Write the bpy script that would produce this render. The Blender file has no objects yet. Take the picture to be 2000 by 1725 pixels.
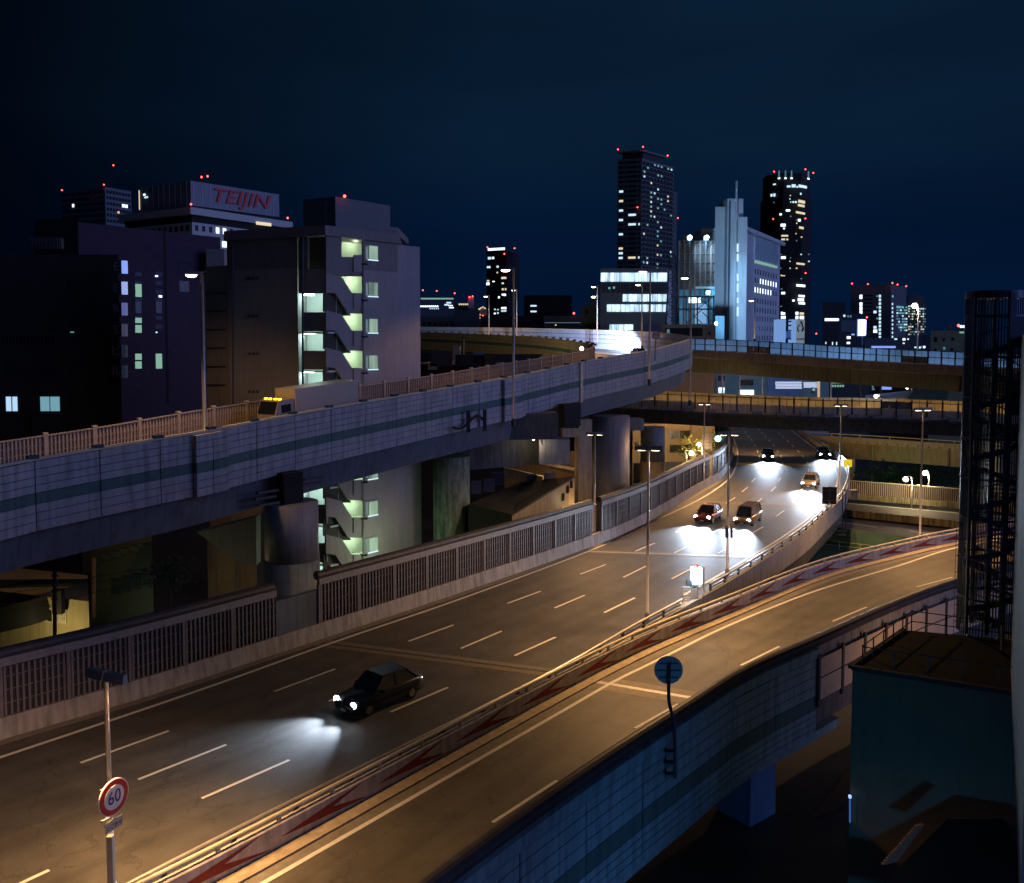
import bpy, math, random
from mathutils import Vector, Matrix
random.seed(7)
R = math.radians
sc = bpy.context.scene
COL = sc.collection

# ------------------------------------------------------------ camera
CZ, FPX, PITCH, V0 = 25.5, 1700.0, R(3.2), 763.0
cd = bpy.data.cameras.new('camera'); cam = bpy.data.objects.new('camera', cd); COL.objects.link(cam)
cam.location = (0, 0, CZ); cam.rotation_euler = (R(90) - PITCH, 0, 0)
cd.sensor_width = 36; cd.lens = FPX / 2000 * 36; cd.sensor_fit = 'HORIZONTAL'
cd.shift_y = -(862.5 - V0) / 2000
cd.clip_start = 0.1; cd.clip_end = 4000
sc.camera = cam
# ------------------------------------------------------------ render
sc.view_settings.view_transform = 'Standard'; sc.view_settings.look = 'None'
sc.view_settings.exposure = 0; sc.view_settings.gamma = 1
sc.render.engine = 'CYCLES'
sc.cycles.use_denoising = True
sc.cycles.max_bounces = 5; sc.cycles.diffuse_bounces = 3; sc.cycles.glossy_bounces = 2
sc.cycles.transparent_max_bounces = 6
sc.cycles.sample_clamp_indirect = 4; sc.cycles.sample_clamp_direct = 0
sc.cycles.caustics_reflective = False; sc.cycles.caustics_refractive = False
# ------------------------------------------------------------ night sky
w = bpy.data.worlds.new('World'); sc.world = w; w.use_nodes = True
nt = w.node_tree; nt.nodes.clear()
out = nt.nodes.new('ShaderNodeOutputWorld'); bg = nt.nodes.new('ShaderNodeBackground')
tc = nt.nodes.new('ShaderNodeTexCoord'); sep = nt.nodes.new('ShaderNodeSeparateXYZ')
rmp = nt.nodes.new('ShaderNodeValToRGB'); cr = rmp.color_ramp
cr.elements[0].position = 0.0; cr.elements[0].color = (.0007, .0075, .0300, 1)
cr.elements[1].position = 1.0; cr.elements[1].color = (.0020, .0090, .0220, 1)
e = cr.elements.new(.12); e.color = (.0008, .0072, .0280, 1)
e = cr.elements.new(.22); e.color = (.0026, .0118, .0310, 1)
e = cr.elements.new(.36); e.color = (.0027, .0115, .0290, 1)
nz = nt.nodes.new('ShaderNodeTexNoise'); nz.inputs['Scale'].default_value = 2.2; nz.inputs['Detail'].default_value = 3
mp = nt.nodes.new('ShaderNodeMapping'); mp.inputs['Scale'].default_value = (1, 1, 5)
mr = nt.nodes.new('ShaderNodeMapRange'); mr.inputs['From Min'].default_value = .35; mr.inputs['From Max'].default_value = .7
mr.inputs['To Min'].default_value = .85; mr.inputs['To Max'].default_value = 1.18
mx = nt.nodes.new('ShaderNodeMix'); mx.data_type = 'RGBA'; mx.blend_type = 'MULTIPLY'; mx.inputs[0].default_value = 1
sxr = nt.nodes.new('ShaderNodeMapRange'); sxr.inputs['From Min'].default_value = -.50; sxr.inputs['From Max'].default_value = -.02
sxr.inputs['To Min'].default_value = .18; sxr.inputs['To Max'].default_value = 1.0
mm = nt.nodes.new('ShaderNodeMath'); mm.operation = 'MULTIPLY'
L = nt.links
L.new(tc.outputs['Generated'], sep.inputs[0]); L.new(sep.outputs['Z'], rmp.inputs[0])
L.new(tc.outputs['Generated'], mp.inputs[0]); L.new(mp.outputs[0], nz.inputs['Vector'])
L.new(nz.outputs['Fac'], mr.inputs['Value']); L.new(sep.outputs['X'], sxr.inputs['Value'])
L.new(mr.outputs[0], mm.inputs[0]); L.new(sxr.outputs[0], mm.inputs[1])
L.new(rmp.outputs[0], mx.inputs[6]); L.new(mm.outputs[0], mx.inputs[7])
L.new(mx.outputs[2], bg.inputs[0]); bg.inputs[1].default_value = 1.0; L.new(bg.outputs[0], out.inputs[0])
# faint violet city glow from behind the camera (one soft sun)
sd = bpy.data.lights.new('city_glow', 'SUN'); so = bpy.data.objects.new('city_glow', sd); COL.objects.link(so)
sd.energy = .85; sd.color = (.29, .37, .92); sd.angle = R(40)
so.rotation_euler = Vector((-.93, .37, -.20)).to_track_quat('-Z', 'Y').to_euler(); so.location = (0, -20, 60)

# ------------------------------------------------------------ pixel -> world
_f = Vector((0, math.cos(PITCH), -math.sin(PITCH))); _u = Vector((0, math.sin(PITCH), math.cos(PITCH)))
def ray(u, v): return _f * FPX + Vector((1, 0, 0)) * (u - 1000) - _u * (v - V0)
def W(u, v, z):
    d = ray(u, v); return Vector((0, 0, CZ)) + d * ((z - CZ) / d.z)
def WD(u, v, Y):
    d = ray(u, v); return Vector((0, 0, CZ)) + d * (Y / d.y)

# ------------------------------------------------------------ materials
MATS = {}
def mat(name, col, rough=.7, metal=0, var=.12, scale=3.0, bump=0, spec=.4, dirt=0, coords='Object', stretch=(1, 1, 1)):
    if name in MATS: return MATS[name]
    m = bpy.data.materials.new(name); m.use_nodes = True; n = m.node_tree; b = n.nodes['Principled BSDF']
    b.inputs['Roughness'].default_value = rough; b.inputs['Metallic'].default_value = metal
    b.inputs['Specular IOR Level'].default_value = spec
    t = n.nodes.new('ShaderNodeTexCoord'); g = n.nodes.new('ShaderNodeNewGeometry')
    mpp = n.nodes.new('ShaderNodeMapping'); mpp.inputs['Scale'].default_value = stretch
    n.links.new(g.outputs['Position'], mpp.inputs[0])
    nn = n.nodes.new('ShaderNodeTexNoise'); nn.inputs['Scale'].default_value = scale; nn.inputs['Detail'].default_value = 6
    nn.inputs['Roughness'].default_value = .65
    n.links.new(mpp.outputs[0], nn.inputs['Vector'])
    r = n.nodes.new('ShaderNodeValToRGB'); c = Vector(col[:3])
    r.color_ramp.elements[0].position = .3; r.color_ramp.elements[1].position = .72
    r.color_ramp.elements[0].color = (*(c * (1 - var)), 1); r.color_ramp.elements[1].color = (*(c * (1 + var)), 1)
    n.links.new(nn.outputs['Fac'], r.inputs[0])
    last = r.outputs[0]
    if dirt:   # vertical run-off streaks
        m2 = n.nodes.new('ShaderNodeMapping'); m2.inputs['Scale'].default_value = (1.6, 1.6, .12)
        n.links.new(g.outputs['Position'], m2.inputs[0])
        n2 = n.nodes.new('ShaderNodeTexNoise'); n2.inputs['Scale'].default_value = 2.2; n2.inputs['Detail'].default_value = 5
        n.links.new(m2.outputs[0], n2.inputs['Vector'])
        r2 = n.nodes.new('ShaderNodeMapRange'); r2.inputs['From Min'].default_value = .42; r2.inputs['From Max'].default_value = .68
        r2.inputs['To Min'].default_value = 1; r2.inputs['To Max'].default_value = 1 - dirt
        n.links.new(n2.outputs['Fac'], r2.inputs['Value'])
        x = n.nodes.new('ShaderNodeMix'); x.data_type = 'RGBA'; x.blend_type = 'MULTIPLY'; x.inputs[0].default_value = 1
        n.links.new(last, x.inputs[6]); n.links.new(r2.outputs[0], x.inputs[7]); last = x.outputs[2]
    n.links.new(last, b.inputs['Base Color'])
    if bump:
        bm = n.nodes.new('ShaderNodeBump'); bm.inputs['Strength'].default_value = bump; bm.inputs['Distance'].default_value = .02
        n3 = n.nodes.new('ShaderNodeTexNoise'); n3.inputs['Scale'].default_value = scale * 12; n3.inputs['Detail'].default_value = 3
        n.links.new(g.outputs['Position'], n3.inputs['Vector']); n.links.new(n3.outputs['Fac'], bm.inputs['Height'])
        n.links.new(bm.outputs[0], b.inputs['Normal'])
    MATS[name] = m; return m
def emis(name, col, s, curtain=False):
    if name in MATS: return MATS[name]
    m = bpy.data.materials.new(name); m.use_nodes = True; n = m.node_tree; b = n.nodes['Principled BSDF']
    b.inputs['Base Color'].default_value = (*[c * .3 for c in col], 1)
    b.inputs['Emission Color'].default_value = (*col, 1); b.inputs['Emission Strength'].default_value = s
    if curtain:
        g = n.nodes.new('ShaderNodeNewGeometry'); q = n.nodes.new('ShaderNodeMapping')
        q.inputs['Scale'].default_value = (1, 1, .15); n.links.new(g.outputs['Position'], q.inputs[0])
        t = n.nodes.new('ShaderNodeTexNoise'); t.inputs['Scale'].default_value = 1.0; t.inputs['Detail'].default_value = 8
        n.links.new(q.outputs[0], t.inputs['Vector'])
        k = n.nodes.new('ShaderNodeMapRange'); k.inputs['From Min'].default_value = .35; k.inputs['From Max'].default_value = .65
        k.inputs['To Min'].default_value = s * .35; k.inputs['To Max'].default_value = s * 1.4
        n.links.new(t.outputs['Fac'], k.inputs['Value']); n.links.new(k.outputs[0], b.inputs['Emission Strength'])
    m.cycles.emission_sampling = 'NONE'
    MATS[name] = m; return m

def translucent(m, k=.75):
    n = m.node_tree; b = n.nodes['Principled BSDF']; o = n.nodes['Material Output']; t = n.nodes.new('ShaderNodeBsdfTranslucent'); x = n.nodes.new('ShaderNodeMixShader')
    x.inputs[0].default_value = k; n.links.new(b.inputs['Base Color'].links[0].from_socket, t.inputs['Color'])
    n.links.new(b.outputs[0], x.inputs[1]); n.links.new(t.outputs[0], x.inputs[2]); n.links.new(x.outputs[0], o.inputs['Surface']); return m
def asphalt(name, col, var=.25):
    m = mat(name, col, .62, 0, var, .5, spec=.5); n = m.node_tree; b = n.nodes['Principled BSDF']
    g = n.nodes.new('ShaderNodeNewGeometry')
    t = n.nodes.new('ShaderNodeTexNoise'); t.inputs['Scale'].default_value = 26; t.inputs['Detail'].default_value = 4
    n.links.new(g.outputs['Position'], t.inputs['Vector'])
    k = n.nodes.new('ShaderNodeMapRange'); k.inputs['From Min'].default_value = .3; k.inputs['From Max'].default_value = .75
    k.inputs['To Min'].default_value = .72; k.inputs['To Max'].default_value = 1.4
    n.links.new(t.outputs['Fac'], k.inputs['Value'])
    x = n.nodes.new('ShaderNodeMix'); x.data_type = 'RGBA'; x.blend_type = 'MULTIPLY'; x.inputs[0].default_value = 1
    src = b.inputs['Base Color'].links[0].from_socket
    n.links.new(src, x.inputs[6]); n.links.new(k.outputs[0], x.inputs[7]); n.links.new(x.outputs[2], b.inputs['Base Color'])
    bm = n.nodes.new('ShaderNodeBump'); bm.inputs['Strength'].default_value = .35; bm.inputs['Distance'].default_value = .01
    n.links.new(t.outputs['Fac'], bm.inputs['Height']); n.links.new(bm.outputs[0], b.inputs['Normal'])
    return m

def wear(m, lane):
    n = m.node_tree; b = n.nodes['Principled BSDF']; N_ = n.nodes.new; Lk = n.links.new
    uv = N_('ShaderNodeUVMap'); uv.uv_map = 'road'
    def math_(op, a, c=None):
        q = N_('ShaderNodeMath'); q.operation = op
        for i, v in enumerate((a, c)):
            if v is None: continue
            if isinstance(v, (int, float)): q.inputs[i].default_value = v
            else: Lk(v, q.inputs[i])
        return q.outputs[0]
    sp = N_('ShaderNodeSeparateXYZ'); Lk(uv.outputs[0], sp.inputs[0])
    # two darker wheel paths in each lane, broken up along the road
    ph = math_('MULTIPLY', sp.outputs[0], 2 * math.pi * 2 / lane); tr = math_('MULTIPLY', math_('ADD', math_('SINE', ph), 1.0), .5)
    mp_ = N_('ShaderNodeMapping'); mp_.inputs['Scale'].default_value = (.9, .035, 1); Lk(uv.outputs[0], mp_.inputs[0])
    nz_ = N_('ShaderNodeTexNoise'); nz_.inputs['Scale'].default_value = 1.0; nz_.inputs['Detail'].default_value = 5; Lk(mp_.outputs[0], nz_.inputs['Vector'])
    k1 = math_('MULTIPLY', math_('SUBTRACT', nz_.outputs['Fac'], .38), 1.0)
    dark = math_('SUBTRACT', 1.06, math_('MULTIPLY', tr, math_('MAXIMUM', k1, .03)))
    mb_ = N_('ShaderNodeMapping'); mb_.inputs['Scale'].default_value = (2.2, .12, 1); Lk(uv.outputs[0], mb_.inputs[0])
    n2 = N_('ShaderNodeTexNoise'); n2.inputs['Scale'].default_value = 1.0; n2.inputs['Detail'].default_value = 7; n2.inputs['Roughness'].default_value = .7; Lk(mb_.outputs[0], n2.inputs['Vector'])
    st = N_('ShaderNodeMapRange'); st.inputs['From Min'].default_value = .3; st.inputs['From Max'].default_value = .7; st.inputs['To Min'].default_value = .86; st.inputs['To Max'].default_value = 1.16; Lk(n2.outputs['Fac'], st.inputs['Value'])
    # resurfaced patches
    mv = N_('ShaderNodeMapping'); mv.inputs['Scale'].default_value = (1 / lane, .06, 1); Lk(uv.outputs[0], mv.inputs[0])
    br = N_('ShaderNodeTexVoronoi'); br.distance = 'CHEBYCHEV'; br.inputs['Scale'].default_value = 1.0; Lk(mv.outputs[0], br.inputs['Vector'])
    pc = N_('ShaderNodeSeparateColor'); Lk(br.outputs['Color'], pc.inputs[0])
    pt = N_('ShaderNodeMapRange'); pt.inputs['From Min'].default_value = 0; pt.inputs['From Max'].default_value = 1; pt.inputs['To Min'].default_value = .90; pt.inputs['To Max'].default_value = 1.10; Lk(pc.outputs[0], pt.inputs['Value'])
    # cracks
    g_ = N_('ShaderNodeNewGeometry'); vc = N_('ShaderNodeTexVoronoi'); vc.feature = 'DISTANCE_TO_EDGE'; vc.inputs['Scale'].default_value = .32
    nw = N_('ShaderNodeTexNoise'); nw.inputs['Scale'].default_value = 1.2; nw.inputs['Detail'].default_value = 4; Lk(g_.outputs['Position'], nw.inputs['Vector'])
    va = N_('ShaderNodeVectorMath'); va.operation = 'ADD'; Lk(g_.outputs['Position'], va.inputs[0]); Lk(nw.outputs['Color'], va.inputs[1]); Lk(va.outputs[0], vc.inputs['Vector'])
    ck = N_('ShaderNodeMapRange'); ck.inputs['From Min'].default_value = .0; ck.inputs['From Max'].default_value = .012; ck.inputs['To Min'].default_value = .62; ck.inputs['To Max'].default_value = 1.0; Lk(vc.outputs['Distance'], ck.inputs['Value'])
    k = math_('MULTIPLY', math_('MULTIPLY', dark, st.outputs[0]), math_('MULTIPLY', pt.outputs[0], ck.outputs[0]))
    x = N_('ShaderNodeMix'); x.data_type = 'RGBA'; x.blend_type = 'MULTIPLY'; x.inputs[0].default_value = 1
    src = b.inputs['Base Color'].links[0].from_socket; Lk(src, x.inputs[6]); Lk(k, x.inputs[7]); Lk(x.outputs[2], b.inputs['Base Color'])
    rr = N_('ShaderNodeMapRange'); rr.inputs['To Min'].default_value = .50; rr.inputs['To Max'].default_value = .75; Lk(n2.outputs['Fac'], rr.inputs['Value']); Lk(rr.outputs[0], b.inputs['Roughness'])
    return m
def road_uv(o, A, B):
    n = max(len(A), len(B)); A = resample(A, n=n); B = resample(B, n=n); uv = o.data.uv_layers.new(name='road'); s = [0]
    for a, b in zip(A, A[1:]): s.append(s[-1] + (b - a).length)
    wd = [(b - a).length for a, b in zip(A, B)]
    for i, p in enumerate(o.data.polygons):
        for li, c in zip(p.loop_indices, ((0, s[i]), (wd[i], s[i]), (wd[i + 1], s[i + 1]), (0, s[i + 1]))): uv.data[li].uv = c
    return o
ASPH = wear(asphalt('asphalt', (.074, .069, .064)), 3.5)
ASPH2 = wear(asphalt('asphalt_ramp', (.102, .092, .078)), 3.6)
ASPHD = asphalt('asphalt_far', (.05, .05, .05))
PAINT = mat('road_paint', (.72, .70, .66), .6, var=.15, scale=6)
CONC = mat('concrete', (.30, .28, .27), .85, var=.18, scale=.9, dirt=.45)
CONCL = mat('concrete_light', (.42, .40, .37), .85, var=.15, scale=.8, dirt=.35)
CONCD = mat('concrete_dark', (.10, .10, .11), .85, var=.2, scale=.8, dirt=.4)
PANEL = mat('painted_panel', (.44, .42, .44), .5, var=.14, scale=1.6, dirt=.38)
PANELB = mat('blue_grey_panel', (.22, .36, .40), .5, var=.14, scale=1.6, dirt=.38)
SEAM = mat('dark_seam', (.05, .05, .06), .7)
STRIPE = mat('green_stripe', (.08, .16, .15), .5, var=.14, dirt=.3)
GIRD = mat('painted_girder', (.13, .15, .18), .6, var=.15, scale=.6, dirt=.3)
GIRDB = mat('buff_girder', (.30, .25, .15), .6, var=.12, scale=.5, dirt=.3)
STEEL = mat('galvanised_steel', (.42, .41, .40), .45, .6, .15, 4)
STEELD = mat('dark_steel', (.06, .07, .09), .5, .3, .2, 3)
RAILY = mat('buff_rail_paint', (.62, .56, .40), .5, var=.12, scale=2)
PIPE = mat('dark_pipe', (.05, .045, .045), .55, var=.3, scale=2, dirt=.3)
BLACK = mat('black_void', (.012, .012, .014), .8)
BEIGE = mat('beige_slats', (.44, .36, .29), .6, var=.1, scale=2)
BROWN = mat('brown_fascia', (.50, .36, .30), .7, var=.12, scale=.6, dirt=.3)
RED = mat('red_paint', (.24, .02, .018), .6, var=.2, scale=5)
DKGLASS = mat('dark_glass', (.015, .02, .03), .12, var=.1, spec=.8)
GALVL = mat('lamp_head_paint', (.25, .24, .25), .5, .2, .1)

# ------------------------------------------------------------ mesh builder
class MB:
    def __init__(s): s.v = []; s.f = []; s.m = []; s.k = 0
    def quad(s, *p):
        i = len(s.v); s.v += [tuple(q) for q in p]; s.f.append(tuple(range(i, i + len(p)))); s.m.append(s.k); return s
    def hexa(s, a):      # 8 corners: bottom 4 ccw, top 4 ccw
        i = len(s.v); s.v += [tuple(q) for q in a]
        for f in ((3, 2, 1, 0), (4, 5, 6, 7), (0, 1, 5, 4), (1, 2, 6, 5), (2, 3, 7, 6), (3, 0, 4, 7)):
            s.f.append(tuple(i + j for j in f)); s.m.append(s.k)
        return s
    def box(s, c, d, rz=0, M=None):
        x, y, z = [q / 2 for q in d]; c = Vector(c); m = Matrix.Rotation(rz, 3, 'Z')
        P = [Vector(p) for p in ((-x, -y, -z), (x, -y, -z), (x, y, -z), (-x, y, -z), (-x, -y, z), (x, -y, z), (x, y, z), (-x, y, z))]
        P = [m @ p + c for p in P]
        if M: P = [M @ p for p in P]
        return s.hexa(P)
    def beam(s, a, b, w, h):   # box bar between two points (w horizontal, h vertical-ish)
        a, b = Vector(a), Vector(b); t = (b - a).normalized()
        n = t.cross(Vector((0, 0, 1)))
        n = n.normalized() if n.length > 1e-4 else Vector((1, 0, 0))
        q = n.cross(t).normalized(); n = n * w / 2; q = q * h / 2
        return s.hexa([a - n - q, a + n - q, b + n - q, b - n - q, a - n + q, a + n + q, b + n + q, b - n + q])
    def tube(s, path, r, n=8, r2=None, cap=True):
        path = [Vector(p) for p in path]; rings = []
        for i, p in enumerate(path):
            t = (path[min(i + 1, len(path) - 1)] - path[max(i - 1, 0)]).normalized()
            a = Vector((0, 0, 1)) if abs(t.z) < .9 else Vector((1, 0, 0))
            x = t.cross(a).normalized(); y = t.cross(x)
            rr = r if r2 is None else r + (r2 - r) * i / (len(path) - 1)
            i0 = len(s.v)
            for j in range(n):
                an = 2 * math.pi * j / n; s.v.append(tuple(p + x * math.cos(an) * rr + y * math.sin(an) * rr))
            rings.append(i0)
        for a, b in zip(rings, rings[1:]):
            for j in range(n):
                s.f.append((a + j, a + (j + 1) % n, b + (j + 1) % n, b + j)); s.m.append(s.k)
        if cap:
            s.f.append(tuple(rings[0] + j for j in range(n))); s.m.append(s.k)
            s.f.append(tuple(rings[-1] + n - 1 - j for j in range(n))); s.m.append(s.k)
        return s
    def lathe(s, c, prof, n=24):
        c = Vector(c); rings = []
        for (r, z) in prof:
            rings.append(len(s.v))
            for j in range(n):
                a = 2 * math.pi * j / n; s.v.append((c.x + r * math.cos(a), c.y + r * math.sin(a), c.z + z))
        for a, b in zip(rings, rings[1:]):
            for j in range(n): s.f.append((a + j, a + (j + 1) % n, b + (j + 1) % n, b + j)); s.m.append(s.k)
        s.f.append(tuple(rings[0] + n - 1 - j for j in range(n))); s.m.append(s.k)
        s.f.append(tuple(rings[-1] + j for j in range(n))); s.m.append(s.k)
        return s
    def disc(s, c, nrm, r, th, n=28):
        c = Vector(c); nrm = Vector(nrm).normalized(); x = nrm.cross(Vector((0, 0, 1))).normalized(); y = nrm.cross(x)
        i = len(s.v)
        for k in (0, 1):
            for j in range(n):
                a = 2 * math.pi * j / n; s.v.append(tuple(c + nrm * th * k + x * r * math.cos(a) + y * r * math.sin(a)))
        s.f.append(tuple(i + n - 1 - j for j in range(n))); s.m.append(s.k)
        s.f.append(tuple(i + n + j for j in range(n))); s.m.append(s.k)
        for j in range(n): s.f.append((i + j, i + (j + 1) % n, i + n + (j + 1) % n, i + n + j)); s.m.append(s.k)
        return s
    def prism(s, poly, d):     # planar polygon (3d points) extruded by vector d
        d = Vector(d); n = len(poly); i = len(s.v)
        s.v += [tuple(p) for p in poly] + [tuple(Vector(p) + d) for p in poly]
        s.f.append(tuple(range(i + n - 1, i - 1, -1))); s.m.append(s.k)
        s.f.append(tuple(range(i + n, i + 2 * n))); s.m.append(s.k)
        for j in range(n):
            k = (j + 1) % n; s.f.append((i + j, i + k, i + n + k, i + n + j)); s.m.append(s.k)
        return s
    def sweep(s, path, sec, N=None, cap=True):   # sec: closed list of (offset to right, dz)
        rt = N or normals(path); rings = []
        for p, nn in zip(path, rt):
            rings.append(len(s.v))
            for o, z in sec: s.v.append((p.x + nn.x * o, p.y + nn.y * o, p.z + z))
        n = len(sec)
        for a, b in zip(rings, rings[1:]):
            for j in range(n): s.f.append((a + j, a + (j + 1) % n, b + (j + 1) % n, b + j)); s.m.append(s.k)
        if cap:
            s.f.append(tuple(rings[0] + j for j in range(n))); s.m.append(s.k)
            s.f.append(tuple(rings[-1] + n - 1 - j for j in range(n))); s.m.append(s.k)
        return s
    def build(s, name, m, parent=None, **tags):
        me = bpy.data.meshes.new(name); me.from_pydata(s.v, [], s.f)
        for q in (m if isinstance(m, (list, tuple)) else [m]): me.materials.append(q)
        if isinstance(m, (list, tuple)) and any(s.m): me.polygons.foreach_set('material_index', s.m)
        me.update(); me.validate()
        o = bpy.data.objects.new(name, me); COL.objects.link(o)
        if parent is not None:
            o.parent = parent; q = parent; off = Vector((0, 0, 0))
            while q is not None: off += Vector(q.location); q = q.parent
            if parent.get('_local'): pass
            else: o.location = -off
        for k, v in tags.items(): o[k] = v
        return o
def smooth(o):
    for p in o.data.polygons: p.use_smooth = True
    return o
def thing(name, label, cat, loc=(0, 0, 0), group=None, rz=0):
    o = bpy.data.objects.new(name, None); COL.objects.link(o); o.location = loc; o.rotation_euler = (0, 0, rz)
    o.empty_display_size = .3; o['label'] = label; o['category'] = cat
    if group: o['group'] = group
    return o
def local(t): t['_local'] = 1; return t
def kids(o): return [c for c in bpy.data.objects if c.parent == o]
def copy_tree(o, parent=None):
    c = o.copy(); COL.objects.link(c); c.parent = parent
    for ch in TREE.get(o.name, kids(o)): copy_tree(ch, c)
    return c
TREE = {}
def place(proto, loc, rz=0, label=None, used=[set()], scale=None):
    if proto.name in used[0]: o = copy_tree(proto)
    else: used[0].add(proto.name); o = proto
    o.location = loc; o.rotation_euler = (0, 0, rz)
    if scale: o.scale = scale
    if label: o['label'] = label
    return o
def normals(path):
    r = []
    for i in range(len(path)):
        t = path[min(i + 1, len(path) - 1)] - path[max(i - 1, 0)]; t.z = 0
        t = t.normalized() if t.length > 1e-6 else Vector((0, 1, 0)); r.append(Vector((t.y, -t.x, 0)))
    return r
def catmull(P, sub=14):
    o = []
    Q = [P[0] * 2 - P[1]] + list(P) + [P[-1] * 2 - P[-2]]
    for i in range(1, len(Q) - 2):
        a, b, c, d = Q[i - 1:i + 3]
        for k in range(sub):
            t = k / sub
            o.append(.5 * ((2 * b) + (c - a) * t + (2 * a - 5 * b + 4 * c - d) * t * t + (3 * b - a - 3 * c + d) * t ** 3))
    o.append(P[-1].copy()); return o
def smoothed(P, it):
    P = [p.copy() for p in P]
    for _ in range(it): P = [P[0]] + [(P[i - 1] + P[i] * 2 + P[i + 1]) / 4 for i in range(1, len(P) - 1)] + [P[-1]]
    return P
def resample(P, step=None, n=None):
    d = [0]
    for a, b in zip(P, P[1:]): d.append(d[-1] + (b - a).length)
    n = n or max(2, round(d[-1] / step) + 1); r = []; j = 0
    for k in range(n):
        s = d[-1] * k / (n - 1)
        while j < len(d) - 2 and d[j + 1] < s: j += 1
        t = (s - d[j]) / max(1e-9, d[j + 1] - d[j]); r.append(P[j].lerp(P[j + 1], t))
    return r
def path_px(pts, z, step=2, sm=0):
    return resample(smoothed(resample(catmull([W(u, v, z) for u, v in pts]), 1.0), sm), step)
def path_pd(pts, step=2, sm=0):
    return resample(smoothed(resample(catmull([WD(*p) for p in pts]), 1.0), sm), step)
def off(path, d, dz=0):
    return [p + n * d + Vector((0, 0, dz)) for p, n in zip(path, normals(path))]
def strip(mb, A, B, th=0):
    n = max(len(A), len(B)); A = resample(A, n=n); B = resample(B, n=n)
    for i in range(n - 1): mb.quad(A[i], B[i], B[i + 1], A[i + 1])
    return mb
def nearest(path, p):
    i = min(range(len(path)), key=lambda k: (path[k].xy - Vector(p).xy).length)
    return i
UNIT = {}
def shared_box(parent, name, loc, d, rz, m, **tags):
    """a box part at a local position of parent; boxes of one size and material share their mesh"""
    k = (tuple(round(q, 2) for q in d), m.name)
    if k not in UNIT: mb = MB().box((0, 0, 0), d); o = mb.build(name, m); UNIT[k] = o.data; bpy.data.objects.remove(o)
    o = bpy.data.objects.new(name, UNIT[k]); COL.objects.link(o)
    if parent is not None:
        o.parent = parent; o.location = Vector(loc) - Vector(parent.location)
    else: o.location = loc
    o.rotation_euler = (0, 0, rz)
    for a, b in tags.items(): o[a] = b
    return o
def text_mesh(name, txt, size, m, parent, M, ext=.02, shear=0, bold=0, sx=1):
    c = bpy.data.curves.new(name, 'FONT'); c.body = txt; c.size = size; c.extrude = ext; c.align_x = 'CENTER'; c.align_y = 'CENTER'
    c.shear = shear; c.offset = bold; c.space_character = 1.02
    o = bpy.data.objects.new(name, c); COL.objects.link(o)
    bpy.context.view_layer.update()
    me = bpy.data.meshes.new_from_object(o.evaluated_get(bpy.context.evaluated_depsgraph_get()))
    bpy.data.objects.remove(o)
    me.transform(M @ Matrix.Scale(sx, 4, (1, 0, 0))); me.materials.clear(); me.materials.append(m)
    r = bpy.data.objects.new(name, me); COL.objects.link(r)
    if parent is not None:
        r.parent = parent; r.location = -Vector(parent.location)
    return r
def frame(origin, xdir, up=(0, 0, 1)):
    x = Vector(xdir).normalized(); z = Vector(up); n = x.cross(z).normalized(); up = n.cross(x) * -1 if n.cross(x).z < 0 else n.cross(x)
    nz_ = x.cross(up)
    M = Matrix((( x.x, up.x, nz_.x, origin[0]), (x.y, up.y, nz_.y, origin[1]), (x.z, up.z, nz_.z, origin[2]), (0, 0, 0, 1)))
    return M
def spot(parent, loc, target, energy, col, ang=150, blend=.6, r=.12, name='lamp_light'):
    d = bpy.data.lights.new(name, 'SPOT'); d.energy = energy; d.color = col; d.spot_size = R(ang); d.spot_blend = blend; d.shadow_soft_size = r
    o = bpy.data.objects.new(name, d); COL.objects.link(o)
    v = Vector(target) - Vector(loc); o.rotation_euler = v.to_track_quat('-Z', 'Y').to_euler()
    o.location = loc
    if parent is not None:
        o.parent = parent
        if not parent.get('_local'): o.location = Vector(loc) - Vector(parent.location)
    return o
def point(parent, loc, energy, col, r=.1, name='lamp_light'):
    d = bpy.data.lights.new(name, 'POINT'); d.energy = energy; d.color = col; d.shadow_soft_size = r
    o = bpy.data.objects.new(name, d); COL.objects.link(o); o.location = loc
    if parent is not None:
        o.parent = parent
        if not parent.get('_local'): o.location = Vector(loc) - Vector(parent.location)
    return o
WARM = (1.0, .54, .21)
COOL = (.70, .85, 1.0)
# ============================================================ ground
ZR = 8.0
g = MB().quad((-1500, -60, 0), (1500, -60, 0), (1500, 3500, 0), (-1500, 3500, 0)).build('ground', ASPHD, kind='structure')

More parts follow.
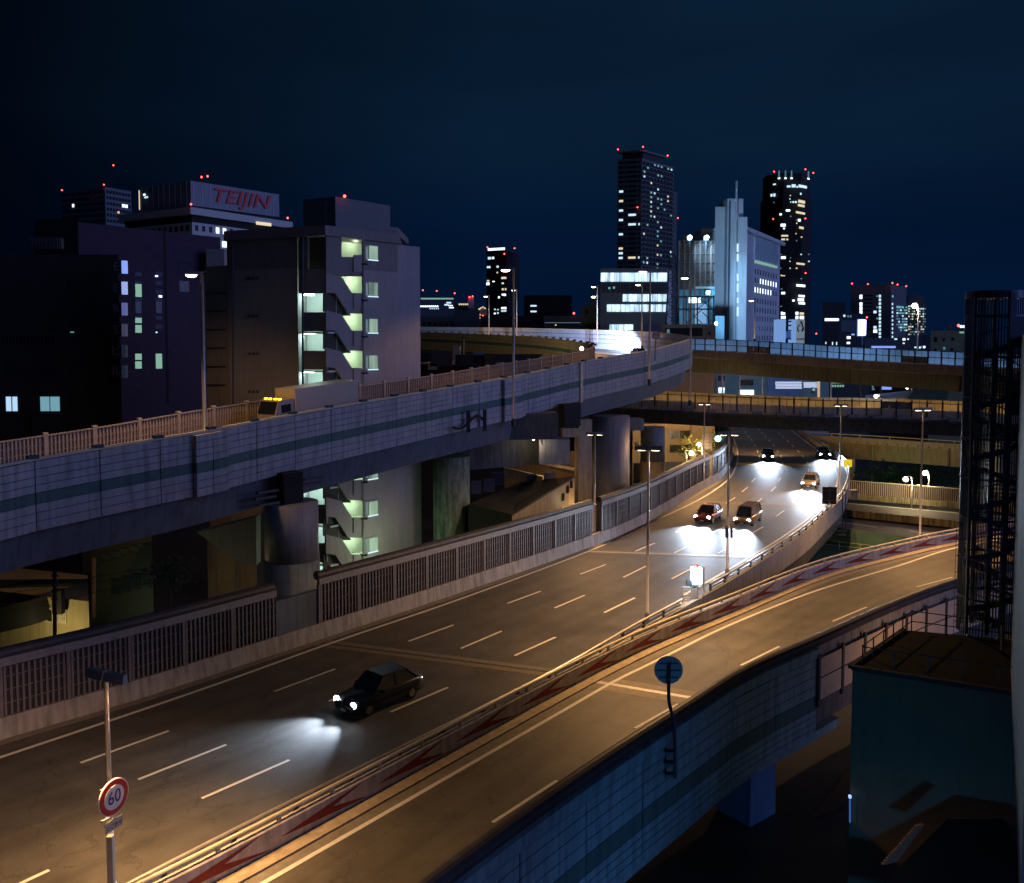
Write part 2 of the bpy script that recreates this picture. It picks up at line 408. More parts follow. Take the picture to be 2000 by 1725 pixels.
# ============================================================ main road
LK = path_px([(-700, 1650), (-300, 1540), (0, 1445), (250, 1372), (500, 1290), (637, 1245), (900, 1157), (1130, 1077), (1250, 1027), (1362, 962), (1408, 935), (1423, 912), (1432, 888), (1428, 864), (1419, 846), (1402, 829), (1370, 812)], ZR, 1.5, 3)
RB = path_px([(-250, 1980), (250, 1725), (500, 1597), (1060, 1320), (1237, 1220), (1322, 1175), (1430, 1115), (1521, 1060), (1576, 1023), (1614, 988), (1642, 962), (1654, 938), (1658, 916), (1652, 897), (1637, 884), (1619, 873), (1595, 857), (1575, 843), (1545, 822)], 9.15, 1.5, 3)
RBb = [p + Vector((0, 0, ZR - 9.15)) for p in RB]
mb = strip(MB(), LK, RBb)
road = road_uv(mb.build('road', ASPH, kind='structure'), LK, RBb)
def line_strip(name, path, wd, z=.012, m=PAINT):
    mb = MB(); N = normals(path)
    for i in range(len(path) - 1):
        a, b = path[i], path[i + 1]; up = Vector((0, 0, z))
        mb.quad(a - N[i] * wd / 2 + up, a + N[i] * wd / 2 + up, b + N[i + 1] * wd / 2 + up, b - N[i + 1] * wd / 2 + up)
    return mb.build(name, m, road)
line_strip('edge_line', path_px([(-700, 1706), (-300, 1577), (0, 1480), (400, 1345), (645, 1257), (900, 1170), (1155, 1075), (1250, 1030), (1362, 978), (1419, 940), (1437, 913), (1441, 890), (1436, 866), (1427, 850), (1413, 832)], ZR, 1.5, 2), .22)
line_strip('edge_line', path_px([(1520, 824), (1544, 839.5), (1578, 866), (1593, 876), (1613.7, 891.4), (1625.6, 905), (1633, 920), (1636, 934), (1633, 951), (1618, 975), (1590, 1004), (1530, 1048), (1440, 1103), (1335, 1163)], ZR, 1.5, 2), .22)
D1 = [(157.5, 1490.5, 330, 1428), (536, 1351, 655, 1307), (798, 1253, 886, 1221), (991, 1179, 1056, 1155), (1133, 1122, 1183, 1103), (1241, 1077, 1279, 1061), (1320, 1040, 1347, 1026), (1374, 1009, 1396, 997), (1418, 983, 1436, 972), (1449, 961, 1460.7, 951.8), (1468, 941.6, 1476, 933.6), (1479, 924.6, 1482, 917.8), (1483, 908, 1483, 903), (1483, 896, 1482.8, 890), (1480, 884, 1479, 879), (1475.7, 872.7, 1473, 868), (1469, 862, 1467, 858), (1464, 854.5, 1461, 850.6), (1457, 846, 1455, 843), (1453, 838, 1451, 835)]
D2 = [(270, 1523, 442, 1455), (642, 1370, 760, 1320), (900, 1267, 980, 1233), (1083, 1188, 1142, 1163), (1217.5, 1128, 1262, 1106), (1317, 1080, 1351, 1064), (1391, 1041, 1416, 1029), (1437, 1012, 1457, 1000), (1475, 984, 1488, 974), (1505.8, 960, 1515, 951), (1520.5, 941, 1525, 933), (1527.5, 924, 1528.7, 917), (1528.5, 909, 1528.5, 902.5), (1526, 896, 1525, 890), (1520, 884, 1518, 879.5), (1512.5, 872.7, 1509, 868), (1504, 863, 1501, 858.8), (1496, 855, 1493, 851), (1490, 847.5, 1487, 844), (1484, 840, 1481, 836)]
D3 = [(-90, 1787, 96, 1700), (394, 1560, 565, 1485), (763, 1391, 875, 1343), (1005, 1281, 1085, 1245), (1180, 1197, 1240, 1168), (1312, 1131, 1350, 1111), (1402, 1081, 1432, 1066), (1470, 1041, 1491, 1029), (1516, 1008.7, 1532, 997), (1546.5, 982, 1557, 972), (1565, 958.6, 1571, 950), (1576, 940, 1578.5, 933), (1579, 922, 1579, 915), (1577, 908, 1576, 901.6), (1570, 894, 1567, 890), (1561, 883.7, 1557, 879.5), (1550, 873, 1546, 868.5), (1540.6, 864.5, 1537, 860), (1531, 855, 1527, 851.5), (1523.6, 849, 1520, 845)]
def dash(a, b, wd=.16, z=ZR, parent=road):
    p, q = W(*a, z), W(*b, z); t = (q - p).normalized(); n = Vector((t.y, -t.x, 0)) * wd / 2; up = Vector((0, 0, .013))
    MB().quad(p - n + up, p + n + up, q + n + up, q - n + up).build('lane_dash', PAINT, parent)
for DD in (D1, D2, D3):
    for a, b, c, d in DD: dash((a, b), (c, d))
# expansion joints and the yellow light streak painted as a band
def band(a, b, wd, m, name, dz=.006, z=ZR, parent=road):
    p, q = W(*a, z), W(*b, z); t = (q - p).normalized(); n = Vector((t.y, -t.x, 0)) * wd / 2; up = Vector((0, 0, dz))
    MB().quad(p - n + up, p + n + up, q + n + up, q - n + up).build(name, m, parent)
JB = mat('joint_concrete', (.16, .14, .115), .7, var=.2, scale=3)
JS = mat('joint_steel', (.45, .44, .42), .45, .5, .2, 8)
band((600, 1252), (1092, 1316), 1.1, JB, 'expansion_joint'); band((606, 1253), (1088, 1315), .22, SEAM, 'joint_gap', .010)
band((1120, 1076), (1482, 1088), 1.2, JB, 'expansion_joint'); band((1122, 1076.5), (1480, 1088), .3, JS, 'joint_gap', .010)
band((1345, 980), (1606, 988), 1.4, JB, 'expansion_joint'); band((1437, 857), (1560, 857), 2.2, JB, 'expansion_joint')
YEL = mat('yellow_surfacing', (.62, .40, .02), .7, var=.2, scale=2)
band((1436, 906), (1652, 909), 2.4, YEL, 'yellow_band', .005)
GUT = mat('gutter_concrete', (.20, .185, .16), .85, var=.25, scale=2.5)

# ------------------------------------------------------------ main road left barrier: sound wall
def sec_box(o0, o1, z0, z1): return [(o0, z0), (o1, z0), (o1, z1), (o0, z1)]
def clip(path, pa, pb):   # part of a path between two world points
    i, j = nearest(path, pa), nearest(path, pb); i, j = min(i, j), max(i, j); return path[i:j + 1]
wall = thing('sound_barrier', 'long dark slatted sound barrier on a concrete base along the far side of the highway', 'sound barrier', LK[30])
MB().sweep(LK, [(0, -1.3), (.05, 0), (-.06, .93), (-.42, .93), (-.42, -1.3)]).build('concrete_base', CONC, wall)
MB().sweep(off(LK, .45, .004), [(-.5, 0), (.12, 0), (.12, .008), (-.5, .008)], cap=False).build('gutter', GUT, wall)
gaps = [(W(556, 1272, ZR), W(637, 1245, ZR)), (W(1156, 1066, ZR), W(1178, 1057, ZR))]
ia = nearest(LK, gaps[0][0]); ib = nearest(LK, gaps[0][1]); ic = nearest(LK, gaps[1][0]); id_ = nearest(LK, gaps[1][1])
segs = [(0, ia), (ib, ic), (id_, nearest(LK, W(1384, 949, ZR))), (nearest(LK, W(1388, 947, ZR)) + 1, len(LK) - 1)]
SLAT = mat('barrier_slats', (.13, .115, .12), .55, var=.12, scale=2); SBACK = mat('barrier_backing', (.022, .022, .027), .8, var=.2)
for (i, j) in segs:
    P = LK[i:j + 1]
    if len(P) < 3: continue
    MB().sweep(P, sec_box(-.30, -.08, 3.20, 3.58)).build('cap_rail', mat('barrier_cap', (.20, .19, .20), .6, var=.12, dirt=.2), wall)
    MB().tube([p + n * -.42 + Vector((0, 0, 3.72)) for p, n in zip(P, normals(P))], .26, 12).build('top_pipe', PIPE, wall)
    Q = resample(P, 2.95); 
    for a, b in zip(Q, Q[1:]):
        t = (b - a).normalized(); n = Vector((t.y, -t.x, 0)); Lp = (b - a).length
        if b.y > 175: 
            continue
        mb = MB(); mb.k = 1
        mb.beam(a - n * .24 + Vector((0, 0, 2.06)), b - n * .24 + Vector((0, 0, 2.06)), .04, 2.24); mb.k = 0
        far = a.y > 95
        ns = 6 if far else 11
        for k in range(ns):
            p = a + t * (Lp * (k + .75) / (ns + .5)) - n * .17
            mb.box(p + Vector((0, 0, 2.05)), (.10, .06, 2.2), math.atan2(t.y, t.x))
        for h in (1.5, 2.1, 2.7): mb.beam(a - n * .19 + Vector((0, 0, h)), b - n * .19 + Vector((0, 0, h)), .03, .045)
        mb.build('slat_panel', [SLAT, SBACK], wall)
        MB().box(a - n * .17 + Vector((0, 0, 2.1)), (.16, .18, 2.3), math.atan2(t.y, t.x)).build('post', SLAT, wall)
# solid infill where the pier stands and the little recess behind the second lamp
P = LK[ia:ib + 1]; MB().sweep(P, sec_box(-.34, -.18, .93, 2.9)).build('infill_panel', mat('infill_paint', (.09, .11, .14), .6, var=.15, dirt=.3), wall)
P = LK[ic:id_ + 1]
if len(P) > 1:
    MB().sweep(off(P, -.5), sec_box(-.3, -.18, .9, 3.3)).build('infill_panel', RAILY, wall)

# ------------------------------------------------------------ main road right barrier
RBd = RBb
rb = thing('highway_parapet', 'pale concrete parapet with two steel rails along the near side of the wide highway', 'parapet', RBd[40])
i_s, i_e = nearest(RB, W(1322, 1175, 9.15)), nearest(RB, W(1385, 1140, 9.15))
MB().sweep(RBd, [(.12, -1.3), (.16, .62), (-.14, .62), (-.18, 0), (-.18, -1.3)]).build('concrete_wall', CONCL, rb)
for seg in (RBd[:i_s + 1], RBd[i_e:]):
    MB().tube([p + Vector((0, 0, 1.10)) for p in seg], .075, 8).build('top_rail', STEEL, rb)
    MB().tube([p + Vector((0, 0, .84)) for p in seg], .055, 8).build('lower_rail', STEEL, rb)
    Q = resample(seg, 2.6)
    for k, a in enumerate(Q[:-1]):
        t = (Q[k + 1] - a).normalized()
        if a.y > 20 and a.y < 170: MB().box(a + Vector((0, 0, .86)), (.16, .12, .52), math.atan2(t.y, t.x)).build('rail_post', STEELD, rb)
# girder below the main deck
seg = RBd[nearest(RB, W(1000, 1349, 9.15)):]
vd = thing('highway_viaduct', 'dark box girder carrying the wide multi-lane highway', 'viaduct', (0, 60, 5))
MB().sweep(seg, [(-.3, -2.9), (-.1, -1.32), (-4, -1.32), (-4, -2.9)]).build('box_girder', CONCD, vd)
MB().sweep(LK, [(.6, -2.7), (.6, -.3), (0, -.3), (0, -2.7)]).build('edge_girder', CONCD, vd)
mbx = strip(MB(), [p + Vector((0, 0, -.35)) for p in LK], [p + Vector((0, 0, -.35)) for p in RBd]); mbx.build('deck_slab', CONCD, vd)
for (u, v) in ((1500, 1130), (1600, 1085)):
    p = W(u, v, 5); p = RBd[nearest(RBd, p)] + normals(RBd)[nearest(RBd, p)] * -4
    MB().lathe((p.x, p.y, 0), [(1.1, 0), (1.1, 5.1)], 20).build('column', CONCD, vd)

# ============================================================ ramp A (near right)
BA = path_px([(-260, 2085), (0, 1948), (425, 1725), (760, 1540), (1100, 1352), (1260, 1270), (1420, 1202), (1600, 1127), (1750, 1087), (1885, 1057), (2100, 1024), (2400, 990)], ZR, 1.5, 3)
PA = path_px([(0, 2330), (400, 2030), (600, 1885), (820, 1728), (1000, 1596), (1200, 1459), (1347, 1367), (1448, 1303), (1581, 1246), (1750, 1172), (1885, 1125), (2080, 1075), (2400, 1022)], 9.5, 1.5, 3)
PAd = [p + Vector((0, 0, ZR - 9.5)) for p in PA]
ra = road_uv(strip(MB(), BA, [p + Vector((0, 0, .0)) for p in PAd]).build('ramp_road', ASPH2, kind='structure'), BA, PAd)
mb = MB(); e = path_px([(150, 1930), (515, 1725), (1175, 1345), (1197, 1332), (1310, 1277), (1400, 1232), (1500, 1190), (1600, 1152), (1750, 1107), (1885, 1066), (2100, 1033), (2400, 996)], ZR, 1.5, 3)
N = normals(e)
for i in range(len(e) - 1):
    a, b = e[i], e[i + 1]; up = Vector((0, 0, .012))
    mb.quad(a - N[i] * .1 + up, a + N[i] * .1 + up, b + N[i + 1] * .1 + up, b - N[i + 1] * .1 + up)
mb.build('edge_line', PAINT, ra)
for a in ((962, 1607, 1088, 1525), (1240, 1423, 1325, 1375), (1447, 1300, 1522, 1263), (1626, 1214, 1693, 1186), (1790, 1147, 1860, 1128), (560, 1872, 760, 1737)):
    dash(a[:2], a[2:], .15, ZR, ra)
band((1150, 1330), (1370, 1367), 1.7, mat('joint_pale', (.26, .23, .19), .7, var=.2, scale=3), 'expansion_joint', .006, ZR, ra); band((1165, 1332), (1350, 1363), .3, JS, 'joint_gap', .010, ZR, ra)
# kerb strip beside the wall
KERB = mat('kerb_concrete', (.40, .33, .24), .85, var=.22, scale=2.5, dirt=.2)
MB().sweep(BA, [(.02, -.1), (.62, -.1), (.60, .07), (.05, .10)]).build('kerb_strip', KERB, ra)
MB().sweep(off(BA, .72), [(-.08, 0), (.42, 0), (.42, .008), (-.08, .008)]).build('gutter_strip', GUT, ra)
# wall with red arrows
wa = thing('arrow_parapet', 'low pale wall with red chevron arrows and a buff rail, between highway and near ramp', 'parapet', BA[40])
WHT = mat('white_wall_paint', (.60, .55, .52), .7, var=.18, scale=2, dirt=.3)
MB().sweep(BA, [(0, -1.0), (0, .86), (-.03, .90), (-.26, .90), (-.30, -1.0)]).build('wall', WHT, wa)
TR = off(BA, -.16, 1.16)
MB().tube(TR, .07, 8).build('top_rail', RAILY, wa)
Q = resample(off(BA, -.14, .9), 2.4)
for k, a in enumerate(Q[:-1]):
    t = (Q[k + 1] - a).normalized()
    if 20 < a.y < 110: MB().box(a + Vector((0, 0, .13)), (.14, .1, .26), math.atan2(t.y, t.x)).build('rail_post', RAILY, wa)
# chevrons follow the wall face
dist = [0]
for a, b in zip(BA, BA[1:]): dist.append(dist[-1] + (b - a).length)
def along(s, o, h):
    s = max(0, min(dist[-1] - .01, s)); j = 0
    while dist[j + 1] < s: j += 1
    t = (s - dist[j]) / (dist[j + 1] - dist[j]); p = BA[j].lerp(BA[j + 1], t); d = (BA[j + 1] - BA[j]).normalized()
    return p + Vector((d.y, -d.x, 0)) * o + Vector((0, 0, h))
s0 = dist[nearest(BA, W(1110, 1346, ZR))]
for k in range(-8, 16):
    s = s0 + k * 4.55
    if s < 1 or s > dist[-1] - 5: continue
    mb = MB(); nseg = 6
    def edge(a, b, c, d):   # two sloped edges as quads in segments
        for q in range(nseg):
            t0, t1 = q / nseg, (q + 1) / nseg
            f = lambda A, B, t: along(s + A[0] + (B[0] - A[0]) * t, .008, A[1] + (B[1] - A[1]) * t)
            mb.quad(f(a, b, t0), f(a, b, t1), f(c, d, t1), f(c, d, t0))
    edge((0, .42), (3.9, .86), (.02, .41), (2.3, .50))
    edge((.02, .41), (2.3, .50), (0, .40), (4.15, .15))
    mb.build('red_arrow', RED, wa)
# right-hand outer barrier of ramp A
oa = thing('ramp_barrier', 'tall blue-grey panelled barrier with green stripe and dark rounded top along the near ramp', 'sound barrier', PA[40])
MB().tube([p + Vector((0, 0, -.30)) for p in PA], .31, 14).build('top_pipe', PIPE, oa)
MB().sweep(PAd, sec_box(-.16, .12, -.6, 1.1)).build('concrete_wall', CONC, oa)
jx = nearest(PA, W(1581, 1246, 9.5))
MB().sweep(PA[:jx + 1], [(.14, -1.15), (.30, -1.15), (.34, -.62), (.14, -.55)]).build('upper_skirt', PANELB, oa)
UP = [p.copy() for p in PA]
def panel_wall(parent, path, rows, step, posts=True, m=PANEL, seam=SEAM, o0=.16, o1=.24, name='panel', stripe=None, lim=(0, 400)):
    """rows: list of (z0, z1, material) relative to the path; one part per bay"""
    Q = resample(path, step); N = normals(Q)
    for k in range(len(Q) - 1):
        a, b = Q[k], Q[k + 1]
        if not (lim[0] < a.y < lim[1]): continue
        mats = []; mb = MB(); t = (b - a).normalized() * .03
        for (z0, z1, mm_) in rows:
            if mm_ not in mats: mats.append(mm_)
            mb.k = mats.index(mm_); g_ = .018; tz = Vector((0, 0, 0))
            A, B = a + t, b - t; na, nb = N[k], N[k + 1]
            P = [A + na * o0, A + na * o1, B + nb * o1, B + nb * o0]
            mb.hexa([p + Vector((0, 0, z0 + g_)) for p in P] + [p + Vector((0, 0, z1 - g_)) for p in P])
        mb.build(name, mats, parent)
rowsA = [(-1.62, -1.2, PANELB), (-2.15, -1.62, PANELB), (-2.7, -2.15, PANELB), (-3.25, -2.7, PANELB), (-4.0, -3.25, STRIPE), (-4.35, -4.0, PANELB), (-4.7, -4.35, PANELB), (-5.05, -4.7, PANELB), (-5.42, -5.05, PANELB)]
panel_wall(oa, PA[:jx + 1], rowsA, 4.0)
MB().sweep(PA[:jx + 1], sec_box(-.3, .15, -5.4, -1.5)).build('seam_backing', SEAM, oa)
MB().sweep(PA[jx:], sec_box(-.3, .12, -3.6, -2.1)).build('backing_girder', GIRD, oa)
MB().sweep(PA[:jx + 3], [(-1.0, -5.9), (.05, -5.9), (.05, -5.42), (-1.0, -5.42)]).build('girder_flange', PANELB, oa)
# buff translucent panels and dark posts beyond
OPAL = mat('opal_panel', (.62, .50, .38), .45, var=.12, scale=.7)
Q = resample(PA[jx:], 2.65); N = normals(Q)
for k in range(min(len(Q) - 1, 14)):
    a, b = Q[k], Q[k + 1]; t = (b - a).normalized() * .16
    for (z0, z1) in ((-2.25, -1.2), (-3.5, -2.33)):
        MB().hexa([p + Vector((0, 0, z)) for z in (z0, z1) for p in (a + t + N[k] * .3, a + t + N[k] * .35, b - t + N[k + 1] * .35, b - t + N[k + 1] * .3)]).build('opal_panel', OPAL, oa)
    MB().box(a + N[k] * .32 + Vector((0, 0, -2.4)), (.22, .16, 2.9), math.atan2(t.y, t.x)).build('post', STEELD, oa)
va = thing('ramp_viaduct', 'dark girder deck under the near ramp on a blue-lit pier', 'viaduct', (20, 50, 4))
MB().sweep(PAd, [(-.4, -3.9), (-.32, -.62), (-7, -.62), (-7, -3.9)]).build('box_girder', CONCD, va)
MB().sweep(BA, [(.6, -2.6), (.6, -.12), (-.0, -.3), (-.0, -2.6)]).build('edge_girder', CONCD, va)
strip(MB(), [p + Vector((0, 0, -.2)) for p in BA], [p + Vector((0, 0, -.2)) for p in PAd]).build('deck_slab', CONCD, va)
BLUEP = mat('blue_pier_paint', (.10, .22, .42), .6, var=.12, scale=.8, dirt=.2)  # blue light on the pier put into its colour
p = WD(1400, 1600, 41)
MB().box((p.x - 2.2, p.y + 2.5, 3.0), (5.5, 1.8, 2.4), R(38)).build('crossbeam', BLUEP, va)
p = WD(1180, 1700, 34)
MB().box((p.x - 1.6, p.y + 3, 1.2), (2.8, 2.4, 6.0), R(38)).build('column', BLUEP, va)
MB().box((p.x + 9, p.y + 12, 1.2), (2.2, 2.2, 6.0), R(38)).build('column', BLUEP, va)
for (u, v, m_) in ((1581, 1350, 0), (1614, 1229, 0)):
    pass
# ============================================================ ramp B (upper left, climbing and looping away)
OB = path_pd([(-700, 1030, 32), (-400, 985, 38), (0, 907, 47.6), (87, 891, 49.5), (250, 864, 52.8), (400, 840, 56.3), (575, 807, 63), (762, 775, 71.2), (880, 755, 77.5), (1012, 732, 84.5), (1137, 706, 94), (1270, 683, 108), (1325, 669, 117), (1349, 661, 127), (1338, 655, 137), (1290, 650, 147), (1220, 646, 158), (1140, 643.5, 170), (1060, 641.5, 182), (970, 640, 196), (866, 639, 211), (720, 638, 230), (500, 637, 255)], 1.5, 3)
DZ = [(32, -1.9), (84, -1.9), (94, -2.3), (110, -2.6), (127, -3.2), (147, -4.1), (170, -3.9), (211, -3.7), (260, -3.6)]
def interp(T, x):
    for (a, b), (c, d) in zip(T, T[1:]):
        if x <= c: return b + (d - b) * max(0, (x - a)) / (c - a)
    return T[-1][1]
OBd = [p + Vector((0, 0, interp(DZ, p.y))) for p in OB]          # outer edge of the deck
WB = 8.0
WBT = [(32, 8.0), (85, 8.0), (112, 11.5), (127, 14.5), (147, 14.5), (170, 12), (211, 10), (260, 10)]
def inner(path, extra=0): return smoothed([p + n * -(interp(WBT, p.y) + extra) for p, n in zip(path, normals(path))], 10)
IBd = inner(OBd)
for p in IBd: p.z -= .02
rampB = strip(MB(), IBd, OBd).build('ramp_road', ASPH2, kind='structure')
for o_ in (-.9, -WB + 1.1):
    P = off(OBd, o_, .015); N = normals(P); mb = MB()
    for i in range(len(P) - 1): mb.quad(P[i] - N[i] * .08, P[i] + N[i] * .08, P[i + 1] + N[i + 1] * .08, P[i + 1] - N[i + 1] * .08)
    mb.build('edge_line', PAINT, rampB)
ob = thing('ramp_outer_barrier', 'tall violet-grey panelled barrier with green stripe on the outside of the climbing ramp', 'sound barrier', OB[30])
# concrete lip, inner face and bright rail on top
def vsweep(path, bot, top, o0, o1):   # wall between two z-profiles
    mb = MB(); N = normals(path); r = []
    for p, n in zip(path, N):
        r.append(len(mb.v)); b, t = bot(p), top(p)
        for o_, z in ((o0, b), (o1, b), (o1, t), (o0, t)): mb.v.append((p.x + n.x * o_, p.y + n.y * o_, z))
    for a, b in zip(r, r[1:]):
        for j in range(4): mb.f.append((a + j, a + (j + 1) % 4, b + (j + 1) % 4, b + j)); mb.m.append(0)
    return mb
jend = nearest(OB, WD(866, 639, 211))
MB().sweep(OB, sec_box(-.16, .10, -.16, 0)).build('top_rail', RAILY, ob)
INN = mat('ramp_inner_face', (.52, .56, .85), .55, var=.12, scale=.5, dirt=.2)  # headlight glare on the face put into its blue tint
j1 = nearest(OB, WD(1130, 708, 93.3)); j2 = nearest(OB, WD(1137, 706, 94.6))
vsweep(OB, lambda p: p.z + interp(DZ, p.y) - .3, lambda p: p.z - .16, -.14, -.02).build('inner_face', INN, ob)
MB().sweep(OB, sec_box(-.02, .14, -4.1, -.17)).build('seam_backing', SEAM, ob)
rowsB = [(-.62, -.17, PANEL), (-1.07, -.62, PANEL), (-1.52, -1.07, PANEL), (-1.97, -1.52, PANEL), (-2.6, -1.97, STRIPE), (-3.1, -2.6, PANEL), (-3.6, -3.1, PANEL), (-4.15, -3.6, PANEL)]
panel_wall(ob, OB[:jend], rowsB, 3.6, lim=(40, 136))
Q = resample(OB[:jend], 3.6)
for k, a in enumerate(Q[:-1]):
    if 44 < a.y < 100:
        t = (Q[k + 1] - a).normalized(); MB().box(a + Vector((0, 0, .06)), (.62, .34, .18), math.atan2(t.y, t.x)).build('bracket', STEELD, ob)
# horizontal rails on the far inner face
for h in (.9, 1.7, 2.5):
    far_ = [p for p in OB if p.y > 132]
    MB().sweep(off(far_, -.15, -h), sec_box(-.04, .02, -.03, .03)).build('face_rail', STEELD, ob)
# step post where the barrier height changes
p = WD(1133, 712, 93.6); MB().box((p.x, p.y - .35, p.z - 1.9), (.34, .5, 4.3), R(40)).build('step_post', RAILY, ob)
for (u0, u1) in ((366, 434), (972, 1012)):      # panel bays bulging round the lamp feet
    seg = [p for p in resample(OB, .3) if u0 < 1000 + FPX * p.x / p.y < u1 and p.y < 100]
    panel_wall(ob, seg, rowsB, (seg[-1] - seg[0]).length / 2.01, o0=.28, o1=.62, name='bay_panel', lim=(40, 100))
# girder
vb = thing('climbing_ramp_viaduct', 'dark painted plate girder under the climbing ramp', 'viaduct', OB[30])
MB().sweep(OB, [(-1.0, -6.3), (-.9, -6.3), (-.5, -4.1), (-.6, -3.6), (-1.0, -3.6)]).build('plate_girder', GIRD, vb)
MB().sweep(OB, [(-7.4, -6.2), (-1.0, -6.2), (-1.0, -4.0), (-7.4, -4.0)]).build('box_girder', GIRD, vb)
p = WD(1112, 810, 90); MB().box((p.x, p.y - .3, p.z), (3.0, .8, 2.4), R(52)).build('joint_box', BLACK, vb)
p = WD(565, 955, 61.5); MB().box((p.x, p.y + .1, p.z - .1), (1.6, 1.0, 2.6), R(50)).build('joint_box', BLACK, vb)
for (u, v, Y) in ((522, 960, 59.8), (518, 972, 59.8), (524, 984, 59.8), (612, 934, 63.0), (608, 945, 63.2), (1122, 821, 90), (1120, 829, 90)):
    p = WD(u, v, Y); MB().beam(p - Vector((.9, 1.1, 0)) * .6, p + Vector((.9, 1.1, 0)) * .6, .3, .16).build('bracket', STEELD, vb)
# cable loop hanging on the outside
ca = thing('hanging_cable', 'black cable looping out of the gap in the ramp panels', 'cable', WD(905, 830, 78))
pts = [WD(u, v, Y) for u, v, Y in ((885, 833, 77), (893, 836, 77.2), (905, 834, 77.8), (916, 824, 78.5), (925, 815, 79), (932, 811, 79.4), (940, 815, 80), (946, 822, 80.4))]
MB().tube([q - Vector((0, .5, 0)) for q in catmull(pts, 5)], .11, 6).build('cable', BLACK, ca)
for (u, v) in ((915, 822), (947, 820)):
    p = WD(u, v, 78 + (u - 905) * .05); MB().box(p - Vector((0, .45, 0)), (.34, .2, 2.0)).build('clamp', STEELD, ca)
# inner slatted fence
IBt = inner(OBd, -.15); IX = max(range(len(IBt)), key=lambda i: IBt[i].x / IBt[i].y)
inf = thing('ramp_inner_fence', 'buff slatted fence of vertical bars along the inner edge of the climbing ramp', 'fence', IBt[30])
NEAR = IBt[:IX + 2]; FAR = IBt[IX:]
FH = 2.05
Q = resample([p for p in NEAR if p.y > 42], 3.1); N = normals(Q)
for k in range(len(Q) - 1):
    a, b = Q[k], Q[k + 1]; t = b - a; Lp = t.length; t = t.normalized(); rz = math.atan2(t.y, t.x); mb = MB()
    mb.k = 1; mb.beam(a + Vector((0, 0, FH / 2)) - N[k] * .08, b + Vector((0, 0, FH / 2)) - N[k] * .08, .04, FH - .1); mb.k = 0
    for q in range(13):
        p = a + t * Lp * (q + .5) / 13; p.z = a.z + (b.z - a.z) * (q + .5) / 13; mb.box(p + Vector((0, 0, FH / 2)), (.09, .08, FH - .05), rz)
    for h in (.5, 1.0, 1.5): mb.beam(a + Vector((0, 0, h)) + N[k] * .05, b + Vector((0, 0, h)) + N[k] * .05, .03, .04)
    mb.build('slat_panel', [BEIGE, mat('slat_backing', (.30, .22, .16), .7)], inf)
    MB().box(a + Vector((0, 0, FH / 2 + .05)), (.24, .22, FH + .1), rz).build('post', BEIGE, inf)
    MB().box(a + Vector((0, 0, FH + .16)), (.30, .28, .12), rz).build('post_cap', RAILY, inf)
MB().sweep([p for p in NEAR if p.y > 42], sec_box(-.12, .12, FH - .02, FH + .06)).build('cap_rail', BEIGE, inf)
# far inner barrier: panels seen from outside
inb = thing('loop_inner_barrier', 'olive-buff panelled barrier with dark band on the inside of the ramp loop', 'sound barrier', FAR[10])
FT = [p + Vector((0, 0, FH + .35 * min(1, i / 10))) for i, p in enumerate(FAR)]
OLV = mat('olive_panel', (.36, .31, .22), .6, var=.14, scale=.7, dirt=.2)
MB().sweep(FT, sec_box(-.12, .10, -.2, .06)).build('cap_rail', OLV, inb)
MB().sweep(FT, sec_box(-.10, .12, -3.9, -.2)).build('seam_backing', SEAM, inb)
Qr = [(-.85, -.2), (-1.5, -.85), (-2.05, -1.5), (-2.6, -2.05), (-3.25, -2.6), (-3.9, -3.25)]
rowsC = [(a, b, STRIPE if i == 2 else OLV) for i, (a, b) in enumerate(Qr)]
panel_wall(inb, FT, rowsC, 4.0, o0=-.24, o1=-.10, lim=(95, 250))
Q = resample([p for p in FT if p.y < 215], 3.2)
for a in Q: MB().box(a + Vector((0, 0, .18)), (.5, .4, .3)).build('bracket', STEELD, inb)
# ------------------------------------------------------------ piers under ramp B
def pier(name, label, u, vtop, vbot, wpx, Y, m, prof=None, band_v=None, m2=None, ztop=None, n=32):
    t = thing(name, label, 'pier'); c = WD(u, vtop, Y); r = wpx / FPX * Y / 2; c.y += r
    zt = ztop or c.z; t.location = (c.x, c.y, 0)
    if band_v:
        zb = WD(u, band_v, Y).z
        smooth(MB().lathe((c.x, c.y, 0), [(r, zb), (r, zt)], n).build('shaft', m, t)); MB().lathe((c.x, c.y, 0), [(r + .06, 0), (r + .06, zb)], n).build('base_jacket', m2 or m, t)
    else: smooth(MB().lathe((c.x, c.y, 0), [(r, 0), (r, zt)], n).build('shaft', m, t))
    for p in t.children:
        for q in p.data.polygons: q.use_smooth = len(q.vertices) == 4
    return t, c, r
PIERM = mat('pier_paint', (.20, .23, .30), .55, var=.12, scale=.7, dirt=.25)
pier('round_pier', 'round grey pier with a wider base jacket under the ramp beside the stair building', 555, 990, 1190, 108, 60, PIERM, band_v=1104, m2=mat('pier_jacket', (.16, .22, .28), .6, var=.2, scale=1, dirt=.3))
MOSS = mat('mossy_concrete', (.20, .27, .20), .9, var=.55, scale=1.6, bump=.6, dirt=.5, stretch=(1, 1, .5))
t, c, r = pier('round_pier', 'stained greenish concrete pier with creeper marks, behind the round grey pier', 879, 895, 1060, 74, 84, MOSS)
MB().box((c.x + 4, c.y, 17.2), (13, 2.4, 2.6), R(8)).build('crosshead', CONCD, t)
t, c, r = pier('round_pier', 'big dark round pier in the middle, lit violet on its right side', 1198, 815, 960, 74, 98, PIERM)
t = thing('pier_slab', 'flat buff-lit concrete pier slab left of the big dark round pier', 'pier', WD(1141, 985, 97))
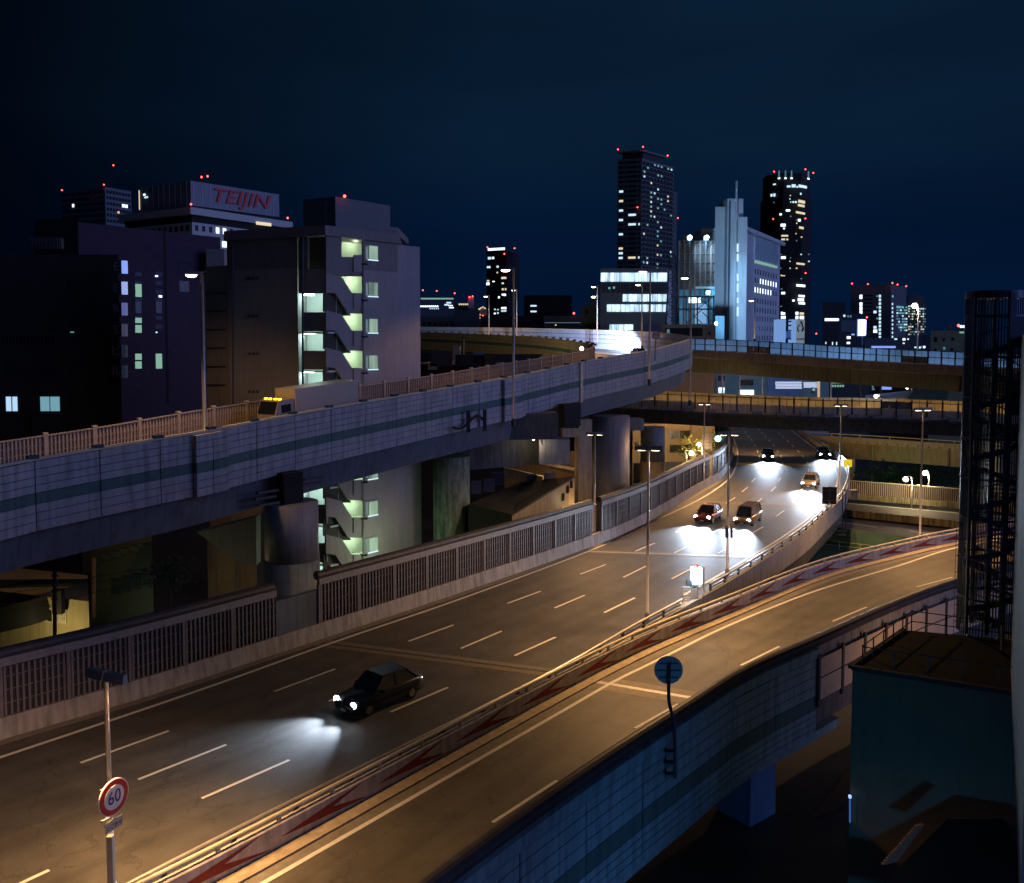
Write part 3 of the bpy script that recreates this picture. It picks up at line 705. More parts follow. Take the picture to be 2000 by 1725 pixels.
p = WD(1141, 830, 97.5); MB().box((p.x, p.y + 1.2, p.z / 2 + .3), (1.55, 2.4, p.z + .6), R(6)).build('slab', CONCL, t)
p = WD(1112, 846, 97); MB().box((p.x + .3, p.y + 1.2, p.z), (2.4, 1.6, 1.0), R(6)).build('bearing_ledge', CONCL, t)
t, c, r = pier('round_pier', 'pale concrete pier with panelled base standing behind the sound barrier', 1279, 836, 948, 48, 118, CONCL, band_v=903, m2=KERB)
MB().box((c.x - 3.5, c.y, 14.2), (4.0, 2.6, 1.6), R(4)).build('crosshead', CONCL, t)
t = thing('ramp_crosshead', 'dark concrete crosshead beam under the ramp with a small lamp at its end', 'crosshead', WD(1000, 870, 92))
p = WD(985, 880, 92); MB().box((p.x, p.y, p.z), (12, 2.2, 3.2), R(30)).build('beam', CONCD, t)
p = WD(1082, 880, 92); MB().box((p.x, p.y, p.z), (3.2, 2.6, 2.6), R(0)).build('tank_box', PANEL, t)

# ============================================================ crossing viaducts
def viaduct(name, label, pts, spec, step, width=11):
    P = path_pd(pts, 2.0, 2); t = thing(name, label, 'viaduct', P[len(P) // 2])
    return t, P
V1, P1 = viaduct('upper_crossing_viaduct', 'upper crossing viaduct with blue-lit glass screens above a brown fascia', [(1180, 656, 166), (1352, 661, 152), (1475, 666, 146), (1700, 680, 136), (1887, 688, 128), (2150, 700, 118), (2400, 715, 108)], None, 2)
CYG = translucent(mat('pale_blue_screen', (.55, .68, .80), .3, var=.2, scale=.35, spec=.6))
def screens(parent, path, step, rows_, xmax, mfun, o0, posth, pz, name='screen'):
    Q = resample(path, step); N = normals(Q)
    for k in range(len(Q) - 1):
        a, b = Q[k], Q[k + 1]; t = (b - a).normalized(); bu = a.x * FPX / a.y + 1000
        if a.x > xmax: continue
        mb = MB(); ms = []
        for r_, (z0, z1) in enumerate(rows_):
            m_ = mfun(bu, r_)
            if m_ not in ms: ms.append(m_)
            mb.k = ms.index(m_)
            for h_ in (0, 1):
                A = a + (b - a) * (.04 + .48 * h_); B = a + (b - a) * (.49 + .48 * h_)
                mb.hexa([p + Vector((0, 0, z)) for z in (z0, z1) for p in (A + N[k] * o0, A + N[k] * (o0 + .05), B + N[k] * (o0 + .05), B + N[k] * o0)])
        mb.build(name, ms, parent)
        MB().box(a + N[k] * (o0 + .08) + Vector((0, 0, pz)), (.20, .18, posth), math.atan2(t.y, t.x)).build('post', STEELD, parent)
screens(V1, P1, 1.85, [(-.95, -.08), (-1.95, -1.03)], 84, lambda bu, r: BROWN if r == 1 and (1443 < bu < 1488 or 1755 < bu < 1808) else CYG, .04, 2.2, -1.05)
MB().sweep(P1, sec_box(.08, .2, -1.05, -.94)).build('mid_rail', STEELD, V1)
MB().sweep(P1, sec_box(.0, .2, -.08, .02)).build('top_rail', STEELD, V1)
MB().sweep(P1, [(-.2, -3.5), (.30, -3.4), (.30, -2.05), (-.2, -2.05)]).build('fascia', BROWN, V1)
GV = [(152, -5.5), (136, -5.9), (118, -6.1)]
MB().sweep(P1, [(-9, -5.9), (-.5, -5.9), (-.4, -3.5), (-9, -3.5)]).build('box_girder', GIRDB, V1)
strip(MB(), off(P1, -10, -2.2), off(P1, -.2, -2.2)).build('deck', ASPHD, V1)
for k, a in enumerate(resample(P1, 16)):
    n = normals(P1)[nearest(P1, a)]; MB().box(a + n * -.42 + Vector((0, 0, -4.7)), (.25, .16, 2.3)).build('stiffener', GIRDB, V1)
for (u, Y) in ((1990, 128),):
    p = WD(u, 760, Y); MB().box((p.x, p.y + 4, 9.2), (2.6, 3.6, 18.4)).build('column', CONCL, V1)

V2, P2 = viaduct('lower_crossing_viaduct', 'lower crossing viaduct with amber-lit screens above a notched grey parapet', [(1130, 757, 132), (1240, 761, 129), (1349, 766, 126), (1587, 775, 122), (1700, 777, 121), (1887, 784, 118), (2150, 795, 114), (2400, 806, 110)], None, 2)
AMB = translucent(mat('amber_screen', (.66, .54, .36), .35, var=.22, scale=.3, spec=.5)); PLS = translucent(mat('pale_screen', (.68, .66, .66), .35, var=.2, scale=.3)); GRS = mat('grey_screen', (.16, .17, .18), .5)
def m2f(bu, r):
    if r == 0: return PLS if (1590 < bu < 1750 or 1360 < bu < 1385) else AMB
    return GRS if (1695 < bu < 1725 or 1745 < bu < 1770) else AMB
screens(V2, P2, 1.95, [(-.42, -.04), (-1.42, -.52)], 66, m2f, 0, 2.2, -1.35)
MB().sweep(P2, sec_box(.05, .16, -.52, -.42)).build('mid_rail', STEELD, V2)
MB().sweep(P2, [(-.25, -2.8), (.12, -2.8), (.16, -1.45), (-.25, -1.45)]).build('parapet', mat('grey_parapet', (.60, .55, .50), .8, var=.15, dirt=.4), V2)
MB().sweep(P2, [(-.1, -3.1), (.45, -3.1), (.45, -2.82), (-.1, -2.82)]).build('ledge', CONCD, V2)
for k, a in enumerate(resample(P2, 3.2)):
    if a.x < 66: MB().box(a + Vector((.4, -.3, -2.6)), (1.3, .3, .42)).build('notch_block', CONC, V2)
MB().sweep(P2, [(-10, -4.9), (-.9, -4.9), (-.5, -3.12), (-10, -3.12)]).build('box_girder', CONCD, V2)
strip(MB(), off(P2, -10, -1.7), off(P2, -.2, -1.7)).build('deck', ASPHD, V2)
for k in range(3):
    p = P1[int(len(P1) * (.2 + .25 * k))] + normals(P1)[0] * -1.6 + Vector((0, 0, -1.6))
def screen_fill_light(parent, path, z, back, en, col, n, size, ylim=(0, 400), xl=(-5, 80)):  # strip lights added behind the screens to make them glow
    Q = resample(path, n=n + 1)
    for a, b in zip(Q, Q[1:]):
        c = (a + b) / 2
        if not (xl[0] < c.x < xl[1]): continue
        d = (b - a).normalized(); nn = Vector((d.y, -d.x, 0)); c = c - nn * back + Vector((0, 0, z))
        l = bpy.data.lights.new('deck_light', 'AREA'); l.shape = 'RECTANGLE'; l.size = (b - a).length * .9; l.size_y = size; l.energy = en; l.color = col
        o = bpy.data.objects.new('deck_light', l); COL.objects.link(o); o.parent = parent
        o.rotation_euler = (nn + Vector((0, 0, .25))).to_track_quat('-Z', 'Y').to_euler(); o.location = c - Vector(parent.location)
        MB().beam(c - d * (b - a).length * .45 - nn * .12, c + d * (b - a).length * .45 - nn * .12, .1, .3).build('deck_light_housing', STEELD, parent)
screen_fill_light(V1, P1, -1.9, 2.2, 150, (.45, .68, 1.0), 9, .2)
screen_fill_light(V2, P2, -1.5, 2.2, 120, (1.0, .78, .48), 9, .2)
for (X_, Y_) in ((28, 134), (40, 132)):  # lights added under the deck to brighten the far road
    spot(V2, (X_, Y_, 13.0), (X_ + 1, Y_ + 14, 8), 7000, WARM, 150, .6, .2); MB().box((X_, Y_, 13.06), (.6, .3, .1)).build('soffit_lamp', STEELD, V2)

V3, P3 = viaduct('slip_road_viaduct', 'low buff viaduct with small drain slots leaving the highway to the right', [(1575, 843, 158), (1600, 846, 156), (1694, 851, 150), (1887, 863, 141), (2150, 880, 130), (2400, 900, 120)], None, 2)
MB().tube([p + Vector((0, 0, 0)) for p in P3], .07, 6).build('top_rail', RAILY, V3)
Q = resample(P3, 5)
for a in Q: MB().box(a + Vector((0, 0, -.3)), (.12, .12, .6)).build('rail_post', RAILY, V3)
MB().sweep(P3, [(-.2, -1.5), (.12, -1.5), (.12, -.45), (-.2, -.45)]).build('parapet', KERB, V3)
for a in resample(P3, 1.6): MB().box(a + Vector((.1, -.16, -1.28)), (.5, .06, .22)).build('drain_slot', CONCD, V3)
MB().sweep(P3, [(-8, -4.3), (-.6, -4.3), (-.3, -1.52), (-8, -1.52)]).build('box_girder', GIRDB, V3)
strip(MB(), off(P3, -8, -1.2), off(P3, -.2, -1.2)).build('deck', ASPHD, V3)
for a in resample(P3, 12): MB().box(a + Vector((0, -.35, -2.9)), (.2, .2, 2.6)).build('stiffener', GIRDB, V3)
p = WD(1668, 925, 150); MB().box((p.x - 1, p.y + 1, 2.6), (2.2, 2.2, 5.2)).build('column', CONCL, V3)
# ============================================================ street level right of the highway
lane1 = MB().quad(W(1560, 975, 1), W(2300, 1035, 1), W(2300, 1062, 1), W(1560, 990, 1)).build('street', mat('street_asphalt', (.11, .10, .085), .7, var=.25, scale=1), kind='structure')
for (a, b) in (((1560, 974.5), (2300, 1041)), ((1560, 992), (2300, 1068))):
    p, q = W(*a, 1), W(*b, 1); MB().beam(p + Vector((0, 0, .01)), q + Vector((0, 0, .01)), .25, .02).build('edge_line', PAINT, lane1)
lane2 = MB().quad(W(1560, 1003, 1), W(2300, 1082, 1), W(2300, 1120, 1), W(1560, 1032, 1)).build('lower_street', mat('street_asphalt2', (.20, .18, .15), .7, var=.2, scale=1), kind='structure')
for (a, b) in (((1640, 1020), (1712, 1030)), ((1778, 1038), (1830, 1044))):
    p, q = W(*a, 1), W(*b, 1); MB().beam(p + Vector((0, 0, .01)), q + Vector((0, 0, .01)), .3, .03).build('lane_dash', PAINT, lane2)
def lowwall(name, label, cat, u0, v0, u1, v1, z0, z1, th, m):
    t = thing(name, label, cat, W(u0, v0, z0)); a, b = W(u0, v0, z0), W(u1, v1, z0)
    MB().beam(Vector((a.x, a.y, (z0 + z1) / 2)), Vector((b.x, b.y, (z0 + z1) / 2)), th, z1 - z0).build('wall', m, t); return t, a, b
BUF = mat('stained_buff_concrete', (.42, .36, .20), .85, var=.3, scale=1.2, dirt=.65)
lowwall('median_wall', 'low stained buff wall between the two street-level lanes', 'low wall', 1560, 999, 2300, 1076, 1, 1.95, .3, BUF)
t, a, b = lowwall('street_barrier', 'slatted street barrier on a stained concrete base behind the street-level lane', 'fence', 1560, 966, 2300, 1030, 1, 1.9, .4, BUF)
n = 90
for i in range(14):
    A, B = a.lerp(b, i / 14), a.lerp(b, (i + 1) / 14); A.z = B.z = 1.9; mb = MB()
    mb.k = 1; mb.beam(A + Vector((0, .1, .95)), B + Vector((0, .1, .95)), .05, 1.8); mb.k = 0
    for q in range(12):
        p = A.lerp(B, (q + .5) / 12); mb.box(p + Vector((0, 0, .95)), (.14, .1, 1.85))
    mb.build('slat_panel', [BEIGE, SBACK], t)
MB().beam(a + Vector((0, 0, 1.9 + 1.0)), b + Vector((0, 0, 1.9 + 1.0)), .3, .14).build('cap_rail', RAILY, t)
MB().tube([a + Vector((0, .6, 2.6)), b + Vector((0, .6, 2.6))], .06, 6).build('back_rail', RAILY, t)
TEAL = mat('teal_wall', (.16, .30, .28), .7, var=.2, scale=.6)
t, a, b = lowwall('teal_wall', 'sloping teal-painted retaining wall below the street lane', 'retaining wall', 1540, 1046, 2100, 1125, -.0, 1.9, .3, TEAL)
GRN = mat('green_lit_floor', (.08, .20, .12), .8, var=.3, scale=.5)  # green light on the yard put into the floor colour
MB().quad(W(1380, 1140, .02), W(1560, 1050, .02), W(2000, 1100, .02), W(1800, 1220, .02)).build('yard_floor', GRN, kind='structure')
t = thing('green_railing', 'thin green railing beside the sunken green-lit yard', 'railing', W(1640, 1075, 0))
a, b = W(1560, 1065, .05), W(1900, 1105, .05)
for h in (1.0, .5): MB().tube([a + Vector((0, 0, h)), b + Vector((0, 0, h))], .04, 6).build('rail', RAILY, t)
for i in range(9): MB().tube([a.lerp(b, i / 8), a.lerp(b, i / 8) + Vector((0, 0, 1))], .04, 6).build('post', RAILY, t)
# ============================================================ buildings
class Face:
    def __init__(s, p0, p1):
        s.p0, s.p1 = Vector(p0), Vector(p1); t = s.p1 - s.p0; t.z = 0; s.L = t.length; s.t = t.normalized()
        s.n = Vector((s.t.y, -s.t.x, 0)); s.rz = math.atan2(s.t.y, s.t.x)
    def at(s, u, v, o=0):
        d = ray(u, v); C = Vector((0, 0, CZ)); k = (s.p0 + s.n * o - C).dot(s.n) / d.dot(s.n); return C + d * k
    def sz(s, a, z, o=0): p = s.p0 + s.t * a + s.n * o; return Vector((p.x, p.y, z))
class Wins:
    def __init__(s, parent): s.p = parent; s.l = []
    def px(s, f, u0, v0, u1, v1, m, d=.08, name='window', o=.0):
        um = (u0 + u1) / 2; A = f.at(u0, v0); B = f.at(u1, v1); w = (B.xy - A.xy).length
        zt = f.at(um, v0).z; zb = f.at(um, v1).z; c = (A + B) / 2; c.z = (zt + zb) / 2
        s.l.append((w * (zt - zb), name, c + f.n * (d / 2 + o), (w, d, zt - zb), f.rz, m))
    def sz(s, f, a, z, w, h, m, d=.08, name='window', o=0):
        s.l.append((w * h, name, f.sz(a, z) + f.n * (d / 2 + o), (w, d, h), f.rz, m))
    def done(s):
        byn = {}
        for q in s.l: byn.setdefault(q[1], []).append(q)
        for nm, l in byn.items():
            lit = lambda q: 0 if q[5].name.startswith('lit') else 1
            l.sort(key=lambda q: (lit(q), -q[0]))
            for q in l[:100]: shared_box(s.p, nm, q[2], q[3], q[4], q[5])
            rest = l[100:]
            if rest:
                ms = []; mb = MB()
                for q in rest:
                    if q[5] not in ms: ms.append(q[5])
                    mb.k = ms.index(q[5]); mb.box(q[2], q[3], q[4])
                mb.build(nm, ms, s.p, kind='stuff')
LW = emis('lit_cool', (.62, .86, 1.0), 1.05); LW2 = emis('lit_white', (.80, .93, 1.0), 2.0); LG = emis('lit_green', (.42, .80, .58), .5)
LY = emis('lit_warm', (1.0, .85, .55), .8); LD = emis('lit_dim', (.25, .5, .62), .35); LC = emis('lit_office', (.55, .80, 1.0), 1.5, True)
LB = emis('lit_blue', (.25, .38, 1.0), 1.0); LIM = emis('lit_teal', (.25, .75, .80), .5); REDL = emis('beacon_red', (1.0, .06, .04), 9.0)
DW = mat('dark_window', (.010, .014, .022), .25, var=.2, spec=.6)
def block(parent, name, foot, z0, z1, m):
    mb = MB(); n = len(foot); mb.prism([Vector((p.x, p.y, z0)) for p in foot], (0, 0, z1 - z0)); return mb.build(name, m, parent)
def para(P0, C, P1): return [P0, C, P1, P0 + P1 - C]
def bld(name, label, cat, c, l, r, m, zb=0, group=None, part='walls'):
    """corner (u,v,Y); left and right ends (u,v[,Y]) at the same height"""
    C = WD(*c); z = C.z
    P0 = WD(*l) if len(l) == 3 else W(l[0], l[1], z); P1 = WD(*r) if len(r) == 3 else W(r[0], r[1], z)
    t = thing(name, label, cat, (C.x, C.y, zb), group)
    block(t, part, para(P0, C, P1), zb, z, m)
    return t, Face(P0, C), Face(C, P1), z
def flat(name, label, cat, u0, u1, v, Y, m, depth=12, zb=0, Y1=None, group=None, part='walls'):
    P0 = WD(u0, v, Y); z = P0.z; P1 = WD(u1, v, Y1 or Y); P1.z = z
    t = thing(name, label, cat, (P0.x, P0.y, zb), group); q = P1 if (P0.x + P1.x) < 0 else P0; n = Vector((q.x, q.y, 0)).normalized() * depth
    block(t, part, [P0, P1, P1 + n, P0 + n], zb, z, m); return t, Face(P0, P1), z
def beacon(t, u, v, Y, r=None, stick=0):
    p = WD(u, v, Y); r = r or max(.25, Y * 1.25 / FPX); mb = MB().lathe(p, [(r * .5, -r), (r, -r * .4), (r, r * .4), (r * .5, r)], 10); mb.build('beacon', REDL, t)
    if stick: MB().tube([p - Vector((0, 0, stick)), p], .12, 5).build('mast', STEELD, t)
BT = lambda n, c, v=.15: mat(n, c, .8, var=v, scale=.08, dirt=.15)
# ---- tall residential tower
M1 = BT('tower_wall', (.17, .22, .22))
t, fl, fr, z = bld('apartment_tower', 'tallest pale residential tower with a flat roof slab and red corner beacons', 'tower', (1254, 309, 560), (1206, 312), (1316, 327), M1)
ww = Wins(t); fh = 3.02
for k in range(27):
    zz = z - 2.2 - fh * k
    if zz < 26: break
    rr = random.random
    for (a, wd) in ((2.6, 2.6), (5.6, 1.0), (10, 4.8 if k > 4 else 6.4), (14.6, .9)):
        on = {2.6: (6, 8, 10, 12, 15, 18, 19, 20), 10: (11, 13, 20), 14.6: (13, 20)}.get(a, ())
        ww.sz(fl, a * fl.L / 16.2, zz, wd, 1.35, (LY if (k + int(a)) % 5 == 0 else LW) if k in on else DW)
    for c in range(9):
        x = rr(); on = x < (.16 if k > 12 else .10) or (c == 2 and 5 < k < 12) or (c in (4, 5) and x < .4)
        m_ = random.choice((LW, LG, LY, LG, LIM)) if on else DW
        ww.sz(fr, (c + .7) * fr.L / 9.4, zz, 1.5 if on else fr.L / 12, 1.5 if on else 1.3, m_)
    MB().beam(fr.sz(.4, zz - 1.1, .35), fr.sz(fr.L - .4, zz - 1.1, .35), .6, .9).build('balcony_band', BT('tower_band', (.045, .06, .065)), t) if zz > 30 else None
ww.done()
C = WD(1256, 292, 558); zc = C.z; A = W(1206, 296, zc); B = W(1304, 306, zc); block(t, 'roof_slab', para(A, C, B), zc - 1.2, zc, BT('tower_roof', (.20, .24, .26)))
c2 = [p.lerp((A + B) / 2, .2) for p in para(A, C, B)]; block(t, 'penthouse', c2, z - .1, zc - 1.2, BT('tower_dark', (.06, .07, .09)))
for (u, v) in ((1207, 292), (1256, 287), (1304, 304), (1245, 405), (1324, 426)): beacon(t, u, v, 556)
P = fr.p1; block(t, 'rear_wing', [P + Vector((-1, 2, 0)), P + Vector((3.2, 4, 0)), P + Vector((3, 16, 0)), P + Vector((-2, 16, 0))], 0, WD(1322, 366, 575).z, M1)
# ---- black tower
t = thing('black_tower', 'slim black skyscraper with white uplights around its crown and scattered lit windows', 'tower')
c = WD(1551, 345, 640); c.y += 18; R0 = 97 / 2 * 640 / FPX; t.location = (c.x, c.y, 0); BK = BT('black_tower_wall', (.022, .024, .03))
prof = [(R0 * 1.02, 0), (R0 * 1.02, WD(1551, 385, 640).z), (R0 * .95, WD(1551, 384, 640).z), (R0 * .93, WD(1551, 336, 640).z)]
mb = MB(); n = 8; rings = []
for (r, zz) in prof:
    rings.append(len(mb.v)); 
    for j in range(n): a = math.pi / 8 + 2 * math.pi * j / n - R(90) - math.pi / 8; mb.v.append((c.x + r * math.cos(a + math.pi / 8), c.y + r * math.sin(a + math.pi / 8) * .9, zz))
for a, b in zip(rings, rings[1:]):
    for j in range(n): mb.f.append((a + j, a + (j + 1) % n, b + (j + 1) % n, b + j)); mb.m.append(0)
mb.f.append(tuple(rings[-1] + j for j in range(n))); mb.m.append(0); mb.build('walls', BK, t)
V8 = [Vector(mb.v[rings[0] + j]) for j in range(n)]; fs = []
for j in range(n):
    f_ = Face(V8[j], V8[(j + 1) % n])
    if f_.n.y < -.1:
        ua = [1000 + FPX * p.x / p.y for p in (f_.p0, f_.p1)]; fs.append((min(ua), max(ua), f_))
ww = Wins(t)
def bt(x0, x1, y0, y1, m):
    u0, u1, v0, v1 = 1490 + x0 / 4.66, 1490 + x1 / 4.66, 310 + y0 / 4.66, 310 + y1 / 4.66
    for (a, b, f_) in fs:
        if a <= (u0 + u1) / 2 <= b: ww.px(f_, u0, v0, u1, v1, m, .5); return
for q in ((218, 250, 245, 262), (262, 296, 235, 262), (305, 318, 250, 265), (325, 345, 238, 262), (350, 395, 245, 268), (338, 346, 312, 330), (250, 256, 390, 402), (268, 282, 388, 403), (290, 308, 388, 403), (72, 88, 322, 345), (98, 114, 318, 345), (95, 118, 228, 240)): bt(*q, LW)
for q in ((322, 378, 380, 405), (318, 374, 418, 438), (300, 378, 485, 503), (330, 366, 620, 640), (168, 228, 695, 710), (168, 200, 728, 743), (214, 228, 728, 743), (305, 375, 950, 966), (335, 368, 1400, 1420), (166, 200, 1062, 1070)): bt(*q, LY)
for q in ((210, 246, 464, 480), (152, 170, 500, 516), (162, 205, 594, 618), (185, 198, 630, 642), (165, 205, 890, 912), (305, 380, 1146, 1166), (168, 200, 1214, 1234), (325, 375, 1242, 1260), (318, 368, 1272, 1298), (325, 378, 1308, 1326), (268, 286, 1284, 1300), (165, 178, 1395, 1420), (182, 200, 1400, 1420), (165, 178, 1432, 1458), (182, 204, 1432, 1458), (298, 320, 1395, 1422), (298, 320, 1432, 1460), (336, 368, 1432, 1460), (320, 342, 550, 572), (425, 445, 485, 500)): bt(*q, LW2)
for y in (435, 470, 508, 605, 665, 765, 862, 893, 958, 1150, 1182, 1215, 1245, 1275, 1340, 1402, 1430, 1495, 1525): bt(482, 496, y - 6, y + 7, random.choice((LW, LW, LY)))
for _ in range(46): x = random.choice((100, 130, 160, 245, 300, 345, 415, 435, 462)) + random.randint(-3, 3); y = 300 + 31.5 * random.randint(1, 40); bt(x, x + random.choice((7, 9, 14)), y, y + 10, random.choice((LD, LW, LY, LD)))
for x in (148, 205, 260): bt(x - 4, x + 4, 110, 185, LD); bt(x - 9, x + 9, 172, 186, LW2)  # uplight streaks on the crown walls drawn as dim glowing strips
for x, y in ((412, 186), (432, 192), (454, 200), (477, 212)): bt(x - 3, x + 3, y - 70, y, LD); bt(x - 7, x + 7, y - 9, y + 4, LW2)
ww.done()
for (x, y) in ((102, 118), (387, 97), (459, 130), (94, 550), (387, 545), (389, 1042), (486, 1593)): beacon(t, 1490 + x / 4.66, 310 + y / 4.66, 620)
# ---- white stepped building with mast
WB_ = BT('white_tiles', (.62, .66, .70), .06)
t, ff, z = flat('white_office_block', 'white stepped office block with a tall mast and rows of small square windows', 'building', 1397, 1422, 404, 250, WB_, 14)
def sub(u0, u1, v, Y, m, dp=12, name='wing', zb=0, Y1=None):
    P0 = WD(u0, v, Y); P1 = WD(u1, v, Y1 or Y); P1.z = P0.z; n = Vector((-(P1 - P0).y, (P1 - P0).x, 0)).normalized() * dp
    block(t, name, [P0, P1, P1 + n, P0 + n], zb, P0.z, m); return Face(P0, P1), P0.z
sub(1421, 1452, 388, 247, WB_, 16); sub(1442, 1460, 424, 245, WB_, 16); sub(1369, 1397.5, 446, 254, WB_, 8, zb=WD(1380, 455, 254).z)
sub(1425, 1427.5, 392, 246.4, mat('shadow_gap_paint', (.10, .14, .22), .6), 1, 'recess_strip')  # shade of a recess painted on a dark strip standing proud
C = WD(1452, 450, 249); P1 = W(1524, 479, C.z); fm = Face(C, P1); nrm = -fm.n * 18
block(t, 'main_wing', [C, P1, P1 + nrm, C + nrm], 0, C.z, WB_)
MB().beam(fm.sz(-.2, C.z + .4, .5), fm.sz(fm.L + 1.5, C.z + .4, .5), 1.6, 1.0).build('cornice', WB_, t)
ww = Wins(t)
for (vl, lit) in ((530, 0), (547, 1), (566, 2), (587, 0), (605, 0), (622, 0), (641, 0), (660, 0)):
    zz = fm.at(1474, vl).z
    for cidx in range(9):
        a = (fm.at(1474 + cidx * 5.1, 600).xy - fm.p0.xy).length
        m_ = LW2 if (lit == 1 and cidx > 1) or (lit == 2 and cidx < 7) else DW
        ww.sz(fm, a, zz, .62, 1.5, m_, .1)
for i in range(12): ww.px(fm, 1472 + i * 4.05, 465 + i * .9, 1473.2 + i * 4.05, 508 + i * 1.1, mat('fin_paint', (.50, .60, .72), .5), .5, 'fin')
for i in range(11): ww.px(fm, 1473.2 + i * 4.05, 466 + i * .9, 1476 + i * 4.05, 506 + i * 1.1, mat('louvre_glass', (.14, .20, .30), .3), .1, 'louvre')
for i in range(11): ww.px(fm, 1474 + i * 4.05, 507 + i * .9, 1476.5 + i * 4.05, 514 + i * 1, LG, .15)
fb = Face(WD(1437, 500, 244.9), WD(1444, 500, 244.9))
for (v0, v1) in ((476, 492), (496, 511), (535, 549), (554, 570), (582, 592), (600, 618)): ww.px(fb, 1439, v0, 1442, v1, LW, .2)
for (v0, v1) in ((575, 590), (595, 608), (613, 626), (633, 648), (652, 664)): ww.px(fm, 1451.5, v0, 1454, v1, LW2, .3)
for (v0, v1) in ((476, 489), (533, 545), (558, 566)): ww.px(Face(WD(1394, 500, 253.8), WD(1400, 500, 249.9)), 1395.5, v0, 1397, v1, LY, .2)
ww.done()
p = WD(1437.5, 430, 243); MB().tube([Vector((p.x, p.y, WD(1438, 432, 243).z)), Vector((p.x, p.y, WD(1438, 354, 243).z))], .32, 6).build('mast', WB_, t)
# ---- lit office
t, ff, z = flat('lit_office_block', 'low wide office block with three long rows of bright white windows', 'building', 1173, 1304, 524, 205, BT('office_wall', (.20, .26, .30)), 14)
ww = Wins(t)
for (u0, u1, v0, v1) in ((1173, 1303, 533, 550), (1216, 1303, 575, 589), (1185, 1303, 595, 609), (1190, 1237, 634, 645)):
    n = round((u1 - u0) / 9.3)
    for i in range(n): ww.px(ff, u0 + (u1 - u0) * i / n + .5, v0, u0 + (u1 - u0) * (i + 1) / n - .5, v1, LC, .1)
for (u, v) in ((1190, 563), (1199, 562)): ww.px(ff, u - 2, v - 2, u + 2, v + 2, LIM, .15)
for i in range(14): ww.px(ff, 1175 + i * 9.3, 553, 1183 + i * 9.3, 572, mat('office_spandrel', (.08, .10, .13), .5), .06, 'spandrel')
ww.done()
q = Face(WD(1304, 524, 205), WD(1312, 524, 214)); block(t, 'end_wall', [q.p0, q.p1, q.p1 + Vector((0, 8, 0)), q.p0 + Vector((0, 8, 0))], 0, z, BT('office_end', (.55, .60, .62)))
# ---- scaffolded block with floodlights
t, ff, z = flat('netted_block', 'block wrapped in dark brown netting beside the white office block, flood lamps on its roof', 'building', 1325, 1396, 470, 235, BT('brown_net', (.055, .04, .035), .35), 12)
ww = Wins(t)
for i in range(7): ww.px(ff, 1325 + i * 10.4, 470, 1325.6 + i * 10.4, 665, BT('net_pole', (.12, .09, .07)), .25, 'pole')
for i in range(6): ww.px(ff, 1325, 478 + i * 17, 1396, 479 + i * 17, BT('net_pole', (.12, .09, .07)), .25, 'ledger')
ww.px(ff, 1327, 566, 1395, 664, mat('teal_glazing', (.06, .20, .24), .3), .1, 'lower_glazing'); ww.px(ff, 1357, 594, 1379, 632, emis('lit_cyan_wall', (.30, .55, .80), .45), .3)  # lit cyan wall drawn as a self-glowing pane
ww.px(ff, 1345, 581, 1368, 592, LW2, .3); ww.px(ff, 1358, 560, 1395, 564, LD, .3)
ww.done()
for (u, v, s_, r_) in ((1347, 464, 60, .9), (1380, 464, 60, .9), (1383, 571, 26, .6)):
    fl_ = thing('flood_lamp', {1347: 'left one of two dazzling white flood lamps on the roof of the netted block', 1380: 'right one of two dazzling white flood lamps on the roof of the netted block', 1383: 'single white flood lamp lower down on the netted block'}[u], 'flood lamp', WD(u, v, 233), 'flood lamps on the netted block')
    p = WD(u, v, 232); MB().disc(p, (0, -1, 0), r_ * .55, .5, 14).build('lens', emis('flood_lens', (.55, .85, 1.0), s_), fl_); MB().box(p + Vector((0, .6, -.2)), (1.3, .5, 1.3)).build('housing', STEELD, fl_)
    MB().tube([p + Vector((0, .6, -3 if v < 500 else -1)), p + Vector((0, .6, 0))], .12, 6).build('bracket', STEELD, fl_)
    spot(fl_, p + Vector((0, -.8, 0)), WD(1455, 560, 240) if v < 500 else WD(1430, 590, 246), 26000 if v < 500 else 6000, (.30, .62, 1.0), 76, .7, .6)
fl_ = thing('flood_lamp', 'small white flood lamp low at the foot of the white office block', 'flood lamp', WD(1398, 632, 200)); p = WD(1398, 632, 200)
MB().disc(p, (0, -1, 0), .35, .3, 12).build('lens', emis('flood_lens2', (.7, .9, 1.0), 12), fl_); MB().box(p + Vector((0, .4, -.1)), (.8, .3, .8)).build('housing', STEELD, fl_); MB().tube([p + Vector((0, .4, -4)), p + Vector((0, .4, 0))], .1, 6).build('pole', STEELD, fl_)
spot(fl_, p + Vector((.3, -.6, .2)), WD(1490, 540, 262), 70000, (.34, .62, 1.0), 75, .9, .5)
fl_ = thing('flood_lamp', 'flood lamp standing out of sight behind the pale blue screens, washing the windowed wing', 'flood lamp', (WD(1560, 700, 195).x, 195, 14)); p = Vector((WD(1560, 700, 195).x, 195, 19))  # light added for the windowed wing, hidden by the screens
MB().box(p, (.8, .4, .6)).build('housing', STEELD, fl_); MB().tube([p - Vector((0, 0, 5)), p], .1, 6).build('pole', STEELD, fl_)
spot(fl_, p + Vector((0, .5, .2)), WD(1490, 560, 265), 150000, (.32, .62, 1.0), 62, 1.0, .6)
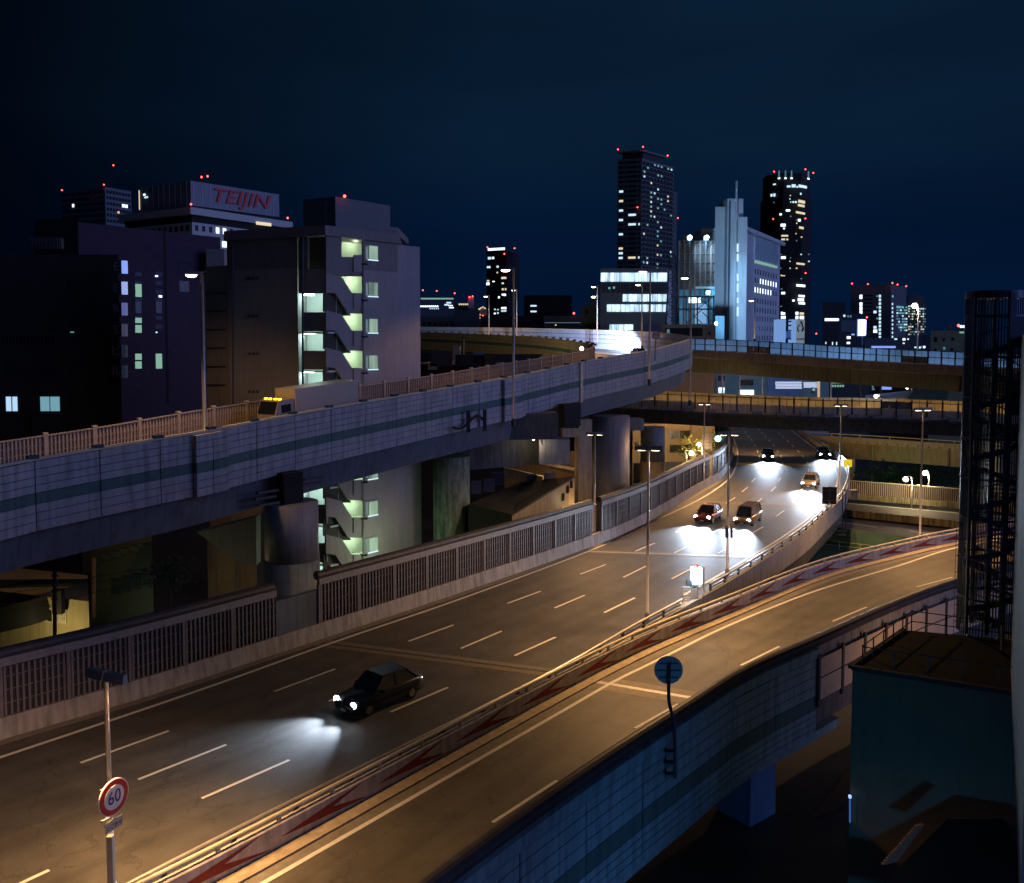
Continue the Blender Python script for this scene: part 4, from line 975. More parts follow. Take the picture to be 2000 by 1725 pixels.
# lattice tower
t = thing('lattice_tower', 'dark steel lattice tower with cross bracing in front of the netted block', 'lattice tower', WD(1313, 640, 196)); mb = MB()
for lv in range(6):
    v0, v1 = 636 - lv * 23, 636 - (lv + 1) * 23; w0, w1 = 13 - lv * 1.3, 13 - (lv + 1) * 1.3
    q = lambda s_, v, w_, d_=0: WD(1313 + s_ * w_, v, 196 + d_)
    for d_ in (0, 3):
        for s_ in (-1, 1): mb.beam(q(s_, v0, w0, d_), q(s_, v1, w1, d_), .28, .28)
        mb.beam(q(-1, v0, w0, d_), q(1, v1, w1, d_), .14, .14); mb.beam(q(1, v0, w0, d_), q(-1, v1, w1, d_), .14, .14); mb.beam(q(-1, v1, w1, d_), q(1, v1, w1, d_), .16, .16)
mb.build('lattice', STEELD, t)
mb = MB(); p = lambda u, v: WD(u, v, 198)
for u in (1320, 1340, 1362, 1384, 1394): mb.beam(p(u, 637), p(u, 577), .25, .25)
for v in (580, 604): mb.beam(p(1316, v), p(1396, v), .3, .3)
for (a, b, c_, d_) in ((1340, 604, 1372, 632), (1372, 604, 1340, 632), (1362, 580, 1392, 604), (1392, 580, 1362, 604), (1372, 610, 1392, 630)): mb.beam(p(a, b), p(c_, d_), .16, .16)
mb.build('gantry', STEELD, t)
def pxwins(t, f, L, name='window'):
    ww = Wins(t)
    for q in L: ww.px(f, *q, name=name)
    ww.done()
# ---- low brown building
t, ff, z = flat('low_brown_building', 'low brown flat-roofed building with a wide black opening behind the ramp curve', 'building', 1292, 1397, 634, 172, BT('brown_wall', (.22, .18, .14)), 12)
pxwins(t, ff, [(1300, 641, 1372, 657, DW), (1302, 643, 1308, 651, LD), (1384, 648, 1388, 654, DW)])
t, ff, z = flat('blue_shed', 'small dusky blue building at the foot of the white office block', 'building', 1397, 1415, 617, 215, BT('blue_shed', (.08, .16, .19)), 10)
# ---- twin sign pillars
t = thing('sign_pillar', 'two pale square sign pillars joined by steelwork, the right one with a line-drawn bird and lettering', 'sign', WD(1545, 668, 190))
SP = emis('sign_face', (.18, .33, .66), .9)
for (u0, u1) in ((1519.5, 1535), (1548.5, 1556)):
    A = WD(u0, 624, 190); B = WD(u1, 624, 190); MB().box(((A.x + B.x) / 2, A.y + 1.5, (A.z + WD(1500, 672, 190).z) / 2), (B.x - A.x, 3, A.z - WD(1500, 672, 190).z)).build('pillar', SP, t)
A = WD(1556.3, 624, 189.6); B = WD(1571, 625, 190); zb = WD(1556, 671, 190).z
MB().box(((A.x + B.x) / 2, A.y + 1.6, (A.z + zb) / 2), (B.x - A.x, 3, A.z - zb)).build('sign_panel', emis('sign_face_grey', (.22, .30, .38), .62), t)
sg = lambda u, v: WD(u, v, 189.3)
INK = mat('sign_ink', (.01, .015, .03), .6)
for pts, r_ in (([(1564.5, 627), (1566.5, 633), (1568.5, 640), (1569.5, 645)], .16), ([(1558, 641), (1560, 636), (1563, 636)], .10), ([(1557.5, 640), (1558.5, 645), (1560.5, 648)], .13), ([(1569, 640), (1567, 645), (1567, 648)], .16), ([(1564.5, 627), (1563, 631), (1562.6, 634)], .05)):
    MB().tube(catmull([sg(*q) for q in pts], 5), r_, 6).build('bird_drawing', INK, t)
o = sg(1563.4, 662); text_mesh('lettering', 'musita', .62, INK, t, frame((o.x, o.y, o.z), (1, 0, 0)), .03, bold=.02)
for v in (628, 636, 646, 662): MB().beam(WD(1535, v, 191), WD(1549, v, 191), .3, .3).build('crossbar', STEELD, t)
A = WD(1541, 655, 192); MB().box(A, (1.6, 2, 1.6)).build('equipment_box', mat('equip_blue', (.2, .4, .7), .5), t)
# ---- right background cluster
t, fl, fr, z = bld('banded_office_tower', 'broad dark office tower with a lit vertical strip of small windows and three red beacons', 'tower', (1741, 556, 420), (1662, 556, 425), (1771, 560, 436), BT('dusk_wall', (.15, .17, .20)))
L_ = [(1716.5, 576 + i * 7.3, 1720.5, 581 + i * 7.3, LW) for i in range(12)] + [(1679, 576, 1684, 584, LW2), (1679, 591, 1684, 598, LW2), (1679, 599, 1684, 606, LW2), (1679, 607, 1684, 613, LW2), (1706, 607, 1712, 612, LW), (1706, 637, 1712, 642, LW), (1706, 644, 1713, 650, LW2)]
for r_ in range(10): L_ += [(1687, 576 + r_ * 7.3, 1704, 579 + r_ * 7.3, DW), (1712, 577 + r_ * 7.3, 1714, 580 + r_ * 7.3, LIM if r_ % 3 == 0 else DW)]
pxwins(t, fl, L_); L_ = []
for r_ in range(9):
    L_ += [(1742, 592 + r_ * 8, 1744, 596 + r_ * 8, LW)] + [(1751 + c_ * 3.6, 599 + r_ * 5.6, 1753.6 + c_ * 3.6, 602 + r_ * 5.6, random.choice((LIM, LIM, LW, LD))) for c_ in range(6) if random.random() < .75]
L_ += [(1742, 577, 1745, 581, LIM), (1751, 598, 1765, 602, LIM)]
pxwins(t, fr, L_)
for (u, v) in ((1664, 554), (1695, 555), (1743, 553), (1753, 556), (1770, 559)): beacon(t, u, v, 418)
t, ff, z = flat('brown_balcony_tower', 'brownish mid-height tower with a stepped cap, right of the banded office tower', 'tower', 1766, 1810, 592, 450, BT('tan_wall', (.17, .15, .15)), 14)
L_ = []
for r_ in range(12):
    for c_ in range(10):
        if random.random() < .5: L_.append((1774 + c_ * 3.5, 597 + r_ * 5, 1776.4 + c_ * 3.5, 599.5 + r_ * 5, random.choice((LD, LD, LW, LY, LY))))
pxwins(t, ff, L_); P = WD(1773, 578, 452); P1_ = WD(1804, 578, 452); block(t, 'cap', [P, P1_, P1_ + Vector((0, 8, 0)), P + Vector((0, 8, 0))], z, P.z, BT('tan_wall', (.17, .15, .15)))
t, ff, z = flat('green_grey_building', 'plain green-grey building with a few small windows near the steel stair tower', 'building', 1818, 1886, 646, 200, BT('greengrey', (.20, .26, .18)), 14)
pxwins(t, ff, [(1825, 658, 1830, 668, DW), (1841, 661, 1845, 666, DW), (1859, 659, 1863, 665, DW), (1825, 681, 1829, 687, DW), (1842, 678, 1846, 683, LD), (1857, 680, 1861, 686, DW), (1874, 648, 1883, 651, LG)])
for (u, v, m_) in ((1872, 636, REDL), (1877, 638, LW2), (1882, 638, LW2)): MB().lathe(WD(u, v, 204), [(.15, -.3), (.3, 0), (.15, .3)], 8).build('roof_light', m_, t)
MB().box(WD(1856, 641, 205), (.5, .5, 2.2)).build('vent', STEELD, t)
t, ff, z = flat('dark_slab_building', 'dark square-topped building left of the glowing blue sign', 'building', 1607, 1652, 590, 380, BT('slabdark', (.05, .05, .07)), 14)
pxwins(t, ff, [(1611 + i * 4.5, 622, 1615 + i * 4.5, 627, LW2 if i < 6 else LD) for i in range(9)] + [(1643, 658, 1646, 662, LW), (1648, 661, 1651, 665, LW), (1643, 667, 1646, 671, LW), (1625 + 0, 668, 1627, 674, LW), (1633, 668, 1635, 674, LW), (1612, 668, 1614, 672, LW)])
t, ff, z = flat('low_dark_office', 'low dark office with a dim row of windows under the glowing blue sign', 'building', 1640, 1682, 612, 330, BT('slabdark2', (.055, .06, .085)), 14)
pxwins(t, ff, [(1647, 615, 1651, 619, LW), (1655, 616, 1658, 620, LD), (1660, 616, 1663, 620, LD), (1654, 657, 1661, 662, LW2), (1654, 668, 1660, 672, LW2), (1663, 652, 1669, 655, LB), (1643, 626, 1678, 648, mat('billboard_dim', (.12, .16, .22), .5))])
t = thing('blue_sign_box', 'tall glowing white and blue sign box in front of the banded office tower', 'sign', WD(1684, 655, 300))
p = WD(1684, 640, 300); MB().box(p, (2.1, 1.2, 5.2)).build('light_box', emis('sign_hot', (.55, .70, 1.0), 5), t); MB().box(p + Vector((0, .8, 0)), (2.7, .3, 5.8)).build('frame', LB, t); MB().box(p + Vector((.4, 1, -4)), (.5, .5, 4)).build('stand', STEELD, t)
point(t, p + Vector((0, -2.5, 0)), 2500, (.2, .35, 1.0), .5); beacon(t, 1693, 620, 300)
t, ff, z = flat('hall_with_sign', 'low dark hall with a short bright lettered strip and a blue-lit canopy', 'building', 1690, 1800, 660, 290, BT('slabdark3', (.05, .06, .10)), 14)
pxwins(t, ff, [(1702, 676, 1749, 680, LB), (1747, 661, 1752, 664, LW), (1763, 661, 1768, 665, LW2), (1772, 661, 1775, 664, LW), (1763, 669, 1767, 672, LY), (1795, 677, 1798, 681, LW), (1786, 677, 1790, 680, LW)])
MB().box(WD(1702, 666, 292), (2.8, .6, 1.0)).build('lettered_strip', LW2, t)
t, ff, z = flat('distant_block', 'distant low block filling the gap at the foot of the brown tower', 'building', 1795, 1830, 655, 420, BT('slabdark3', (.05, .06, .10)), 14)
pxwins(t, ff, [(1803, 676, 1807, 680, LW2), (1797, 676, 1800, 679, LW)])
# ---- mid background between stair building and the bright office
t, fl, fr, z = bld('balcony_tower', 'slender dark tower with a bright white crown strip and scattered lit flats', 'tower', (989, 489, 620), (950, 491), (1014, 497), BT('bt', (.055, .055, .07)))
L_ = [(953, 484.5, 986, 489, LW2)]
for (x0, x1, y0, y1) in ((953, 959, 502, 507), (961, 965, 502, 506), (951, 958, 520, 524), (970, 974, 519, 523), (970, 973, 531, 534), (979, 989, 541, 545), (951, 956, 547, 550), (950, 956, 552, 557), (980, 984, 552, 555), (962, 966, 549, 551), (980, 984, 563, 567), (986, 989, 563, 567), (973, 976, 579, 583), (980, 983, 574, 577), (983, 988, 574, 578), (979, 989, 600, 604), (979, 989, 606, 609), (965, 968, 603, 606), (971, 974, 604, 606), (971, 974, 610, 613), (965, 968, 611, 614)): L_.append((x0, y0, x1, y1, random.choice((LW, LW2, LY))))
for i in range(14):
    for c_ in range(4):
        if random.random() < .5: L_.append((953 + c_ * 9, 510 + i * 7.2, 958 + c_ * 9, 513 + i * 7.2, DW))
pxwins(t, fl, L_); pxwins(t, fr, [(992 + c_ * 7, 505 + i * 7, 997 + c_ * 7, 507 + i * 7, BT('btrail', (.14, .13, .16))) for i in range(15) for c_ in range(3)], 'balcony')
for (u, v) in ((952, 483), (1005, 485), (985, 496)): beacon(t, u, v, 615)
t, ff, z = flat('drum_hall', 'long low black hall with a rounded end and two short lit windows', 'building', 1023, 1117, 577, 330, BT('hallblack', (.012, .013, .02)), 20)
pxwins(t, ff, [(1036, 596, 1048, 599, LW), (1036, 607, 1048, 610, LW)] + [(1070 + i * 5.4, 590, 1071 + i * 5.4, 612, DW) for i in range(8)])
t, ff, z = flat('curved_roof_office', 'wide dark office far left of the loop with a glowing roof-edge strip and three beacons', 'building', 800, 887, 580, 400, BT('cro', (.05, .07, .10)), 20, Y1=410)
pxwins(t, ff, [(822 + i * 3.2, 582, 824.6 + i * 3.2, 585, LG) for i in range(20)] + [(821 + i * 4, 597, 824 + i * 4, 600, LW2) for i in range(9)] + [(839 + i * 4, 602, 841 + i * 4, 604, LW) for i in range(5)] + [(868, 594, 876, 597, LW), (872, 590, 881, 593, LW), (876, 596, 884, 598, LW2), (877, 600, 886, 602, LW2)])
for (u, v) in ((826, 567), (853, 568.5), (888, 573)): beacon(t, u, v, 398, stick=3)
t, ff, z = flat('grey_annex', 'small blue-grey building with a white chimney carrying red lights', 'building', 888, 935, 592, 360, BT('annex', (.12, .17, .20)), 15)
pxwins(t, ff, [(896 + i * 4, 593, 899 + i * 4, 596, LY) for i in range(5)]); p = WD(920, 592, 358); MB().box(p, (2.3, 2, 4.5)).build('chimney', BT('chim', (.45, .48, .55)), t)
for (u, v) in ((917, 580.5), (923, 579)): beacon(t, u, v, 356)
t, ff, z = flat('pale_cube_building', 'windowless blue-grey cube behind the loop', 'building', 885, 937, 606, 300, BT('cube', (.13, .18, .22)), 15)
t, ff, z = flat('low_flats', 'row of low blue-grey flats at the far left of the loop', 'building', 800, 890, 618, 280, BT('lowf', (.08, .12, .16)), 15)
pxwins(t, ff, [(826 + i * 11, 628, 831 + i * 11, 636, DW) for i in range(6)])
t = thing('striped_building', 'small building outlined with warm dots of light between the annex and the slender tower', 'building', WD(942, 625, 330)); A = WD(935, 602, 330); B = WD(950, 602, 330)
block(t, 'walls', [A, B, B + Vector((0, 8, 0)), A + Vector((0, 8, 0))], 0, A.z, BT('strb', (.25, .24, .22)))
for (u, v) in ((936, 604), (939, 602), (943, 600), (947, 602), (937, 615), (938, 621)): MB().box(WD(u, v, 329.5), (.6, .2, .5)).build('lamp', LY, t)
beacon(t, 943, 617, 329)
t, ff, z = flat('dark_terrace', 'very dark low terrace in front of the slender tower', 'building', 938, 1062, 617, 260, BT('terr', (.018, .022, .03)), 10)
t, ff, z = flat('glass_roof_annex', 'low blue-grey flat-roofed building with a thin lit rail above the loop barrier', 'building', 1062, 1136, 617, 240, BT('gra', (.06, .10, .13)), 10)
pxwins(t, ff, [(1064, 630, 1134, 631, LD), (1084, 634, 1087, 636, LY)]); beacon(t, 1121, 612, 239)
t, ff, z = flat('stepped_grey_building', 'stepped grey-green building with a stair slope left of the lit office', 'building', 1136, 1184, 596, 225, BT('sgb', (.17, .21, .19)), 10)
block(t, 'lift_tower', [WD(1153, 585, 226), WD(1168, 585, 226), WD(1168, 585, 232), WD(1153, 585, 232)], z, WD(1153, 586, 226).z, BT('sgb', (.17, .21, .19)))
pxwins(t, ff, [(1166, 598, 1184, 660, BT('sgb2', (.22, .38, .42))), (1171, 604, 1173, 612, DW), (1144, 605, 1149, 613, DW)])
t, ff, z = flat('roof_cluster', 'cluster of dark roofs and tanks seen through the ramp loop', 'rooftops', 800, 1110, 712, 125, BT('rcl', (.03, .03, .03)), 25)
for (u, v, w_, h_, m_) in ((862, 700, 3, 2.2, 'rc_b'), (892, 694, 1.0, 2.6, 'rc_c'), (845, 716, 1.2, .9, 'rc_c'), (918, 704, 4, 1.6, 'rc_a'), (935, 700, 1.4, 1.6, 'rc_d'), (955, 706, 2.0, 1.8, 'rc_b'), (942, 712, 1.2, 1.0, 'rc_c'), (1010, 700, 7, 1.2, 'rc_a')):
    MB().box(WD(u, v, 123), (w_, 1.5, h_)).build('roof_box', BT(m_, {'rc_a': (.03, .03, .035), 'rc_b': (.06, .05, .04), 'rc_c': (.34, .28, .18), 'rc_d': (.10, .20, .32)}[m_]), t)
t = thing('loop_lamp', 'dim slender lamp post standing inside the ramp loop', 'street lamp', WD(905, 735, 128)); p = WD(905, 661, 128)
MB().tube([WD(905, 740, 128), p], .14, 8).build('pole', mat('olive_pole', (.22, .22, .12), .6), t); MB().box(p + Vector((0, .2, .06)), (.9, .35, .12)).build('lamp_head', STEELD, t)
spot(t, p + Vector((0, .5, -.1)), WD(960, 672, 195), 9000, (1.0, .74, .38), 130, .8, .3)
t = thing('loop_lamp', 'lamp hidden behind the buff fence inside the ramp loop', 'street lamp', WD(1075, 735, 132)); p = WD(1075, 716, 132)  # light added for the olive barrier, hidden by the fence
MB().tube([WD(1075, 800, 132), p], .12, 8).build('pole', STEELD, t); MB().box(p + Vector((0, -.2, -.1)), (.6, .3, .12)).build('lamp_head', STEELD, t)
spot(t, p + Vector((0, .4, 0)), WD(1010, 690, 175), 5200, (1.0, .70, .30), 120, .9, .3)
# ---- pieces seen between the crossing viaducts
t, ff, z = flat('teal_warehouse', 'wide blue-teal lit frontage seen between the two crossing viaducts', 'building', 1352, 1620, 716, 190, BT('tealw', (.20, .48, .62), .25), 8)
pxwins(t, ff, [(1352, 716, 1383, 745, DW), (1352, 746, 1384, 770, BT('mauve', (.40, .30, .34))), (1398, 730, 1417, 775, BT('palew', (.40, .52, .60))), (1402, 734, 1408, 744, DW), (1410, 734, 1416, 744, DW), (1403, 757, 1415, 768, LW2), (1444, 762, 1472, 772, LW2), (1446, 742, 1471, 753, DW), (1444, 728, 1478, 741, BT('palew', (.40, .52, .60))), (1500, 740, 1560, 775, BT('bluew', (.20, .45, .95)))])
t, ff, z = flat('yellow_window_block', 'block with rows of dim yellow-green windows seen between the crossing viaducts', 'building', 1622, 1700, 716, 200, BT('ywb', (.05, .09, .12)), 8)
pxwins(t, ff, [(1625 + i * 5, 745 + j * 7, 1628 + i * 5, 749 + j * 7, LG) for i in range(5) for j in range(2)] + [(1723 - 20, 753, 1705 + 1, 758, LD)])
t, ff, z = flat('far_street_block', 'dark block with a small lit sign seen between the crossing viaducts', 'building', 1700, 2100, 730, 205, BT('fsb', (.03, .05, .07)), 8)
pxwins(t, ff, [(1722, 752, 1741, 761, LB), (1703, 759, 1708, 762, LD)])
t = thing('dark_canopy', 'dark teal pitched canopy roof above the lower crossing viaduct', 'canopy', WD(1820, 778, 150))
MB().prism([WD(1772, 778, 150), WD(1790, 758, 154), WD(1853, 762, 152), WD(1850, 782, 149)], (0, 0, -.6)).build('roof', BT('canopy', (.04, .10, .11)), t)
MB().prism([WD(1690, 772, 150), WD(1785, 762, 154), WD(1778, 776, 151), WD(1700, 778, 150)], (0, 0, -.5)).build('pale_roof', BT('canopyp', (.25, .34, .42)), t)
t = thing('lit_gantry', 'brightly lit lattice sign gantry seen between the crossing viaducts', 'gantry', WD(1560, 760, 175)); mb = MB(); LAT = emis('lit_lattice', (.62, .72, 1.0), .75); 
for (u0, u1, v0, v1) in ((1515, 1566, 747, 758), (1570, 1597, 748, 756)):
    for v in (v0, v1, (v0 + v1) / 2): mb.beam(WD(u0, v, 175), WD(u1, v, 175), .25, .28)
    for i in range(int((u1 - u0) / 3.4)): mb.beam(WD(u0 + i * 3.4, v0, 175), WD(u0 + i * 3.4 + 1.7, v1, 175), .16, .16)
mb.build('lattice', LAT, t)  # light on the lattice and post put in as their own glow
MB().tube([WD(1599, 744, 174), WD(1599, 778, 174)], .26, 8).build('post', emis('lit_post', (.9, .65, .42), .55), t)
t = thing('traffic_light', 'small green-lit traffic light hanging at the right end of the lit gantry', 'traffic light', WD(1589, 762, 172)); p = WD(1589, 761, 172); MB().disc(p, (0, -1, 0), .28, .15, 12).build('lens', LIM, t); MB().box(p + Vector((0, .4, -.2)), (.5, .4, 1.2)).build('housing', STEELD, t)
for (u, v0, v1, m_) in ((1411, 730, 768, STEEL), (1444.5, 731, 775, STEEL), (1489, 735, 775, STEEL), (1623, 745, 775, STEEL), (1681, 748, 775, STEELD), (1721, 750, 780, STEELD)):
    t = thing('lamp_post', 'thin street post standing between the crossing viaducts, %s' % {1411: 'before the paired dark windows', 1444.5: 'left of the bright shop front', 1489: 'left of the blue wall', 1623: 'right of the lit gantry', 1681: 'left of the small lit sign', 1721: 'touching the small lit sign'}[u], 'post', WD(u, v1, 160), 'thin posts between the crossing viaducts')
    MB().tube([WD(u, v1 + 30, 160), WD(u, v0 - 6, 160)], .12, 6).build('pole', m_, t); MB().box(WD(u, v0 - 6, 160), (.5, .2, .12)).build('cap', m_, t)

# ============================================================ left foreground buildings
# stair building
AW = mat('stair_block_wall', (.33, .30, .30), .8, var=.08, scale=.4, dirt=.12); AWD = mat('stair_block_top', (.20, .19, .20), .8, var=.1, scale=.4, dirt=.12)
t = thing('stair_apartment_block', 'grey apartment block with an open lit staircase stacked floor by floor on its corner', 'building', WD(637, 700, 78))
C0 = WD(637, 441, 78); zt = C0.z; PL = WD(442, 441, 82); PA_ = WD(776, 441, 84.3)
fL = Face((PL.x, PL.y, 0), (C0.x, C0.y, 0)); fA = Face((C0.x, C0.y, 0), (PA_.x, PA_.y, 0))
b_ = fL.at(583, 700); f_ = fA.at(708, 700); inn = Vector((0, 3.6, 0))
flo = lambda p, z: Vector((p.x, p.y, z))
zs = fL.at(560, 524).z
foot = [fL.p0, b_, b_ + inn, Vector((C0.x + .2, C0.y + 4.2, 0)), f_ + inn, f_, fA.p1, fA.p1 + Vector((-1, 13, 0)), fL.p0 + Vector((1.5, 13, 0))]
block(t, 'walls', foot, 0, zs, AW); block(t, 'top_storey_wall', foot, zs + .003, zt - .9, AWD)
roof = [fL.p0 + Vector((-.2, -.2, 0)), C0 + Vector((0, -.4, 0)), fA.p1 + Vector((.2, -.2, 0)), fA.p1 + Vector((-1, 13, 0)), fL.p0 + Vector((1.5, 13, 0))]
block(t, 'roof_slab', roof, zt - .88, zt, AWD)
PW = WD(776.5, 478, 84.5); PW2 = WD(820, 478, 86.5); zw = PW.z
block(t, 'side_wing', [flo(PW, 0), flo(PW2, 0), flo(PW2, 0) + Vector((-2, 10, 0)), flo(PW, 0) + Vector((0, 10, 0))], 0, zw, mat('wing_wall', (.30, .30, .34), .8, var=.08, scale=.4, dirt=.12))
PT = WD(708, 452, 81.3); PT2 = WD(776, 446, 84.2); block(t, 'stair_head', [flo(PT, 0) + Vector((0, .3, 0)), flo(PT2, 0) + Vector((0, .3, 0)), flo(PT2, 0) + Vector((0, 9, 0)), flo(PT, 0) + Vector((0, 9, 0))], zt, PT2.z + .1, AWD)
P0_ = WD(400, 521, 83.5); P1_ = WD(443, 521, 82.1); block(t, 'low_wing', [flo(P0_, 0), flo(P1_, 0), flo(P1_, 0) + Vector((0, 8, 0)), flo(P0_, 0) + Vector((0, 8, 0))], 0, P0_.z, AW)
A = WD(592, 388, 92); B = WD(655, 384, 90); C_ = WD(762, 396, 96); block(t, 'rooftop_block', [flo(A, 0), flo(B, 0), flo(C_, 0), flo(C_, 0) + Vector((-3, 8, 0)), flo(A, 0) + Vector((0, 8, 0))], zt, B.z, mat('rooftop_block', (.17, .19, .20), .8))
beacon(t, 673, 383.5, 90, .14)
MB().tube([WD(636, 440, 85), WD(635, 318, 85)], .03, 5).build('antenna', STEELD, t)
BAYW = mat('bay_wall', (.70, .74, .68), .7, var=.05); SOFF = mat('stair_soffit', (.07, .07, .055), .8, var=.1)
def fpoly(face, pts, dp, m, name, o=0): MB().prism([face.at(u, v, o) for u, v in pts], -face.n * dp).build(name, m, t)
kx = []
for k in range(-1, 9):
    vA = 541 + 73 * k
    if vA > 1200: break
    if k >= 0:
        fpoly(fA, [(637, vA - 8), (667, vA), (687.5, vA + 32), (708, vA + 32), (708, vA + 72), (680, vA + 71), (655, vA + 32), (637, vA + 30)], .22, AW if k else AW, 'stair_parapet')
        fpoly(fA, [(632, vA + 26), (660, vA + 29), (686, vA + 76), (660, vA + 76), (632, vA + 68)], .12, SOFF, 'stair_soffit', -.45)  # dark panel stands for the shaded underside of each flight
        fpoly(fA, [(691, vA + 32), (706, vA + 32), (706, vA + 62), (691, vA + 62)], .1, AW, 'parapet_box', .12)
for k in range(0, 8):
    vL = 572 + 75.2 * k
    fpoly(fL, [(590, vL + 38), (638, vL + 38), (638, vL + 75), (590, vL + 75)], .22, mat('landing_parapet', (.20, .21, .23), .8), 'landing_parapet')
    p = fL.at(600, vL + 76, -.2)
    yy = Vector((0, .3, 0)); MB().prism([flo(b_ + yy, p.z - .02), flo(C0 + yy, p.z - .02), flo(f_ + yy, p.z - .02), flo(f_ + inn, p.z - .02), flo(b_ + inn, p.z - .02)], (0, 0, -.16)).build('landing_slab', BAYW, t)
    q = fL.at(604, vL + 4, -1.0); MB().box(q, (.9, .22, .12)).build('lamp_fitting', emis('lit_tube', (.85, 1, .95), 14), t)
    point(t, q + Vector((0, .5, -.3)), 130, (.62, .95, .90), .12)
    q2 = fA.at(690, 541 + 73 * k + 4, -1.5); point(t, q2 + Vector((.2, .2, -.1)), 62, (.72, 1.0, .62), .12)
# bay lining
MB().quad(flo(b_ + inn * .97, 0), flo(Vector((C0.x + .2, C0.y + 4.05, 0)), 0), flo(Vector((C0.x + .2, C0.y + 4.05, 0)), zt - 4.4), flo(b_ + inn * .97, zt - 4.4)).build('bay_back_wall', BAYW, t)
MB().quad(flo(Vector((C0.x + .2, C0.y + 4.05, 0)), 0), flo(f_ + inn * .97, 0), flo(f_ + inn * .97, zt - .9), flo(Vector((C0.x + .2, C0.y + 4.05, 0)), zt - .9)).build('bay_back_wall', BAYW, t)
MB().box((C0.x + .5, C0.y + 2.75, zt / 2 - 1), (.15, 2.9, zt - 2)).build('bay_divider', BAYW, t)
fpoly(fL, [(583, 526), (637, 526), (637, 573), (583, 573)], .25, AW, 'upper_spandrel'); fpoly(fL, [(583, 455), (601, 455), (601, 528), (583, 528)], .25, AWD, 'corner_wall')
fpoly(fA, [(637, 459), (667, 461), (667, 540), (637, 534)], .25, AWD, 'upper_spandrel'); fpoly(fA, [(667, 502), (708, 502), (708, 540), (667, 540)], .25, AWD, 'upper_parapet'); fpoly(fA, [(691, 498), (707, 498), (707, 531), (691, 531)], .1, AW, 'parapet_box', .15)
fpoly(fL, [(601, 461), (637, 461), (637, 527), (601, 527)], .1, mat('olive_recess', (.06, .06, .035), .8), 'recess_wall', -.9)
q2 = fA.at(690, 470, -1.5); point(t, q2 + Vector((.2, .2, -.1)), 70, (.78, 1.0, .62), .12)
ww = Wins(t); WFR = mat('window_frame', (.30, .30, .30), .5)
WG = emis('lit_stairwindow', (.40, .58, .42), .62, True); WG2 = emis('lit_stairwindow2', (.30, .48, .45), .35)
for k in range(9):
    v = 482 + 71.2 * k
    ww.px(fA, 711, v - 3, 738, v + 28, WFR, .10, 'window_frame'); ww.px(fA, 719.5, v - 1, 736, v + 25, WG, .14); ww.px(fA, 713, v, 717, v + 24, WG2, .14); ww.px(fA, 717, v + 25.5, 737, v + 27.5, LW, .16, 'sill')  # sill glows by itself to stand for light on it
ww.done()
MB().tube([fL.at(591.5, 460, .12), fL.at(591.5, 1160, .12)], .10, 6).build('drain_pipe', STEELD, t)
MB().tube([fA.at(710, 450, .2), fA.at(710, 1160, .2)], .09, 6).build('drain_pipe', AW, t)
for k in range(9): MB().box(fA.at(711, 516 + 71 * k, .25), (.7, .2, .16)).build('pipe_bracket', STEELD, t)
MB().tube([fL.at(455, 456, .12), fL.at(455, 1000, .12)], .06, 6).build('drain_pipe', STEELD, t)
for k in range(5):
    for j in range(3): MB().box(fL.at(487 + 8 * j, 543 + 74 * k, .05), (.22, .12, .22)).build('vent', STEELD, t)
for k in range(6): MB().beam(fL.at(402, 572 + 36 * k, -.0) + Vector((0, .1, 0)), fL.at(440, 572 + 36 * k, 0) + Vector((0, .1, 0)), .1, .12).build('joint_line', SEAM, t)
# brick building
BRK = mat('violet_brick', (.045, .030, .060), .8, var=.2, scale=1.5); DKB = mat('near_black_wall', (.020, .021, .022), .85, var=.2, scale=.4)
t, fl, fr, z = bld('brick_office', 'dark violet brick office with a central black joint and narrow strips of green-lit windows', 'building', (151, 434, 115), (68, 437, 118), (430, 464), BRK)
ww = Wins(t)
for (x, y0, y1, m_) in ((264, 555, 580, LG), (264, 621, 631, LG), (264, 635, 650, LG), (264, 691, 703, LG), (264, 706, 720, LG), (304, 691, 720, LG)): ww.px(fr, x, y0, x + 12.5, y1, m_, .06)
for x in (264, 304):
    for i in range(6): ww.px(fr, x - .5, 532 + i * 17 + (17 if i > 3 else 0), x + 13, 540 + i * 17 + (17 if i > 3 else 0), mat('spandrel_blue', (.03, .03, .09), .4), .04, 'spandrel')
    ww.px(fr, x, 590, x + 12, 612, DW, .05)
ww.px(fr, 303, 538, 308, 541, LW2, .08); ww.px(fr, 310, 577, 316, 581, LW2, .08); ww.px(fr, 304, 648, 307, 650.5, LW, .08)
ww.px(fr, 323, 448, 326.5, 790, BLACK, .05, 'joint'); ww.px(fr, 350, 549, 369, 570, DW, .05)
ww.done()
MB().box(fr.at(425, 512, 2.2), (2.6, 2, 3.6)).build('side_box', AW, t)
block(t, 'black_annex', [WD(70, 436, 114), WD(152, 436, 113.5), WD(152, 436, 118), WD(70, 436, 118)], 0, WD(100, 434, 114).z + .4, BLACK)
t, ff, z = flat('corner_tenement', 'near-black tenement at the far left edge with two lit sash windows', 'building', -220, 230, 494, 95, DKB, 14, Y1=97)
ww = Wins(t)
SASH = emis('lit_sash', (.50, .74, 1.0), .95); SASH2 = emis('lit_sash_teal', (.28, .62, .74), .55)
for (x0, x1, m_) in ((12, 22.5, SASH), (24.5, 34.5, SASH), (79, 97, SASH2), (98.5, 117, SASH2)): ww.px(ff, x0, 775, x1, 803, m_, .08)
